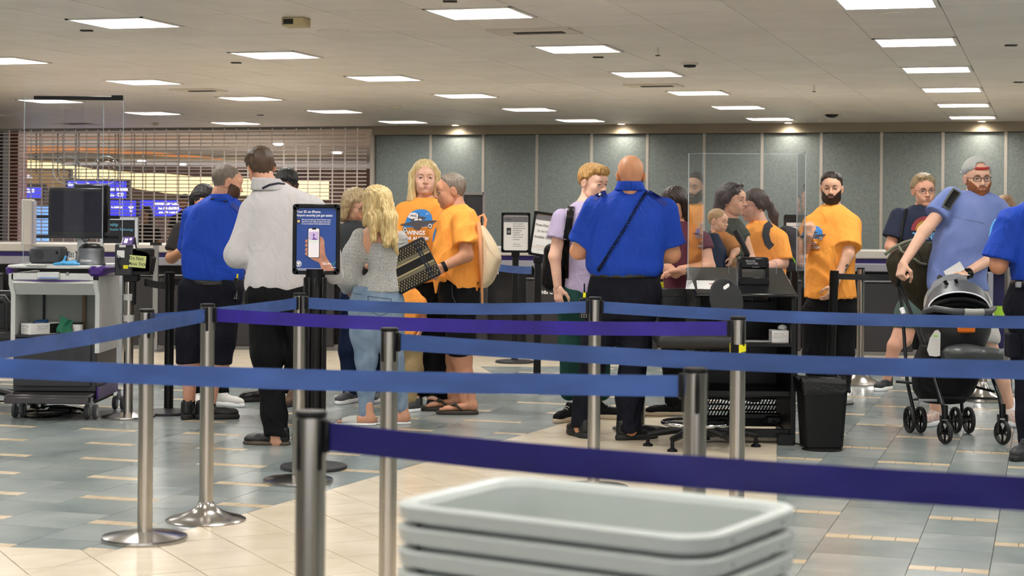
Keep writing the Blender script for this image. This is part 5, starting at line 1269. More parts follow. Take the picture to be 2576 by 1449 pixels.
class Person:
    def __init__(s,label,Y,x0,foot,skin_c='#c98d6f',lip='#a8605a',group=None):
        s.Y=Y; s.loc=G(x0,foot); s.loc.z=0; s.t=thing('person',label,'person',s.loc,group=group); s.sm,s.lm=skin(skin_c,lip)
        s.body=Sdf(); s.parts=[]; s.extra=[]
    def J(s,px,py,dy=0): return P(px,py,s.Y+dy)
    def C(s,pts): # [(px,py,dy,r)...] -> world chain
        return [tuple(s.J(a,b,c))+(r,) for a,b,c,r in pts]
    def head(s,px,py,dy=0,yaw=0,pitch=0,roll=0,sc=1.0,key='m',neck=None,eyes='#4a3a2c',brow=None,neck_r=.054,gaze=0,smile=0):
        c=s.J(px,py,dy); M3=rotm(yaw,pitch,roll); M=Matrix.Translation(c)@M3.to_4x4()@Matrix.Scale(sc,4); s.HM=M; s.hsc=sc
        hs,vq=head_tpl(key); v,q=vq; s.hs=hs
        cen=v[q].mean(1); lip=(np.abs(cen[:,0])<.0262)&(cen[:,2]<-.0525)&(cen[:,2]>-.0735)&(cen[:,1]>.0865)
        lip&=np.abs(cen[:,2]+.0615)<(.0100-.26*np.abs(cen[:,0]))
        s.hv=(fix(vq,M),lip)
        e=MB(); ir=MB()
        for i in(-1,1):
            e.ell((i*.0312,.0765,.0003),(.0125,.0120,.0120),n=14,M=M)
            ir.ell((i*.0312+gaze*.005,.0853,-.0002),(.0052,.0036,.0056),n=10,M=M)
        eo=obj('eyes',e,mat('eye_white','#c2b6ae',.25),s.t,off=s.loc); obj('iris',ir,mat('iris_'+eyes[1:],eyes,.15),eo,off=s.loc)
        if brow:
            b=MB()
            for i in(-1,1): b.tube([(i*.013,.0950,.0175),(i*.022,.0955,.0215),(i*.034,.0915,.0230),(i*.046,.0800,.0185)],[.0026,.0038,.0034,.0014],n=6,M=M)
            obj('eyebrows',b,brow,s.t,off=s.loc)
        L2=MB(); u_=smile*.003
        L2.tube([(-.0235-smile*.004,.0835,-.0600+u_),(-.012,.0925,-.0570),(-.004,.0958,-.0558),(0,.0955,-.0570),(.004,.0958,-.0558),(.012,.0925,-.0570),(.0235+smile*.004,.0835,-.0600+u_)],[.0008,.0022,.0027,.0024,.0027,.0022,.0008],n=8,M=M)
        L2.tube([(-.0225-smile*.004,.0835,-.0612+u_),(-.012,.0912,-.0646-smile*.001),(0,.0935,-.0658-smile*.001),(.012,.0912,-.0646-smile*.001),(.0225+smile*.004,.0835,-.0612+u_)],[.0008,.0030,.0038,.0030,.0008],n=8,M=M)
        obj('lips',L2,s.lm,s.t,off=s.loc)
        lash=MB()
        for i in(-1,1): lash.tube([(i*.0195,.0872,.0018),(i*.026,.0915,.0038),(i*.034,.0915,.0040),(i*.0435,.0845,.0018)],[.0009,.0016,.0016,.0009],n=5,M=M)
        obj('lashes',lash,mat('lash','#2a1c18',.6),s.t,off=s.loc)
        nb=neck or (px,py+60,dy+.03); top_=M@Vector((0,-.026,-.060)); nbw=s.J(*nb)+Vector((0,0,-.03))
        s.body.u(cap(top_,nbw,neck_r*.86*sc,neck_r*.95*sc),.02); s.nb=nbw
        return s
    def torso(s,prof,e=2.3):
        # prof: (py, xl, xr, halfdepth, dy)
        sl=[]
        for py,xl,xr,b,dy in prof:
            l=s.J(xl,py,dy);r=s.J(xr,py,dy); sl.append(((l.z+r.z)/2,(l.x+r.x)/2,s.Y+dy,(r.x-l.x)/2,b))
        return sl
    def finish(s,h=.011):
        L=[s.body.mesh(h)]; base,_=joinvq(L); 
        hv,lip=s.hv; nb=len(base[1]); vv=[base[0],hv[0]]; qq=[base[1],hv[1]+len(base[0])]; mi=[np.zeros(nb,int),0*lip.astype(int)]
        off=len(base[0])+len(hv[0])
        for v,q in s.extra: vv.append(v);qq.append(q+off);mi.append(np.zeros(len(q),int));off+=len(v)
        o=sobj('body',(np.concatenate(vv),np.concatenate(qq)),[s.sm,s.lm],s.t,off=s.loc,mfun=np.concatenate(mi)); return s.t
    def hand(s,kind,w,d,nrm,thumb=(0,0,1),sc=1.0,glove=None):
        d_=Vector(d).normalized(); n_=Vector(nrm); n_=(n_-d_*n_.dot(d_)).normalized(); side=1 if n_.cross(d_).dot(Vector(thumb))>=0 else -1
        vq=fix(hand_tpl(kind),hand_mat(w,d,nrm,side,sc))
        if glove: sobj('glove',vq,glove,s.t,off=s.loc)
        else: s.extra.append(vq)
    def hair(s,m,add=None,thick=.009,line=HL,drop=0,cutf=None,name='hair',wave=.002,res=.0052,oval=(.064,.095,-.024),ears=True,cutback=None):
        hs=s.hs
        def f(X,Y,Z):
            zl=np.interp(np.asarray(Y).ravel(),line[0],np.array(line[1])).reshape(np.shape(Y)).astype(np.float32)
            tp=np.clip((Z-zl)/.026,.15,1)
            if oval: tp=np.where((Y>.0)+0*Z>0,np.minimum(tp,np.clip((np.sqrt((X/oval[0])**2+((Z-oval[2])/oval[1])**2)-1)*2.6,.15,1)),tp+0*X)
            if not add: tp=tp*(1-.45*np.clip(np.abs(X)/.07,0,1)*(Z<.06))
            d=hs.ev(X,Y,Z)-thick*tp
            d=np.maximum(d,(zl-Z)*.9+0*X)
            if oval:
                o=(1-np.sqrt((X/oval[0])**2+((Z-oval[2])/oval[1])**2)+0*Y)*min(oval[0],oval[1]); d=np.where((Y>.0)+0*d>0,np.maximum(d,o),d)
            return d
        S_=Sdf(); S_.u((f,np.array([-.1,-.13,-.12]),np.array([.1,.12,.14])),0)
        if ears=='force' or (ears and not add):
            for i in(-1,1): S_.sub(ell((i*.090,-.004,-.008),(.030,.030,.042)),.008)
        if add: add(S_)
        if cutf: S_.cut(cutf)
        if wave:
            w=wave; S_.disp=lambda X,Y,Z: w*(np.sin(X*240+3*np.sin(Z*40+Y*30))*.6+np.sin(Y*260+X*90+2*np.sin(Z*35))*.6+np.sin(Z*16+X*50)*.5)
        v,q=S_.mesh(res); v,q=fix((v,q),s.HM); o=sobj(name,(v,q),m,s.t,off=s.loc); s.hairS=S_; return o
    def beard(s,m,zt=-.046,thick=.005,full=1,back=-.02):
        hs=s.hs
        def f(X,Y,Z):
            d=hs.ev(X,Y,Z)-thick
            line=np.where(np.abs(X)<.024,-.0455+0*X,-.054+(np.abs(X)-.024)*1.0)
            line=np.where(np.asarray(Y)<.03,np.minimum(-.005,line+(.03-np.asarray(Y))*1.0),line)
            d=np.maximum(d,(Z-line)*.8); d=np.maximum(d,(back-Y)*.9+0*X)
            mouth=np.sqrt((X/.021)**2+((Z+.0605)/.0085)**2)-1; d=np.where((np.asarray(Y)>.06)+0*X>0,np.maximum(d,-mouth*.008),d)
            d=np.maximum(d,(-.118-Z)); return d
        S_=Sdf().u((f,np.array([-.09,-.05,-.13]),np.array([.09,.12,.02])),0)
        for i in(-1,1): S_.sub(ell((i*.088,-.012,-.010),(.026,.030,.040)),.006)
        S_.disp=lambda X,Y,Z:.0007*np.sin(X*500+Y*400)*np.sin(Z*480)
        return sobj('beard',fix(S_.mesh(.0040),s.HM),m,s.t,off=s.loc)
    def glasses(s,m,w=.0215,h=.016,thin=.0016,z=.0):
        g=MB()
        for i in(-1,1):
            pts=[]
            for k in range(20):
                a=2*PI*k/20; x=i*.031+w*np.sign(math.cos(a))*abs(math.cos(a))**.7; zz=-.002+z+h*np.sign(math.sin(a))*abs(math.sin(a))**.7
                pts.append((x,.099-.25*abs(x)*abs(x)/.05,zz))
            g.tube(pts,thin,n=6,closed=True,M=s.HM)
            g.tube([(i*.052,.09,.004+z),(i*.0665,.074,.004+z),(i*.0755,.004,.004+z)],thin*.9,n=5,M=s.HM)
        g.tube([(-.010,.1,.002+z),(0,.103,.004+z),(.010,.1,.002+z)],thin,n=6,M=s.HM)
        return obj('glasses',g,m,s.t,off=s.loc)
    def cloth(s,name,S_,m,h=.0095,clip=None,label=None,parent=None):
        o=sobj(name,S_.mesh(h,clip=clip),m,parent or s.t,off=s.loc,label=label); return o
    def shoes(s,kind,mu,ms,feet,sc=1.0,names='shoe',skinfoot=True):
        # feet: (world ankle ground point, yaw)
        T_=shoe_tpl(kind)
        for p,yaw in feet:
            a=R(yaw); F_=Vector((math.sin(a),-math.cos(a),0)); X_2=F_.cross(Vector((0,0,1)))
            M=frame(Vector((p.x,p.y,0)),X_2*sc,F_*sc,Vector((0,0,sc)))
            u=sobj(names,fix(T_[0],M),mu,s.t,off=s.loc); sobj('sole',fix(T_[1],M),ms,u,off=s.loc)
            if len(T_)>2: s.extra.append(fix(T_[2],M))
            elif kind=='sneaker' or kind=='black':
                mb=MB(); th=.03
                for k in range(5):
                    y=.035+.022*k; z=th+.070-.0125*k; mb.tube([(-.018,y,z-.006),(0,y+.004,z+.002),(.018,y,z-.006)],.0022,n=5,M=M)
                obj('laces',mb,mat('laces_pale','#d5d2cc',.6) if kind=='sneaker' else m_bk,u,off=s.loc)
    def limb(s,pts,k=.03,K2=None): s.body.chain(s.C(pts),k,K2=K2)
    def sleeve(s,S_,pts,infl=.02,frac=.75,flare=.012,k=.035,hem=True):
        # short sleeve: from the shoulder part way down the upper arm
        c=s.C(pts); a,b=Vector(c[0][:3]),Vector(c[1][:3]); e=a.lerp(b,frac); r0=c[0][3]+infl; r1=c[0][3]*(1-frac)+c[1][3]*frac+infl+flare
        d=(b-a).normalized(); hp=e; 
        pr=cap(a,a.lerp(b,frac+.25),r0,r1+.004)
        def f(X,Y,Z,pr=pr[0],hp=hp,d=d):
            return np.maximum(pr(X,Y,Z),(X-hp.x)*d.x+(Y-hp.y)*d.y+(Z-hp.z)*d.z)
        S_.u((f,pr[1],pr[2]),k)
    def longsleeve(s,S_,pts,infl=.014,k=.03): S_.chain([(x,y,z,r+infl) for x,y,z,r in s.C(pts)],k)
def decal(per,S_,shape_mbs,center,U,V,parent,names,mats,reach=.3,lift=.003):
    # press flat prints on to the cloth surface by marching to it
    U=Vector(U).normalized(); V=Vector(V).normalized(); N=U.cross(V).normalized(); out=[]
    for mb,nm,m,l in zip(shape_mbs,names,mats,range(len(names))):
        v=np.array(mb.v,dtype=np.float64); p=np.array(center)+v[:,:1]*np.array(U)+v[:,1:2]*np.array(V)+np.array(N)*reach
        tt=np.zeros(len(p))
        for _ in range(45):
            q=p-np.array(N)*tt[:,None]; d=S_.ev(q[:,0].astype(np.float32),q[:,1].astype(np.float32),q[:,2].astype(np.float32)); tt+=np.clip(d,-.01,.05)*.8
            tt=np.minimum(tt,reach*1.8)
        q=p-np.array(N)*(tt-lift-.0012*l)[:,None]; mb.v=[tuple(x) for x in q]
        out.append(obj(nm,mb,m,parent,sharp=180,off=per.loc))
    return out
def fan(mb,pts,rings=5,mi=0):
    cx=sum(p[0] for p in pts)/len(pts);cy=sum(p[1] for p in pts)/len(pts); n=len(pts); v=[(cx,cy,0)];f=[]
    for r in range(1,rings+1):
        k=r/rings; v+=[(cx+(x-cx)*k,cy+(y-cy)*k,0) for x,y in pts]
    f+=[[0,1+i,1+(i+1)%n] for i in range(n)]
    for r in range(rings-1):
        b=1+r*n; f+=[[b+i,b+n+i,b+n+(i+1)%n,b+(i+1)%n] for i in range(n)]
    mb.add(v,f,mi)
def dense(pts,step=.012):
    o=[];n=len(pts)
    for i in range(n):
        a,b=pts[i],pts[(i+1)%n]; k=max(1,int(math.hypot(b[0]-a[0],b[1]-a[1])/step)); o+=[(a[0]+(b[0]-a[0])*j/k,a[1]+(b[1]-a[1])*j/k) for j in range(k)]
    return o
m_or=clothm('orange_tee','#ffa84c',.04,bump=.08); m_blu=clothm('officer_blue','#2045ae',.06,rough=.6,bump=.08); m_nvy=clothm('navy_trousers','#14151f',.1,scale=9); m_blk_t=clothm('black_trousers','#101012',.1,scale=9)
m_dshoe=mat('black_shoe','#141414',.38); m_dsole=mat('black_sole','#1a1a1a',.6)
def tee_print(per,S_,shirt,cx,cy,k,dy=0,U=(1,0,0),V=(0,0,1),part=1):
    # the round blue aeroplane print; k metres per unit (unit = photo pixel on the blonde woman's shirt)
    c=per.J(cx,cy,dy); A=[]
    arc=[(-38,-22),(-37,-8),(-32,6),(-24,17),(-12,23),(2,25),(15,22),(24,13),(27,0),(26,-12)]
    b=MB(); fan(b,dense([(x*k,y*k) for x,y in spl(arc,3)],.02),4); A.append((b,'print_sky',mat('print_blue','#2f86d8',.6)))
    b=MB(); fan(b,dense([(x*k,y*k) for x,y in rr(-40,-54,20,-18,5)],.02),4); A.append((b,'print_panel',mat('print_tan','#c97f1e',.6)))
    b=MB(); fan(b,[((-17+13*math.cos(a*.4)+2*math.sin(a*2))*k,(9+8*math.sin(a*.4))*k) for a in range(16)][:15],3); A.append((b,'print_cloud',m_white))
    b=MB()
    for pg in ([(-49,-13),(-46,-10),(-20,-4),(0,-2),(30,-1),(37,-1),(37,-4),(22,-9),(6,-15),(-5,-17),(-18,-15),(-36,-13)],[(-19,-12),(-17,-20),(-11,-24),(-6,-25),(0,-22),(4,-14),(2,-8)],[(-28,1),(-8,4),(-6,8),(4,8),(14,5),(4,0),(-8,-5),(-20,-4)],[(-7,5),(-6,17),(-4,17),(-3,5)]): fan(b,dense([(x*k,y*k) for x,y in pg],.012),3)
    for x,y in((-37,-23),(22,-14)): fan(b,[((x+6*math.cos(a*PI/8))*k,(y+7*math.sin(a*PI/8))*k) for a in range(16)],2)
    A.append((b,'print_plane',mat('print_grey','#4c4a4e',.6)))
    b=MB()
    for x,y in((-37,-23),(22,-14)):
        fan(b,[((x+4.4*math.cos(a*PI/8))*k,(y+5.2*math.sin(a*PI/8))*k) for a in range(16)],2)
    for pg in([(-16,-2),(-14,2),(-9,3),(-6,3),(-6,-1)],[(-4,-1),(-4,3),(1,2),(3,-1)]): fan(b,dense([(x*k,y*k) for x,y in pg],.02),2)
    add_text(b,'WINGS',14*k,Matrix.Translation((-11*k,-31*k,0)),bold=.03,sx=.95); add_text(b,'FOR AUTISM',12*k,Matrix.Translation((-11*k,-44*k,0)),bold=.025,sx=.9)
    b.tube([(12*k,12*k,0),(16*k,17*k,0),(19*k,13*k,0),(24*k,16*k,0)],.8*k,n=4)
    A.append((b,'print_white',m_white))
    b=MB()
    for x,y in((-37,-23),(22,-14)): fan(b,[((x+2.6*math.cos(a*PI/6))*k,(y+3.2*math.sin(a*PI/6))*k) for a in range(12)],1)
    add_text(b,'PHX',8*k,Matrix.Translation((-17*k,9*k,0)),bold=.02); A.append((b,'print_dark',mat('print_grey','#4c4a4e',.6)))
    decal(per,S_,[a[0] for a in A],c,U,V,shirt,[a[1] for a in A],[a[2] for a in A])
# ---------------- the people ----------------
def surf(per,S_,px,py,lift=.004,y0=None):
    a,b=ray(px,py); d=Vector((a,1,b)); L=d.length; d/=L; t=(y0 or per.Y-.6)*L
    t0=t; ok=False
    for _ in range(70):
        p=Vector((0,0,HC))+d*t; v=float(S_.ev(np.float32([p.x]),np.float32([p.y]),np.float32([p.z]))[0]); t+=max(-.03,min(.05,v*.7))
        if abs(v)<.0015: ok=True; break
    if ok: per.lastt=t
    else: t=getattr(per,'lastt',t0+.5*L)
    return Vector((0,0,HC))+d*(t-lift)
def dress(per,shirt,m_sh,seed,amp=.0045,prof=None,arms=(),frac=.75,infl=.018,long=False,legs=(),m_tr=None,hip=None,legcut=None,trsh=.0,hem_cut=None,flare=.012,bodyshrink=.022,collar=None,tramp=.004,prof_e=2.35,h=.0095,sname='shirt',fr=28):
    """puts torso, arms and legs on the body and the clothes over them"""
    sl=per.torso(prof); B=per.body
    B.u(loft([(z,cx,cy,max(.02,a-bodyshrink),max(.02,b-bodyshrink)) for z,cx,cy,a,b in sl]),.05)
    S_=Sdf().u(loft(sl,prof_e),.05)
    for arm in arms:
        per.limb(arm,.025,K2=.05)
        if long: per.longsleeve(S_,arm[:3],infl,.035)
        else: per.sleeve(S_,arm,infl,frac if not isinstance(frac,dict) else frac[arms.index(arm)],flare)
    if hem_cut: S_.cut(hem_cut)
    S_.disp=folds(seed,amp*1.7,fr)
    so=per.cloth(sname,S_,m_sh,h)
    to=None
    if legs:
        T_=Sdf(); hp=per.torso(hip) if hip else None
        if hp: T_.u(loft(hp),.04); B.u(loft([(z,cx,cy,a*.85,b*.85) for z,cx,cy,a,b in hp]),.04)
        for lg in legs:
            c=per.C(lg); T_.chain(c,.05,trsh)
            per.body.chain([(x,y,z,r*.70 if legcut is None else r*.82) for x,y,z,r in c],.03)
        if legcut is not None:
            zc=per.J(lg[0][0],legcut).z; T_.cut(lambda X,Y,Z,zc=zc:(zc-Z)+.006*np.sin(X*20)+0*Y)
        else: T_.cut(lambda X,Y,Z:(.055-Z)+.01*np.sin(X*30+1)+0*Y)
        T_.disp=folds(seed+7,tramp*1.5,24,(1,1,1.6))
        to=per.cloth('trousers' if legcut is None else 'shorts',T_,m_tr,.011)
        per.TS=T_
    per.SS=S_
    return S_,so,to
def shinleg(per,pts): per.body.chain(per.C(pts),.03)
def tubeon(per,S_,pts,r,name,m,flat=None,parent=None,lift=.004,n=8,sub=6):
    q=[]
    for i in range(len(pts)-1):
        for j in range(sub): t=j/sub; q.append((pts[i][0]*(1-t)+pts[i+1][0]*t,pts[i][1]*(1-t)+pts[i+1][1]*t))
    q.append(pts[-1]); w=[surf(per,S_,x,y,lift) for x,y in q]
    return obj(name,MB().tube(w,r,n=n),m,parent or per.t,off=per.loc)
def strap(per,S_,pts,w,name,m,th=.006,lift=.006,owner=None,off=None):
    q=[]
    for i in range(len(pts)-1):
        for j in range(6): t=j/6; q.append((pts[i][0]*(1-t)+pts[i+1][0]*t,pts[i][1]*(1-t)+pts[i+1][1]*t))
    q.append(pts[-1]); rows=[];k=per.Y/FPX
    for i,(x,y) in enumerate(q):
        a=q[max(0,i-1)];b=q[min(len(q)-1,i+1)]; dx,dy=b[0]-a[0],b[1]-a[1]; L=math.hypot(dx,dy); nx,ny=-dy/L,dx/L
        r=[surf(per,S_,x+nx*w/k/2*s,y+ny*w/k/2*s,lift) for s in(-1,-.5,0,.5,1)]; rows.append(r)
    mb=MB(); mb.grid(rows); mb.grid([[p+Vector((0,th,0)) for p in r][::-1] for r in rows])
    for kk in(0,4): mb.grid([[r[kk],r[kk]+Vector((0,th,0))] for r in rows])
    return obj(name,mb,m,owner or per.t,sharp=180,off=off or per.loc)
for m_ in(m_bb,m_pb,m_nb): wrinkle(m_,4,(1,1,1.6),.02,.3)
# --- bald officer, centre
m_belt=mat('duty_belt','#1a1713',.35)
p=Person('person, bald officer from behind in a blue shirt, coiled cord across his back',11.18,1530,1108,'#d0946f')
p.head(1586,442,0,180,6,0,1.10,'mf',neck=(1584,500,.0),neck_r=.062)
A=[[(1500,528,.0,.062),(1455,632,.06,.052),(1530,640,.34,.036)],[(1672,532,.0,.062),(1690,640,.04,.054),(1622,655,.34,.036)]]
S_,so,to=dress(p,'',m_blu,11,.0050,[(470,1553,1616,.066,0),(480,1543,1626,.075,0),(492,1522,1652,.095,0),(512,1494,1678,.125,0),(545,1482,1684,.145,0),(600,1480,1678,.15,0),(650,1477,1672,.155,0),(674,1477,1669,.16,0),(686,1482,1662,.15,0),(692,1488,1656,.14,0)],A,.80,.024,False,
 [[(1532,735,0,.122),(1500,872,.02,.094),(1476,1000,.05,.078),(1464,1076,.07,.074)],[(1610,735,0,.122),(1598,872,0,.098),(1584,1000,-.02,.080),(1582,1080,-.05,.078)]],m_nvy,[(684,1488,1654,.135,0),(700,1484,1654,.14,0),(760,1482,1654,.145,0),(800,1490,1645,.13,0)],flare=.02)
obj('belt',MB().lathe([(.0,0),(.001,0)],n=4),m_belt,p.t) if 0 else None
bl=Sdf().u(loft(p.torso([(685,1486,1655,.142,0),(698,1484,1655,.146,0)])),0); p.cloth('belt',bl,m_belt,.008)
cl=Sdf().u(loft(p.torso([(456,1553,1616,.080,-.022),(466,1550,1619,.085,-.02),(480,1544,1626,.09,-.01)])),0); cl.sub(loft(p.torso([(446,1558,1611,.070,-.022),(466,1558,1611,.070,-.02)])),.004); p.cloth('collar',cl,m_blu,.006)
for a in([(1525,484),(1506,492),(1494,500)],[(1632,484),(1656,498),(1676,516)]): strap(p,S_,a,.034,'epaulette',mat('epaulette_navy','#18308a',.6),th=.004,lift=.004)
tubeon(p,S_,[(1508,492),(1512,486)],.011,'mic_clip',m_ssb)
# coiled cord
pts=[(1628,482),(1612,505),(1592,540),(1570,578),(1548,612),(1528,645),(1513,668),(1503,684)]
q=[]
for i in range(len(pts)-1):
    for j in range(10): t=j/10; q.append(surf(p,S_,pts[i][0]*(1-t)+pts[i+1][0]*t,pts[i][1]*(1-t)+pts[i+1][1]*t,.012))
dd=(q[-1]-q[0]).normalized(); u=Vector((0,-1,0)); u=(u-dd*u.dot(dd)).normalized(); w_=dd.cross(u); hx=[]; T_=40
N=T_*9
for i in range(N):
    s=i/N*(len(q)-1); a=int(s); b=q[a].lerp(q[min(a+1,len(q)-1)],s-a); an=2*PI*T_*i/N; hx.append(b+(u*math.cos(an)+w_*math.sin(an))*.0105)
obj('coiled_cord',MB().tube(hx,.0028,n=5),m_bk,p.t,off=p.loc)
p.extra=[]; p.finish(); p.shoes('black',m_dshoe,m_dsole,[(p.J(1466,1080,.06),200),(p.J(1578,1085,-.05),118)],1.05)
def radio(label,x0,y0,x1,y1,Y,ax,ay0,ay1):
    a=P(x0,y1,Y);b=P(x1,y0,Y); c=(a+b)/2; t=thing('two_way_radio',label,'radio',c); w,h=b.x-a.x,b.z-a.z
    obj('case',MB().box((0,0,0),(w,.035,h),bev=.006),m_bk,t); q0=P(ax,ay1,Y)-c;q1=P(ax,ay0,Y)-c
    obj('antenna',MB().cyl(q0,q1,.006,.0045,n=10),m_bk,t); obj('yellow_band',MB().cyl(q0+Vector((0,0,.0)),q0+Vector((0,0,.03)),.009,n=12),M_y,t)
    mb=MB()
    for i in range(3):
        for j in range(4): mb.box((-w*.25+w*.25*i,-.0185,-h*.1-h*.1*j),(w*.14,.003,h*.05))
    obj('keypad',mb,m_gink,t); return t
radio('black radio with yellow antenna band at the bald officer left hip',1457,750,1481,802,11.0,1470,713,748)
# --- man in the white shirt
m_wh=clothm('white_linen','#c4c0c2',.03,bump=.12,bscale=700)
p=Person('person, tall man from behind in a white long sleeved shirt, black trousers and dark lanyard',10.75,700,1130,'#d29c80')
p.head(656,423,0,205,22,-10,1.04,'m',neck=(682,485,.0),neck_r=.058)
p.hair(hairmat('#3a2a20','#5a4433'),thick=.013,line=([-.12,-.075,-.05,-.03,-.012,.004,.018,.035,.06,.1],[-.068,-.064,-.044,-.032,-.028,-.022,.01,.044,.062,.068]))
A=[[(634,532,.0,.056),(598,640,-.02,.050),(655,662,.26,.034)],[(788,534,.0,.056),(826,640,.05,.048),(840,694,.22,.034)]]
S_,so,to=dress(p,'',m_wh,23,.0058,[(458,648,716,.062,0),(472,640,742,.085,0),(492,626,788,.112,0),(520,614,806,.135,0),(570,614,800,.14,0),(620,618,788,.142,0),(680,620,778,.145,0),(718,618,773,.142,0),(728,621,769,.135,0)],A,1,.022,True,
 [[(668,752,0,.118),(672,890,.02,.090),(690,1040,0,.070),(698,1108,-.02,.074)],[(738,752,0,.118),(760,890,.04,.090),(772,1040,.08,.070),(776,1090,.1,.07)]],clothm('black_chinos','#0f0f11',.12,scale=9),[(722,624,768,.13,0),(745,622,768,.135,0),(790,628,765,.13,0)],tramp=.006)
cl=Sdf().u(loft(p.torso([(447,634,702,.084,-.025),(462,632,716,.09,-.02),(479,630,734,.095,-.01)])),0); cl.sub(loft(p.torso([(436,641,696,.074,-.025),(460,640,708,.076,-.02)])),.004); p.cloth('collar',cl,m_wh,.006)
tubeon(p,cl,[(660,474),(678,465),(700,461),(716,463)],.007,'lanyard',mat('lanyard_navy','#141a33',.5),lift=.0)
p.hand('relax',p.J(660,662,.27),(.6,.7,.1),(0,0,-1),(-1,0,0)); p.finish(); p.shoes('dress',m_dshoe,mat('brown_sole','#4d4136',.6),[(p.J(698,1108,-.02),-98)],1.0)
p.shoes('dress',m_dshoe,mat('brown_sole','#4d4136',.6),[(p.J(776,1090,.1),-150)],1.0)
# --- officer with greying hair, left
p=Person('person, bearded officer with thinning grey hair in a blue shirt and navy shorts',12.05,505,1055,'#d09a80')
p.head(571,459,0,110,14,0,1.05,'mf',neck=(556,508,.0),neck_r=.062)
p.hair(hairmat('#5b5048','#8a7c70',sc=170),thick=.004,line=([-.12,-.075,-.05,-.03,-.012,.004,.018,.035,.06,.1],[-.062,-.058,-.04,-.030,-.028,-.020,.020,.060,.086,.10]),cutf=lambda X,Y,Z:-(np.sqrt((X/.045)**2+((Y-.02)/.05)**2+((Z-.12)/.02)**2)-1)*.02,wave=.001)
p.beard(hairmat('#3a241a','#5a3a28',sc=160),thick=.007,back=.008)
A=[[(484,545,.05,.056),(474,640,.12,.05),(525,652,.38,.034)],[(602,545,.0,.056),(610,650,.02,.052),(640,640,.3,.036)]]
S_,so,to=dress(p,'',m_blu,31,.0052,[(490,532,586,.06,0),(504,506,600,.09,0),(524,482,612,.12,0),(560,468,616,.135,0),(620,460,612,.14,0),(680,458,612,.145,0),(702,461,608,.14,0),(709,466,602,.13,0)],A,.86,.02,False,
 [[(492,735,0,.118),(480,850,0,.100),(476,925,0,.095)],[(566,735,0,.118),(552,850,0,.105),(546,935,0,.100)]],m_nvy,[(702,466,604,.13,0),(730,460,606,.138,0),(780,462,598,.13,0)],legcut=915)
shinleg(p,[(478,880,0,.060),(477,930,.0,.056),(476,1020,.02,.038)]); shinleg(p,[(546,890,0,.060),(538,940,.0,.056),(528,1020,0,.038)])
cl=Sdf().u(loft(p.torso([(488,532,586,.08,-.015),(499,526,592,.09,-.01),(508,518,598,.095,0)])),0); p.cloth('collar',cl,m_blu,.006)
bl=Sdf().u(loft(p.torso([(703,464,606,.137,0),(716,461,607,.140,0)])),0); p.cloth('belt',bl,m_belt,.008)
tubeon(p,S_,[(530,500),(545,500),(562,505),(572,508)],.008,'lanyard',mat('lanyard_navy','#141a33',.5),lift=.0); strap(p,S_,[(582,514),(594,522),(604,532)],.034,'epaulette',mat('epaulette_navy','#141c40',.6),th=.004,lift=.004)
p.finish(); p.shoes('black',m_dshoe,m_dsole,[(p.J(474,1030,.0),172),(p.J(520,1032,.0),98)],1.03)
sk_=Sdf().u(cap(p.J(476,1006,.02),p.J(476,1030,.02),.042,.042)).u(cap(p.J(528,1010,0),p.J(526,1030,0),.042,.042)); p.cloth('socks',sk_,m_blk_t,.009)
radio('black radio with yellow band behind the grey haired officer hip',580,700,602,755,11.97,596,672,700)
# --- woman with black hair, behind the officer
p=Person('person, woman with black centre parted hair in a charcoal tee looking at her phone',12.95,520,1020,'#c08a68')
p.head(512,506,0,8,34,0,1.0,'f',neck=(508,550,.05),brow=m_blk_t)
hb=hairmat('#0d0b0c','#241f1f')
p.hair(hb,thick=.012,add=lambda S:S.u(cap((.075,-.01,.03),(.082,.0,-.13),.024,.03),.03).u(cap((-.075,-.01,.03),(-.082,.0,-.13),.024,.03),.03).u(cap((0,-.08,.02),(0,-.085,-.15),.05,.05),.03))
A=[[(456,582,.0,.05),(432,648,-.05,.042),(492,612,-.22,.03)],[(552,582,.0,.05),(575,650,-.02,.042),(540,620,-.22,.03)]]
dress(p,'',clothm('charcoal_tee','#2e2a29',.1),41,.004,[(540,492,530,.055,0),(552,470,545,.08,0),(572,452,560,.1,0),(620,458,556,.11,0),(700,462,552,.11,0),(735,462,552,.11,0)],A,.78,.016,False,
 [[(490,750,0,.09),(492,880,0,.062),(495,985,0,.045)],[(535,750,0,.09),(545,880,0,.062),(560,985,-.02,.045)]],m_blk_t,[(725,465,552,.11,0),(780,468,552,.11,0)])
p.hand('hold',p.J(495,608,-.23),(.2,-.1,1),(.6,-.4,0),(1,-1,0)); p.finish(); p.shoes('sneaker',mat('white_canvas','#d9d6d0',.6),m_white,[(p.J(497,990,.0),20),(p.J(562,1000,-.04),55)],.95)
ph=thing('black_phone','black phone held up by the woman with black hair','phone',p.J(468,545,-.27)); obj('slab',MB().box((0,0,0),(.012,.07,.15),bev=.005),m_bk,ph)
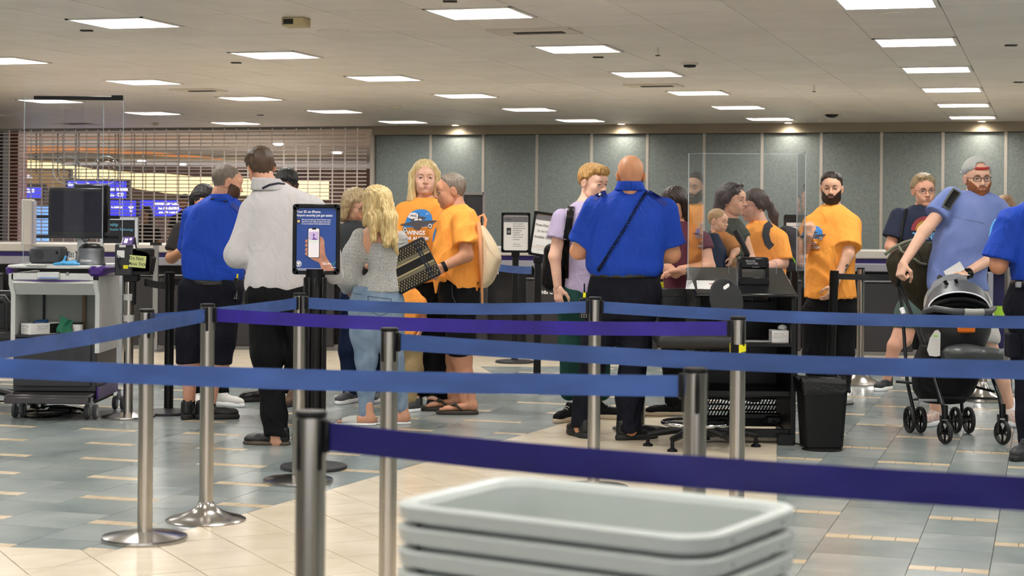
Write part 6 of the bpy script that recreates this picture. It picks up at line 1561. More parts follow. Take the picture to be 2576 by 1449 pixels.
# --- man behind the white shirt man
p=Person('person, dark haired man mostly hidden behind the white shirted man, looking down',13.25,690,1022,'#6b4331','#5a3530')
p.head(722,466,0,5,32,0,1.03,'m',neck=(722,515,.05)); p.hair(hairmat('#0c0b0c','#1d1b1c'),thick=.013)
A=[[(680,560,.0,.05),(665,640,.0,.045),(700,650,-.2,.03)],[(770,560,.0,.05),(785,640,0,.045),(750,650,-.2,.03)]]
dress(p,'',clothm('dark_grey_tee','#2b2b2f',.1),43,.004,[(505,702,745,.055,0),(520,685,762,.09,0),(545,675,775,.11,0),(640,682,768,.12,0),(740,682,768,.12,0)],A,.8,.016,False,
 [[(700,755,0,.1),(685,880,0,.075),(668,1000,.0,.06)],[(745,755,0,.1),(740,880,0,.075),(735,1000,.0,.06)]],m_blk_t,[(735,684,766,.12,0),(790,688,764,.12,0)])
p.finish(); p.shoes('black',m_dshoe,m_dsole,[(p.J(668,1008,0),-60)],1.0); p.shoes('dress',mat('brown_leather','#5b4230',.5),m_dsole,[(p.J(733,1030,-.3),-20)],1.0)
# --- woman with glasses in grey polo
p=Person('person, woman with glasses and shoulder length grey blonde hair in a charcoal polo',13.2,880,1012,'#c99a80')
p.head(896,517,0,52,18,0,1.05,'f',neck=(893,565,.03),brow=hairmat('#7a6048'))
p.hair(hairmat('#8f7a58','#c4ae84'),thick=.014,add=lambda S:S.u(cap((.072,-.02,.04),(.080,-.02,-.09),.026,.03),.03).u(cap((-.072,-.02,.04),(-.080,-.02,-.09),.026,.03),.03).u(cap((0,-.075,.02),(0,-.085,-.10),.055,.055),.03))
p.glasses(mat('glasses_dark','#3a2622',.3))
A=[[(866,590,.0,.048),(862,650,-.02,.042),(895,668,-.25,.03)],[(935,590,.0,.048),(945,660,-.02,.042),(925,668,-.25,.03)]]
dress(p,'',clothm('charcoal_polo','#3a3d40',.08),47,.004,[(556,876,912,.055,0),(567,862,932,.085,0),(585,858,944,.105,0),(640,858,948,.12,0),(700,860,946,.12,0),(742,862,944,.12,0)],A,.8,.018,False,
 [[(885,755,0,.095),(878,880,0,.07),(880,985,.0,.055)],[(930,755,0,.095),(942,880,0,.07),(948,985,.1,.055)]],clothm('dark_jeans','#18233d',.12),[(735,862,945,.12,0),(780,864,942,.12,0)])
p.finish(); p.shoes('sneaker',mat('grey_runner','#4b4c50',.6),m_white,[(p.J(882,995,.0),-25),(p.J(950,992,.1),-10)],.97)
# --- blonde woman from behind with jeans
p=Person('person, woman with long wavy blonde hair from behind in grey blouse and light jeans',11.8,950,1062,'#d09a7c')
p.head(945,512,0,212,8,0,.98,'f',neck=(952,565,.0),neck_r=.048)
hbl=hairmat('#a8894f','#e3cd98',sc=90,st=(1,1,.08))
def lh(S):
    for a,b,r0,r1 in (((.045,-.05,.05),(.065,-.085,-.12),.05,.045),((-.045,-.05,.05),(-.07,-.07,-.12),.05,.045),((0,-.085,.03),(.0,-.12,-.13),.055,.055),((.06,-.09,-.1),(.055,-.13,-.28),.045,.028),((-.06,-.075,-.1),(-.085,-.10,-.26),.042,.022),((0,-.12,-.12),(-.01,-.15,-.30),.05,.028),((.03,-.12,-.2),(.07,-.14,-.36),.03,.012),((.075,.0,.02),(.082,-.01,-.13),.02,.022),((-.075,.0,.02),(-.085,-.0,-.14),.02,.022)): S.u(cap(a,b,r0,r1),.025)
p.hair(hbl,thick=.014,add=lh,wave=.0038)
A=[[(917,598,.0,.046),(888,680,-.03,.040),(875,712,.16,.03)],[(1000,600,.0,.046),(1012,680,.02,.04),(985,700,.24,.03)]]
B=p.body; sl=p.torso([(562,928,986,.06,0),(580,912,1000,.085,0),(620,912,1004,.1,0),(680,926,1004,.1,0),(720,910,1008,.11,0)]); B.u(loft([(z,x,y,a-.01,b-.01) for z,x,y,a,b in sl]),.04)
for a_ in A: p.limb(a_,.025,K2=.04)
m_bls=mat('print_blouse','#cdc9c3',.8,col2='#858b90',scale=190,detail=2,bump=.15,bscale=500)
S_=Sdf().u(loft(p.torso([(610,926,1008,.108,0),(640,924,1010,.115,0),(682,928,1008,.11,0),(704,908,1012,.12,0),(730,898,1014,.13,0),(734,898,1014,.13,0)])),.03)
S_.chain([tuple(p.J(906,596,0))+(.058,),tuple(p.J(892,640,-.01))+(.075,),tuple(p.J(874,695,0))+(.082,),tuple(p.J(874,722,.05))+(.05,)],.04)
S_.chain([tuple(p.J(1006,600,0))+(.050,),tuple(p.J(1008,640,.02))+(.062,),tuple(p.J(1008,690,.08))+(.06,)],.04)
fo=folds(53,.004,34); S_.disp=lambda X,Y,Z:fo(X,Y,Z)+.0022*np.sin(Z*260+3*np.sin(X*12))*((Z<1.27)&(Z>1.05))
p.SS=S_; so=p.cloth('blouse',S_,m_bls,.0085)
T_=Sdf().u(loft(p.torso([(720,890,1010,.115,0),(745,886,1011,.13,0),(775,884,1012,.135,0),(800,886,1008,.13,0)])),.03)
for lg in ([(918,775,0,.112),(918,840,0,.095),(921,905,0,.068),(921,980,0,.055),(921,1040,0,.050)],[(975,775,0,.112),(980,840,.02,.095),(990,905,.03,.068),(1005,980,.05,.052),(1010,1022,.06,.046)]): T_.chain(p.C(lg),.04); B.chain([(x,y,z,r*.7) for x,y,z,r in p.C(lg)],.03)
T_.disp=folds(59,.0035,30,(1,1,2)); m_jean=mat('light_denim','#6a8099',.75,col2='#8fa2b8',scale=9,detail=6,bump=.1,bscale=900); to=p.cloth('jeans',T_,m_jean,.0095)
st1=mat('denim_stitch','#44566c',.8)
for q in([(925,745),(985,752)],[(925,745),(930,782),(955,795),(980,785),(985,752)],[(888,738),(910,741)]): tubeon(p,T_,q,.0022,'stitching',st1,parent=to,lift=.001,sub=4)
p.hand('relax',p.J(876,722,.16),(.1,.8,-.5),(1,0,0),(0,0,1),.95)
p.shoes('slide',mat('white_woven','#dcdad6',.7,bump=.6,bscale=160),m_white,[(p.J(918,1045,-.02),-92),(p.J(1006,1040,.06),-86)],.93); p.finish()
# tote
tc=p.J(1036,668,-.02); tb=thing('patterned_tote_bag','dark patterned tote bag with a black stripe under the jeans woman arm','bag',tc)
U=Vector((math.cos(R(27)),0,math.sin(R(27)))); V=Vector((-math.sin(R(27)),0,math.cos(R(27)))); F=frame((0,0,0),U,(0,1,0),V)
bw,bh=.31,.285; sh=-.06
def bagpt(u,v,y): return F@Vector((u*bw+.02,y,v*bh-u*0))
m_bag=mat('bag_canvas','#17161b',.75,bump=.2,bscale=300); m_cream=mat('bag_cream','#b5a57c',.8); m_bst=mat('bag_taupe','#77705c',.8,bump=.2,bscale=300)
sd=Sdf().u(rbx((.0,0,0),(bw/2,.055,bh/2),.014)); sd.disp=folds(61,.003,20); sobj('bag_body',sd.mesh(.009),m_bag,tb,M=F)
mb=MB().box((0,-.0575,0),(bw*.98,.003,.05),M=F); obj('black_band',mb,mat('bag_black','#0c0c10',.7),tb)
mb=MB()
for v in(-.032,.032): mb.box((0,-.058,v),(bw*.98,.003,.010),M=F)
obj('cream_piping',mb,m_cream,tb)
mb=MB()
for v in(-.050,.050): mb.box((0,-.057,v),(bw*.98,.002,.024),M=F)
obj('taupe_band',mb,m_bst,tb)
mb=MB(); rr_=random.Random(9)
for j in range(5):
    for s in(-1,1):
        v=s*(.072+.0165*j)
        if abs(v)>bh/2-.006: continue
        for i in range(17):
            u=-bw/2+.012+i*.019+(j%2)*.0095
            if u>bw/2-.01: continue
            k_=.0045; pg=[(-1,-1.2),(.2,-1.4),(.9,-.6),(.2,.1),(.9,.6),(.3,1.4),(-.7,1.1),(-.2,.3),(-.9,-.3)] if (i+j)%2 else [(-.8,1.2),(-.4,1.2),(-.4,-.6),(.5,-.6),(.5,1.2),(.9,1.2),(.9,-1.1),(-.8,-1.1)]
            mb.add([(u+x*k_,-.0592,v+y*k_) for x,y in pg],[list(range(len(pg)))],0,F)
o=obj('woven_motifs',mb,m_cream,tb); o['kind']='stuff'
mb=MB().box((bw*.28,-.060,0),(.012,.004,bh*.98),M=F).box((bw*.34,-.060,0),(.008,.004,bh*.98),M=F); obj('handle_strap',mb,mat('strap_navy','#1a2036',.6),tb)
# --- blonde woman in orange
p=Person('person, smiling blonde woman in an orange tee with a blue aeroplane print',13.1,1085,1014,'#e6b7a0','#b8655f')
p.head(1069,449,0,6,-2,0,1.13,'f',neck=(1070,500,.03),eyes='#4a4a4a',brow=hairmat('#9a7a58'),neck_r=.056,smile=1)
p.hair(hairmat('#b79a5e','#ead7a6',sc=90,st=(1,1,.06)),thick=.015,add=lambda S:S.u(cap((.074,.0,.03),(.088,.005,-.14),.022,.028),.03).u(cap((-.074,.0,.03),(-.084,.0,-.13),.022,.026),.03).u(cap((.05,-.07,.02),(.07,-.07,-.14),.045,.045),.03).u(cap((-.05,-.07,.02),(-.07,-.07,-.14),.045,.045),.03),wave=.0025,
 line=([-.12,-.075,-.05,-.03,-.012,.004,.018,.035,.06,.1],[-.09,-.09,-.09,-.09,-.09,-.06,-.03,.03,.060,.070]))
obj('teeth',MB().box((0,.0915,-.0608),(.024,.004,.0036),bev=.001,M=p.HM),m_white,p.t,off=p.loc)
A=[[(1020,532,.0,.056),(1006,600,-.04,.048),(1045,655,-.2,.032)],[(1122,532,.0,.056),(1136,610,.04,.048),(1120,680,.0,.032)]]
S_,so,to=dress(p,'',m_or,67,.0052,[(496,1046,1096,.055,0),(504,1030,1112,.085,0),(518,1012,1128,.12,0),(555,1006,1134,.145,0),(610,1006,1134,.155,-.01),(660,1008,1132,.155,-.01),(704,1010,1130,.15,0),(708,1011,1129,.15,0)],A,.92,.02,False,
 [[(1058,740,0,.115),(1054,860,0,.105),(1052,980,0,.095)],[(1104,740,0,.115),(1108,860,0,.105),(1108,975,-.05,.095)]],m_blk_t,[(700,1014,1126,.14,0),(760,1016,1126,.14,0),(800,1020,1126,.13,0)])
tee_print(p,S_,so,1061,553,13.1/FPX*1.06)
p.shoes('platform',m_dshoe,m_dsole,[(p.J(1100,985,-.02),-12),(p.J(1050,985,.05),-5)],.95); p.finish()
# --- older man in orange
p=Person('person, older man in profile in an orange tee and black shorts, watch on the wrist',12.55,1160,1038,'#c18a6c')
p.head(1134,480,0,-78,8,0,1.06,'mf',neck=(1150,528,.0),neck_r=.060,eyes='#3a3a3a',brow=hairmat('#8a7868'))
p.hair(hairmat('#6a6058','#98897a',sc=150),thick=.007,line=([-.12,-.075,-.05,-.03,-.012,.004,.018,.035,.06,.1],[-.062,-.058,-.04,-.030,-.028,-.018,.018,.056,.088,.105]),wave=.0012)
A=[[(1164,556,-.15,.056),(1174,642,-.23,.046),(1114,672,-.27,.032)],[(1150,560,.16,.05),(1130,640,.1,.046),(1098,676,-.05,.032)]]
sh_=p.J(1180,700)
S_,so,to=dress(p,'',m_or,71,.0062,[(516,1128,1174,.06,0),(528,1116,1190,.1,0),(545,1106,1202,.14,0),(580,1098,1211,.155,0),(620,1090,1214,.16,0),(660,1087,1214,.165,0),(700,1092,1210,.165,0),(735,1098,1205,.165,0),(785,1104,1202,.16,0)],A,.70,.024,False,
 [[(1160,750,-.06,.108),(1160,850,-.06,.098),(1162,905,-.06,.09)],[(1150,750,.14,.108),(1148,850,.14,.098),(1146,905,.14,.09)]],m_blk_t,[(690,1100,1206,.16,0),(770,1104,1206,.17,0)],legcut=892,flare=.018,
 hem_cut=lambda X,Y,Z,a=p.J(1110,690),b=p.J(1202,752):-( (Z-a.z)-(b.z-a.z)/(b.x-a.x)*(X-a.x)+.012*np.sin(X*30))*.8+0*Y)
shinleg(p,[(1164,890,-.06,.060),(1168,940,-.06,.058),(1170,1010,-.06,.036)]); shinleg(p,[(1146,890,.14,.058),(1142,940,.16,.055),(1138,1000,.2,.036)])
p.hand('grip',p.J(1112,673,-.27),(-.75,0,-.6),(.3,.9,-.2),(-1,0,1),.98)
b=MB().cyl(p.J(1122,669,-.265),p.J(1113,673,-.27),.038,n=20); wt=obj('watch',b,m_bk,p.t,off=p.loc)
tubeon(p,p.TS,[(1136,715),(1138,745),(1146,762)],.004,'drawstring',mat('cord_speck','#2a2a2c',.5)) 
tn=Sdf().u(cap(p.J(1098,690,-.15),p.J(1096,736,-.15),.03,.006)).u(cap(p.J(1104,690,-.15),p.J(1120,700,-.12),.03,.03),.03); tn.disp=folds(3,.003,60); p.cloth('gathered_hem',tn,m_or,.008)
q=MB(); fan(q,dense([(-.02,-.05),(.02,-.05),(.035,.04),(-.01,.05)],.02),3); decal(p,S_,[q],p.J(1108,590,0),(.5,-.85,0),(0,0,1),so,['print_sky'],[mat('print_blue','#2f86d8',.6)])
m_rub=mat('flipflop_brown','#3b322c',.6); p.shoes('flipflop',m_rub,m_rub,[(p.J(1175,1022,-.08),-88),(p.J(1136,1015,.18),-75)],1.0); p.finish()
bk_=thing('cream_backpack','cream backpack with peach straps worn by the older orange shirt man','backpack',p.J(1230,640,.0)); Lb=bk_.location
sd=Sdf().u(loft([(p.J(0,y).z,p.J((a+b)/2,y).x,p.Y,(b-a)/2/FPX*p.Y,d) for y,a,b,d in((712,1208,1226,.07),(700,1206,1240,.11),(670,1206,1254,.13),(640,1206,1262,.14),(605,1205,1249,.13),(575,1203,1230,.11),(558,1202,1218,.07))]),0); sd.disp=folds(73,.006,22); sobj('pack_body',sd.mesh(.01),clothm('cream_nylon','#e3cfae',.05),bk_,off=Lb)
m_pch=mat('peach_webbing','#e9a878',.7)
obj('carry_loop',MB().tube([p.J(1204,565,-.02),p.J(1206,545,-.02),p.J(1216,540,-.02),p.J(1222,552,-.02),p.J(1219,572,-.02)],.011,n=8),m_pch,bk_,off=Lb)
obj('shoulder_strap',MB().tube([p.J(1204,560,-.13),p.J(1207,600,-.17),p.J(1209,650,-.15),p.J(1212,705,-.1),p.J(1213,760,-.05),p.J(1214,790,-.05)],[.016,.016,.014,.010,.009,.009],n=8),m_pch,bk_,off=Lb)
obj('front_seam',MB().tube([p.J(1222,600,-.14),p.J(1232,625,-.15),p.J(1243,642,-.13),p.J(1256,652,-.1)],.003,n=6),mat('cream_seam','#f3e6cf',.6),bk_,off=Lb)
obj('zip_pull',MB().box(p.J(1253,684,-.05),(.008,.008,.035)),m_ssb,bk_,off=Lb)
# --- child
p=Person('person, small child in an orange tee and khaki trousers beside the jeans woman',12.65,1030,1035,'#c98f70')
p.head(1018,698,0,-120,20,0,.84,'b',neck=(1022,732,.0),neck_r=.045); p.hair(hairmat('#4a3526','#6b4e38'),thick=.012)
A=[[(1058,762,-.03,.034),(1062,800,-.03,.03),(1056,832,-.08,.022)],[(1005,762,-.03,.034),(1000,800,-.03,.03),(1008,832,-.1,.022)]]
S_,so,to=dress(p,'',m_or,79,.0045,[(724,1008,1045,.05,0),(735,1000,1058,.075,0),(760,996,1064,.09,0),(810,1000,1056,.095,0),(842,1002,1054,.1,0)],A,.7,.016,False,
 [[(1014,865,0,.065),(1018,930,.05,.055),(1020,995,.1,.045)],[(1042,865,0,.065),(1042,930,-.03,.052),(1032,1000,-.05,.045)]],clothm('khaki','#a8936a',.06),[(836,1004,1054,.09,0),(870,1004,1056,.09,0)],tramp=.005)
q=MB(); fan(q,dense([(-.02,-.04),(.02,-.04),(.02,.04),(-.02,.04)],.02),3); decal(p,S_,[q],p.J(1006,800,0),(.8,-.5,0),(0,0,1),so,['print_sky'],[mat('print_blue','#2f86d8',.6)])
p.hand('relax',p.J(1056,832,-.08),(0,-.1,-1),(-1,0,0),(0,-1,0),.62); p.finish(); p.shoes('sneaker',mat('grey_slipon','#3f4245',.6),m_white,[(p.J(1040,1005,-.05),-45)],.8); p.shoes('sneaker',mat('grey_slipon','#3f4245',.6),m_white,[(p.J(1020,995,.1),-20)],.8)
# --- young man, lavender tee
p=Person('person, young man with ginger hair in a lavender tee and green trousers',12.25,1440,1060,'#e5b69e','#b8685e')
p.head(1492,459,0,44,10,0,1.08,'m',neck=(1470,512,.02),brow=hairmat('#8a5f3a'),eyes='#3d4a4a',neck_r=.052,gaze=-.4)
p.hair(hairmat('#9a6a36','#c9a060',sc=110),thick=.012,line=([-.12,-.075,-.05,-.03,-.012,.004,.018,.035,.06,.1],[-.060,-.055,-.02,.0,-.005,-.012,.012,.046,.060,.064]),add=lambda S:S.u(ell((0,.045,.098),(.062,.052,.024)),.02).u(ell((0,.078,.078),(.05,.022,.02)),.02),wave=.003,ears='force')
A=[[(1414,552,-.08,.050),(1396,645,-.10,.042),(1403,722,-.12,.029)],[(1535,550,.05,.05),(1545,640,0,.042),(1550,700,-.1,.03)]]
S_,so,to=dress(p,'',clothm('lavender_tee','#b3a6c4',.03),83,.0045,[(506,1448,1496,.055,0),(518,1430,1518,.085,0),(535,1415,1532,.11,0),(560,1412,1536,.125,0),(610,1420,1528,.125,0),(680,1422,1522,.125,0),(728,1418,1522,.13,0),(733,1418,1522,.13,0)],A,.52,.022,False,
 [[(1445,760,-.02,.115),(1438,870,-.02,.085),(1432,985,0,.062)],[(1500,760,0,.115),(1505,870,0,.085),(1512,985,.05,.062)]],clothm('green_joggers','#1d3f3a',.06),[(728,1420,1520,.12,0),(780,1416,1522,.13,0)],flare=.02,tramp=.006)
p.hand('relax',p.J(1403,722,-.12),(.08,-.05,-1),(.7,.7,0),(.6,-.6,0),1.0)
p.finish(); bs=mat('beige_sole','#b5a58c',.6); p.shoes('sneaker',m_blk_t,bs,[(p.J(1432,1030,-.1),-28),(p.J(1512,1022,.05),70)],1.0)
strap(p,S_,[(1436,520),(1432,560),(1427,590),(1425,640),(1424,690)],.055,'webbing_hidden',m_bk,th=.01) if 0 else None
bp=thing('black_backpack','black backpack worn by the young man in lavender','backpack',p.J(1395,680,.12)); Lb=bp.location
sd=Sdf().u(rbx(p.J(1398,672,.10),(.085,.12,.165),.05)).u(ell(p.J(1384,690,.1),(.06,.1,.12)),.04); sd.disp=folds(91,.005,22); sobj('pack_body',sd.mesh(.011),clothm('black_nylon','#121214',.1,rough=.5),bp,off=Lb)
strap(p,S_,[(1437,519),(1434,545),(1429,580),(1424,610),(1421,650),(1420,700)],.05,'shoulder_strap',m_bkp,th=.012,lift=.012,owner=bp,off=Lb)
obj('strap_buckle',MB().box(p.J(1424,585,-.16),(.045,.012,.03),bev=.004),m_bk,bp,off=Lb)
# --- woman in maroon
p=Person('person, woman with long dark hair in a maroon top leaning on the right kiosk',12.5,1690,1050,'#d09a80')
p.head(1697,513,0,-38,30,0,1.0,'f',neck=(1712,560,.05),brow=hb)
p.hair(hairmat('#1e1512','#3a2820'),thick=.013,add=lambda S:S.u(cap((.072,-.01,.03),(.078,.02,-.15),.024,.028),.03).u(cap((-.072,-.01,.03),(-.080,.01,-.18),.026,.032),.03).u(cap((0,-.075,.02),(0,-.08,-.17),.055,.05),.03))
A=[[(1768,606,.0,.052),(1782,672,-.06,.048),(1712,680,-.28,.034)],[(1680,606,.0,.052),(1668,665,-.05,.046),(1700,690,-.25,.032)]]
S_,so,to=dress(p,'',clothm('maroon_top','#5c2f3c',.08),97,.004,[(556,1692,1738,.06,.02),(570,1676,1760,.09,.02),(592,1668,1775,.115,.01),(640,1674,1768,.125,0),(700,1670,1770,.13,0),(770,1664,1768,.14,0),(790,1664,1768,.14,0)],A,.35,.014,False,
 [[(1692,800,0,.105),(1690,900,0,.072),(1690,1008,0,.050)],[(1740,800,0,.105),(1735,900,.05,.072),(1730,1008,.08,.050)]],m_blk_t,[(780,1668,1766,.13,0),(820,1670,1764,.13,0)])
p.hand('relax',p.J(1712,680,-.28),(-1,-.1,-.1),(0,0,-1),(0,1,0),.95); p.finish(); p.shoes('sneaker',m_blk_t,bs,[(p.J(1695,1032,0),-82),(p.J(1738,1030,.08),-70)],.98)
t=thing('black_pouch','black clipboard pouch with a yellow marker hanging left of the right kiosk','pouch',P(1700,748,11.6)); k=11.6/FPX
obj('pouch_body',MB().box((0,0,0),(72*k,.03,46*k),bev=.008).box((0,-.018,12*k),(72*k,.008,20*k),bev=.003),mat('pouch_black','#1a1b1c',.3,bump=.2,bscale=20),t); obj('yellow_marker',MB().cyl((-34*k,0,24*k),(-36*k,0,38*k),.012,n=14),M_y,t); obj('hook_arm',MB().box((40*k,.1,5*k),(.06,.25,.02)),m_bk,t)
# --- woman carrying a baby
p=Person('person, dark haired woman with sunglasses on her head carrying a baby',13.35,1850,1012,'#d2a084')
p.head(1842,503,0,58,2,0,1.05,'f',neck=(1840,552,.03),brow=hb,eyes='#33251c')
p.hair(hairmat('#22181a','#46342f'),thick=.014,add=lambda S:S.u(cap((.04,-.06,.03),(.05,-.09,-.09),.045,.04),.03).u(cap((-.04,-.06,.03),(-.05,-.09,-.08),.045,.04),.03).u(cap((0,-.09,.03),(0,-.12,-.10),.045,.03),.03))
g=MB()
for i in(-1,1): g.ell((i*.033,.058,.108),(.027,.008,.02),n=14,M=p.HM); g.tube([(i*.058,.055,.108),(i*.082,.01,.07),(i*.085,-.03,.03)],.0028,n=6,M=p.HM)
g.tube([(-.01,.064,.108),(.01,.064,.108)],.003,n=6,M=p.HM); sg=thing('sunglasses','dark sunglasses with gold trim pushed up on the mother head','sunglasses',p.HM@Vector((0,.06,.11))); obj('frame',g,mat('sunglass_black','#1b1712',.12,coat=.5),sg,off=sg.location)
A=[[(1868,592,-.02,.045),(1888,655,-.08,.042),(1842,668,-.3,.03)],[(1800,592,.05,.045),(1785,650,.0,.042),(1825,672,-.3,.03)]]
dress(p,'',clothm('olive_tank','#3f443b',.08),101,.004,[(548,1826,1858,.05,0),(562,1812,1872,.08,0),(590,1806,1880,.105,0),(640,1808,1882,.115,0),(720,1806,1884,.12,0),(745,1806,1884,.12,0)],A,.05,.008,False,
 [[(1830,770,0,.1),(1828,880,0,.075),(1828,985,0,.06)],[(1868,770,0,.1),(1868,880,0,.075),(1868,985,0,.06)]],m_blk_t,[(735,1808,1882,.12,0),(790,1808,1882,.12,0)])
p.hand('hold',p.J(1848,668,-.3),(-.9,-.2,.1),(0,.9,.3),(0,0,1),.95); p.finish(); p.shoes('sneaker',m_blk_t,m_white,[(p.J(1828,990,0),20),(p.J(1868,990,0),30)],.95)
# --- baby
p=Person('person, fair haired baby in a tan top carried in a navy carrier',13.0,1812,1028,'#dba88a','#c07a6c'); p.loc=p.J(1812,650); p.t.location=p.loc
p.head(1806,556,0,52,4,0,.76,'b',neck=(1812,590,.0),neck_r=.045,eyes='#2c2a30',brow=hairmat('#a8865c')); p.hair(hairmat('#a8865c','#cdae80'),thick=.007,wave=.001)
A=[[(1838,605,-.06,.034),(1850,630,-.1,.03),(1840,648,-.14,.022)],[(1792,602,-.02,.034),(1790,630,-.06,.03),(1805,648,-.1,.022)]]
dress(p,'',clothm('tan_top','#a8703c',.06),103,.003,[(582,1796,1828,.045,0),(594,1788,1842,.07,0),(620,1790,1848,.085,0),(655,1794,1848,.09,0)],A,.95,.008,False,[[(1800,660,-.04,.05),(1790,700,-.06,.04),(1792,730,-.04,.034)],[(1840,660,-.08,.05),(1846,700,-.08,.04),(1840,730,-.06,.034)]],clothm('tan_leggings','#8a6a48',.06),None)
p.hand('relax',p.J(1840,648,-.14),(-.3,-.3,-1),(-.7,.5,0),(0,0,1),.5); p.finish()
bc=thing('baby_carrier','navy blue baby carrier strapped in front of the mother','baby carrier',P(1798,640,12.88)); sd=Sdf().u(loft([(P(1800,674,12.95).z,P(1802,640,12.95).x,12.95,.085,.125),(P(1800,630,12.95).z,P(1799,640,12.95).x,12.95,.078,.125),(P(1800,588,12.95).z,P(1790,640,12.95).x,12.95,.045,.1)]),0); sd.disp=folds(107,.005,26); sobj('carrier_shell',sd.mesh(.01),clothm('carrier_navy','#1c2740',.08),bc,off=bc.location)
obj('carrier_strap',MB().tube([P(1850,580,12.95),P(1866,610,12.93),P(1880,640,12.95),P(1870,668,12.98)],.022,n=8),m_bk,bc,off=bc.location)
# --- woman with glasses and ponytail
p=Person('person, woman with clear glasses and a dark ponytail in an orange tee',13.65,1925,1006,'#dca890')
p.head(1897,517,0,-72,4,0,1.08,'f',neck=(1915,566,.02),brow=hb)
p.hair(hairmat('#241916','#4a352c'),thick=.010,add=lambda S:S.u(cap((0,-.09,.02),(0,-.12,.0),.03,.026),.02).u(cap((0,-.12,.0),(0,-.15,-.08),.026,.036),.02).u(cap((0,-.15,-.08),(0,-.17,-.17),.034,.012),.02))
p.glasses(mat('glasses_pink','#b5707a',.3),thin=.0022)
A=[[(1960,602,-.05,.052),(1968,660,-.08,.046),(1925,672,-.3,.032)],[(1885,600,.05,.052),(1880,660,-.0,.045),(1900,672,-.25,.032)]]
S_,so,to=dress(p,'',m_or,109,.0048,[(556,1890,1930,.055,0),(566,1878,1950,.09,0),(585,1872,1972,.12,0),(620,1874,1978,.13,0),(680,1876,1978,.14,0),(745,1876,1976,.14,0)],A,.88,.022,False,
 [[(1900,770,0,.11),(1900,880,0,.08),(1902,985,0,.06)],[(1948,770,0,.11),(1948,880,0,.08),(1946,985,0,.06)]],m_blk_t,[(735,1880,1972,.13,0),(790,1882,1970,.13,0)])
q=MB(); fan(q,[(.035*math.cos(a*.4),.05*math.sin(a*.4)) for a in range(16)][:15],3); decal(p,S_,[q],p.J(1890,622,0),(.75,-.65,0),(0,0,1),so,['print_sky'],[mat('print_blue','#2f86d8',.6)])
p.finish(); p.shoes('sneaker',m_blk_t,m_white,[(p.J(1902,985,0),-60),(p.J(1946,985,0),-40)],.95)
bp=thing('grey_backpack','dark grey backpack with a lime edge behind the ponytail woman','backpack',p.J(1985,630,.1)); Lb=bp.location
sd=Sdf().u(rbx(p.J(1984,628,.08),(.07,.13,.17),.05)).u(ell(p.J(1975,600,.05),(.07,.1,.1)),.04); sd.disp=folds(111,.004,22); sobj('pack_body',sd.mesh(.011),clothm('pack_grey','#38353a',.1),bp,off=Lb)
strap(p,S_,[(1940,562),(1930,570),(1926,590),(1932,612),(1942,622)],.055,'shoulder_strap',clothm('pack_grey','#38353a',.1),th=.012,lift=.01,owner=bp,off=Lb)
obj('lime_edge',MB().tube([p.J(1988,640,-.06),p.J(1998,655,-.05),p.J(2002,668,-.04)],.006,n=6),mat('lime','#8ad12e',.5),bp,off=Lb)
# --- bearded man in orange
p=Person('person, bearded man in an orange tee with a forearm tattoo, facing the camera',14.15,2085,992,'#d9a88c','#9a5a52')
p.head(2092,474,0,-14,2,0,1.10,'mf',neck=(2094,522,.03),brow=hairmat('#241812'),eyes='#2c1f18',neck_r=.060,gaze=-.5)
p.hair(hairmat('#1d1512','#36281f'),thick=.011,line=([-.12,-.075,-.05,-.03,-.012,.004,.018,.035,.06,.1],[-.060,-.055,-.035,-.030,-.028,-.028,.010,.050,.072,.08]))
p.beard(hairmat('#1d1210','#3a251c',sc=160),thick=.0045)
A=[[(2140,565,-.06,.058),(2134,640,-.20,.046),(2098,718,-.29,.031)],[(2044,566,-.02,.056),(2022,625,-.1,.046),(2036,592,-.28,.031)]]
S_,so,to=dress(p,'',m_or,113,.0052,[(516,2068,2120,.06,0),(526,2052,2136,.095,0),(542,2044,2150,.13,0),(580,2036,2154,.155,0),(640,2030,2152,.175,-.01),(700,2027,2150,.18,-.01),(742,2025,2153,.175,0),(748,2026,2152,.17,0)],A,.78,.026,False,
 [[(2055,790,0,.125),(2052,890,0,.098),(2052,975,0,.075)],[(2118,790,0,.125),(2116,890,0,.098),(2114,975,0,.075)]],m_blk_t,[(740,2032,2148,.16,0),(800,2036,2146,.155,0)],flare=.035)
tee_print(p,S_,so,2056,588,14.15/FPX*.78,U=(.93,-.36,0))
mb=MB(); tt=Sdf().chain(p.C([(2140,610,-.15,.0485),(2134,640,-.20,.0485),(2098,718,-.29,.0335)]),.02); 
m_tat=mat('tattoo_ink','#4c4a48',.6)
q=MB(); [fan(q,[(x+.012*math.cos(a*PI/5)*s,y+.014*math.sin(a*PI/5)) for a in range(10)],1) for x,y,s in((-.01,.02,1),(.012,.012,.7),(0,-.015,1),(.01,-.04,.7))]; decal(p,tt,[q],p.J(2118,672,-.05),(1,0,0),(.35,0,.93),p.t,['tattoo'],[m_tat],reach=.4,lift=.001)
p.hand('relax',p.J(2098,718,-.29),(-.45,-.1,-.9),(-.6,.6,.2),(.3,-.9,0),1.0); p.hand('grip',p.J(2034,594,-.28),(-.1,-.1,1),(.2,.9,0),(1,0,.2),1.0)
p.finish(); p.shoes('sneaker',m_blk_t,m_white,[(p.J(2052,975,0),-25),(p.J(2114,975,0),5)],1.0)
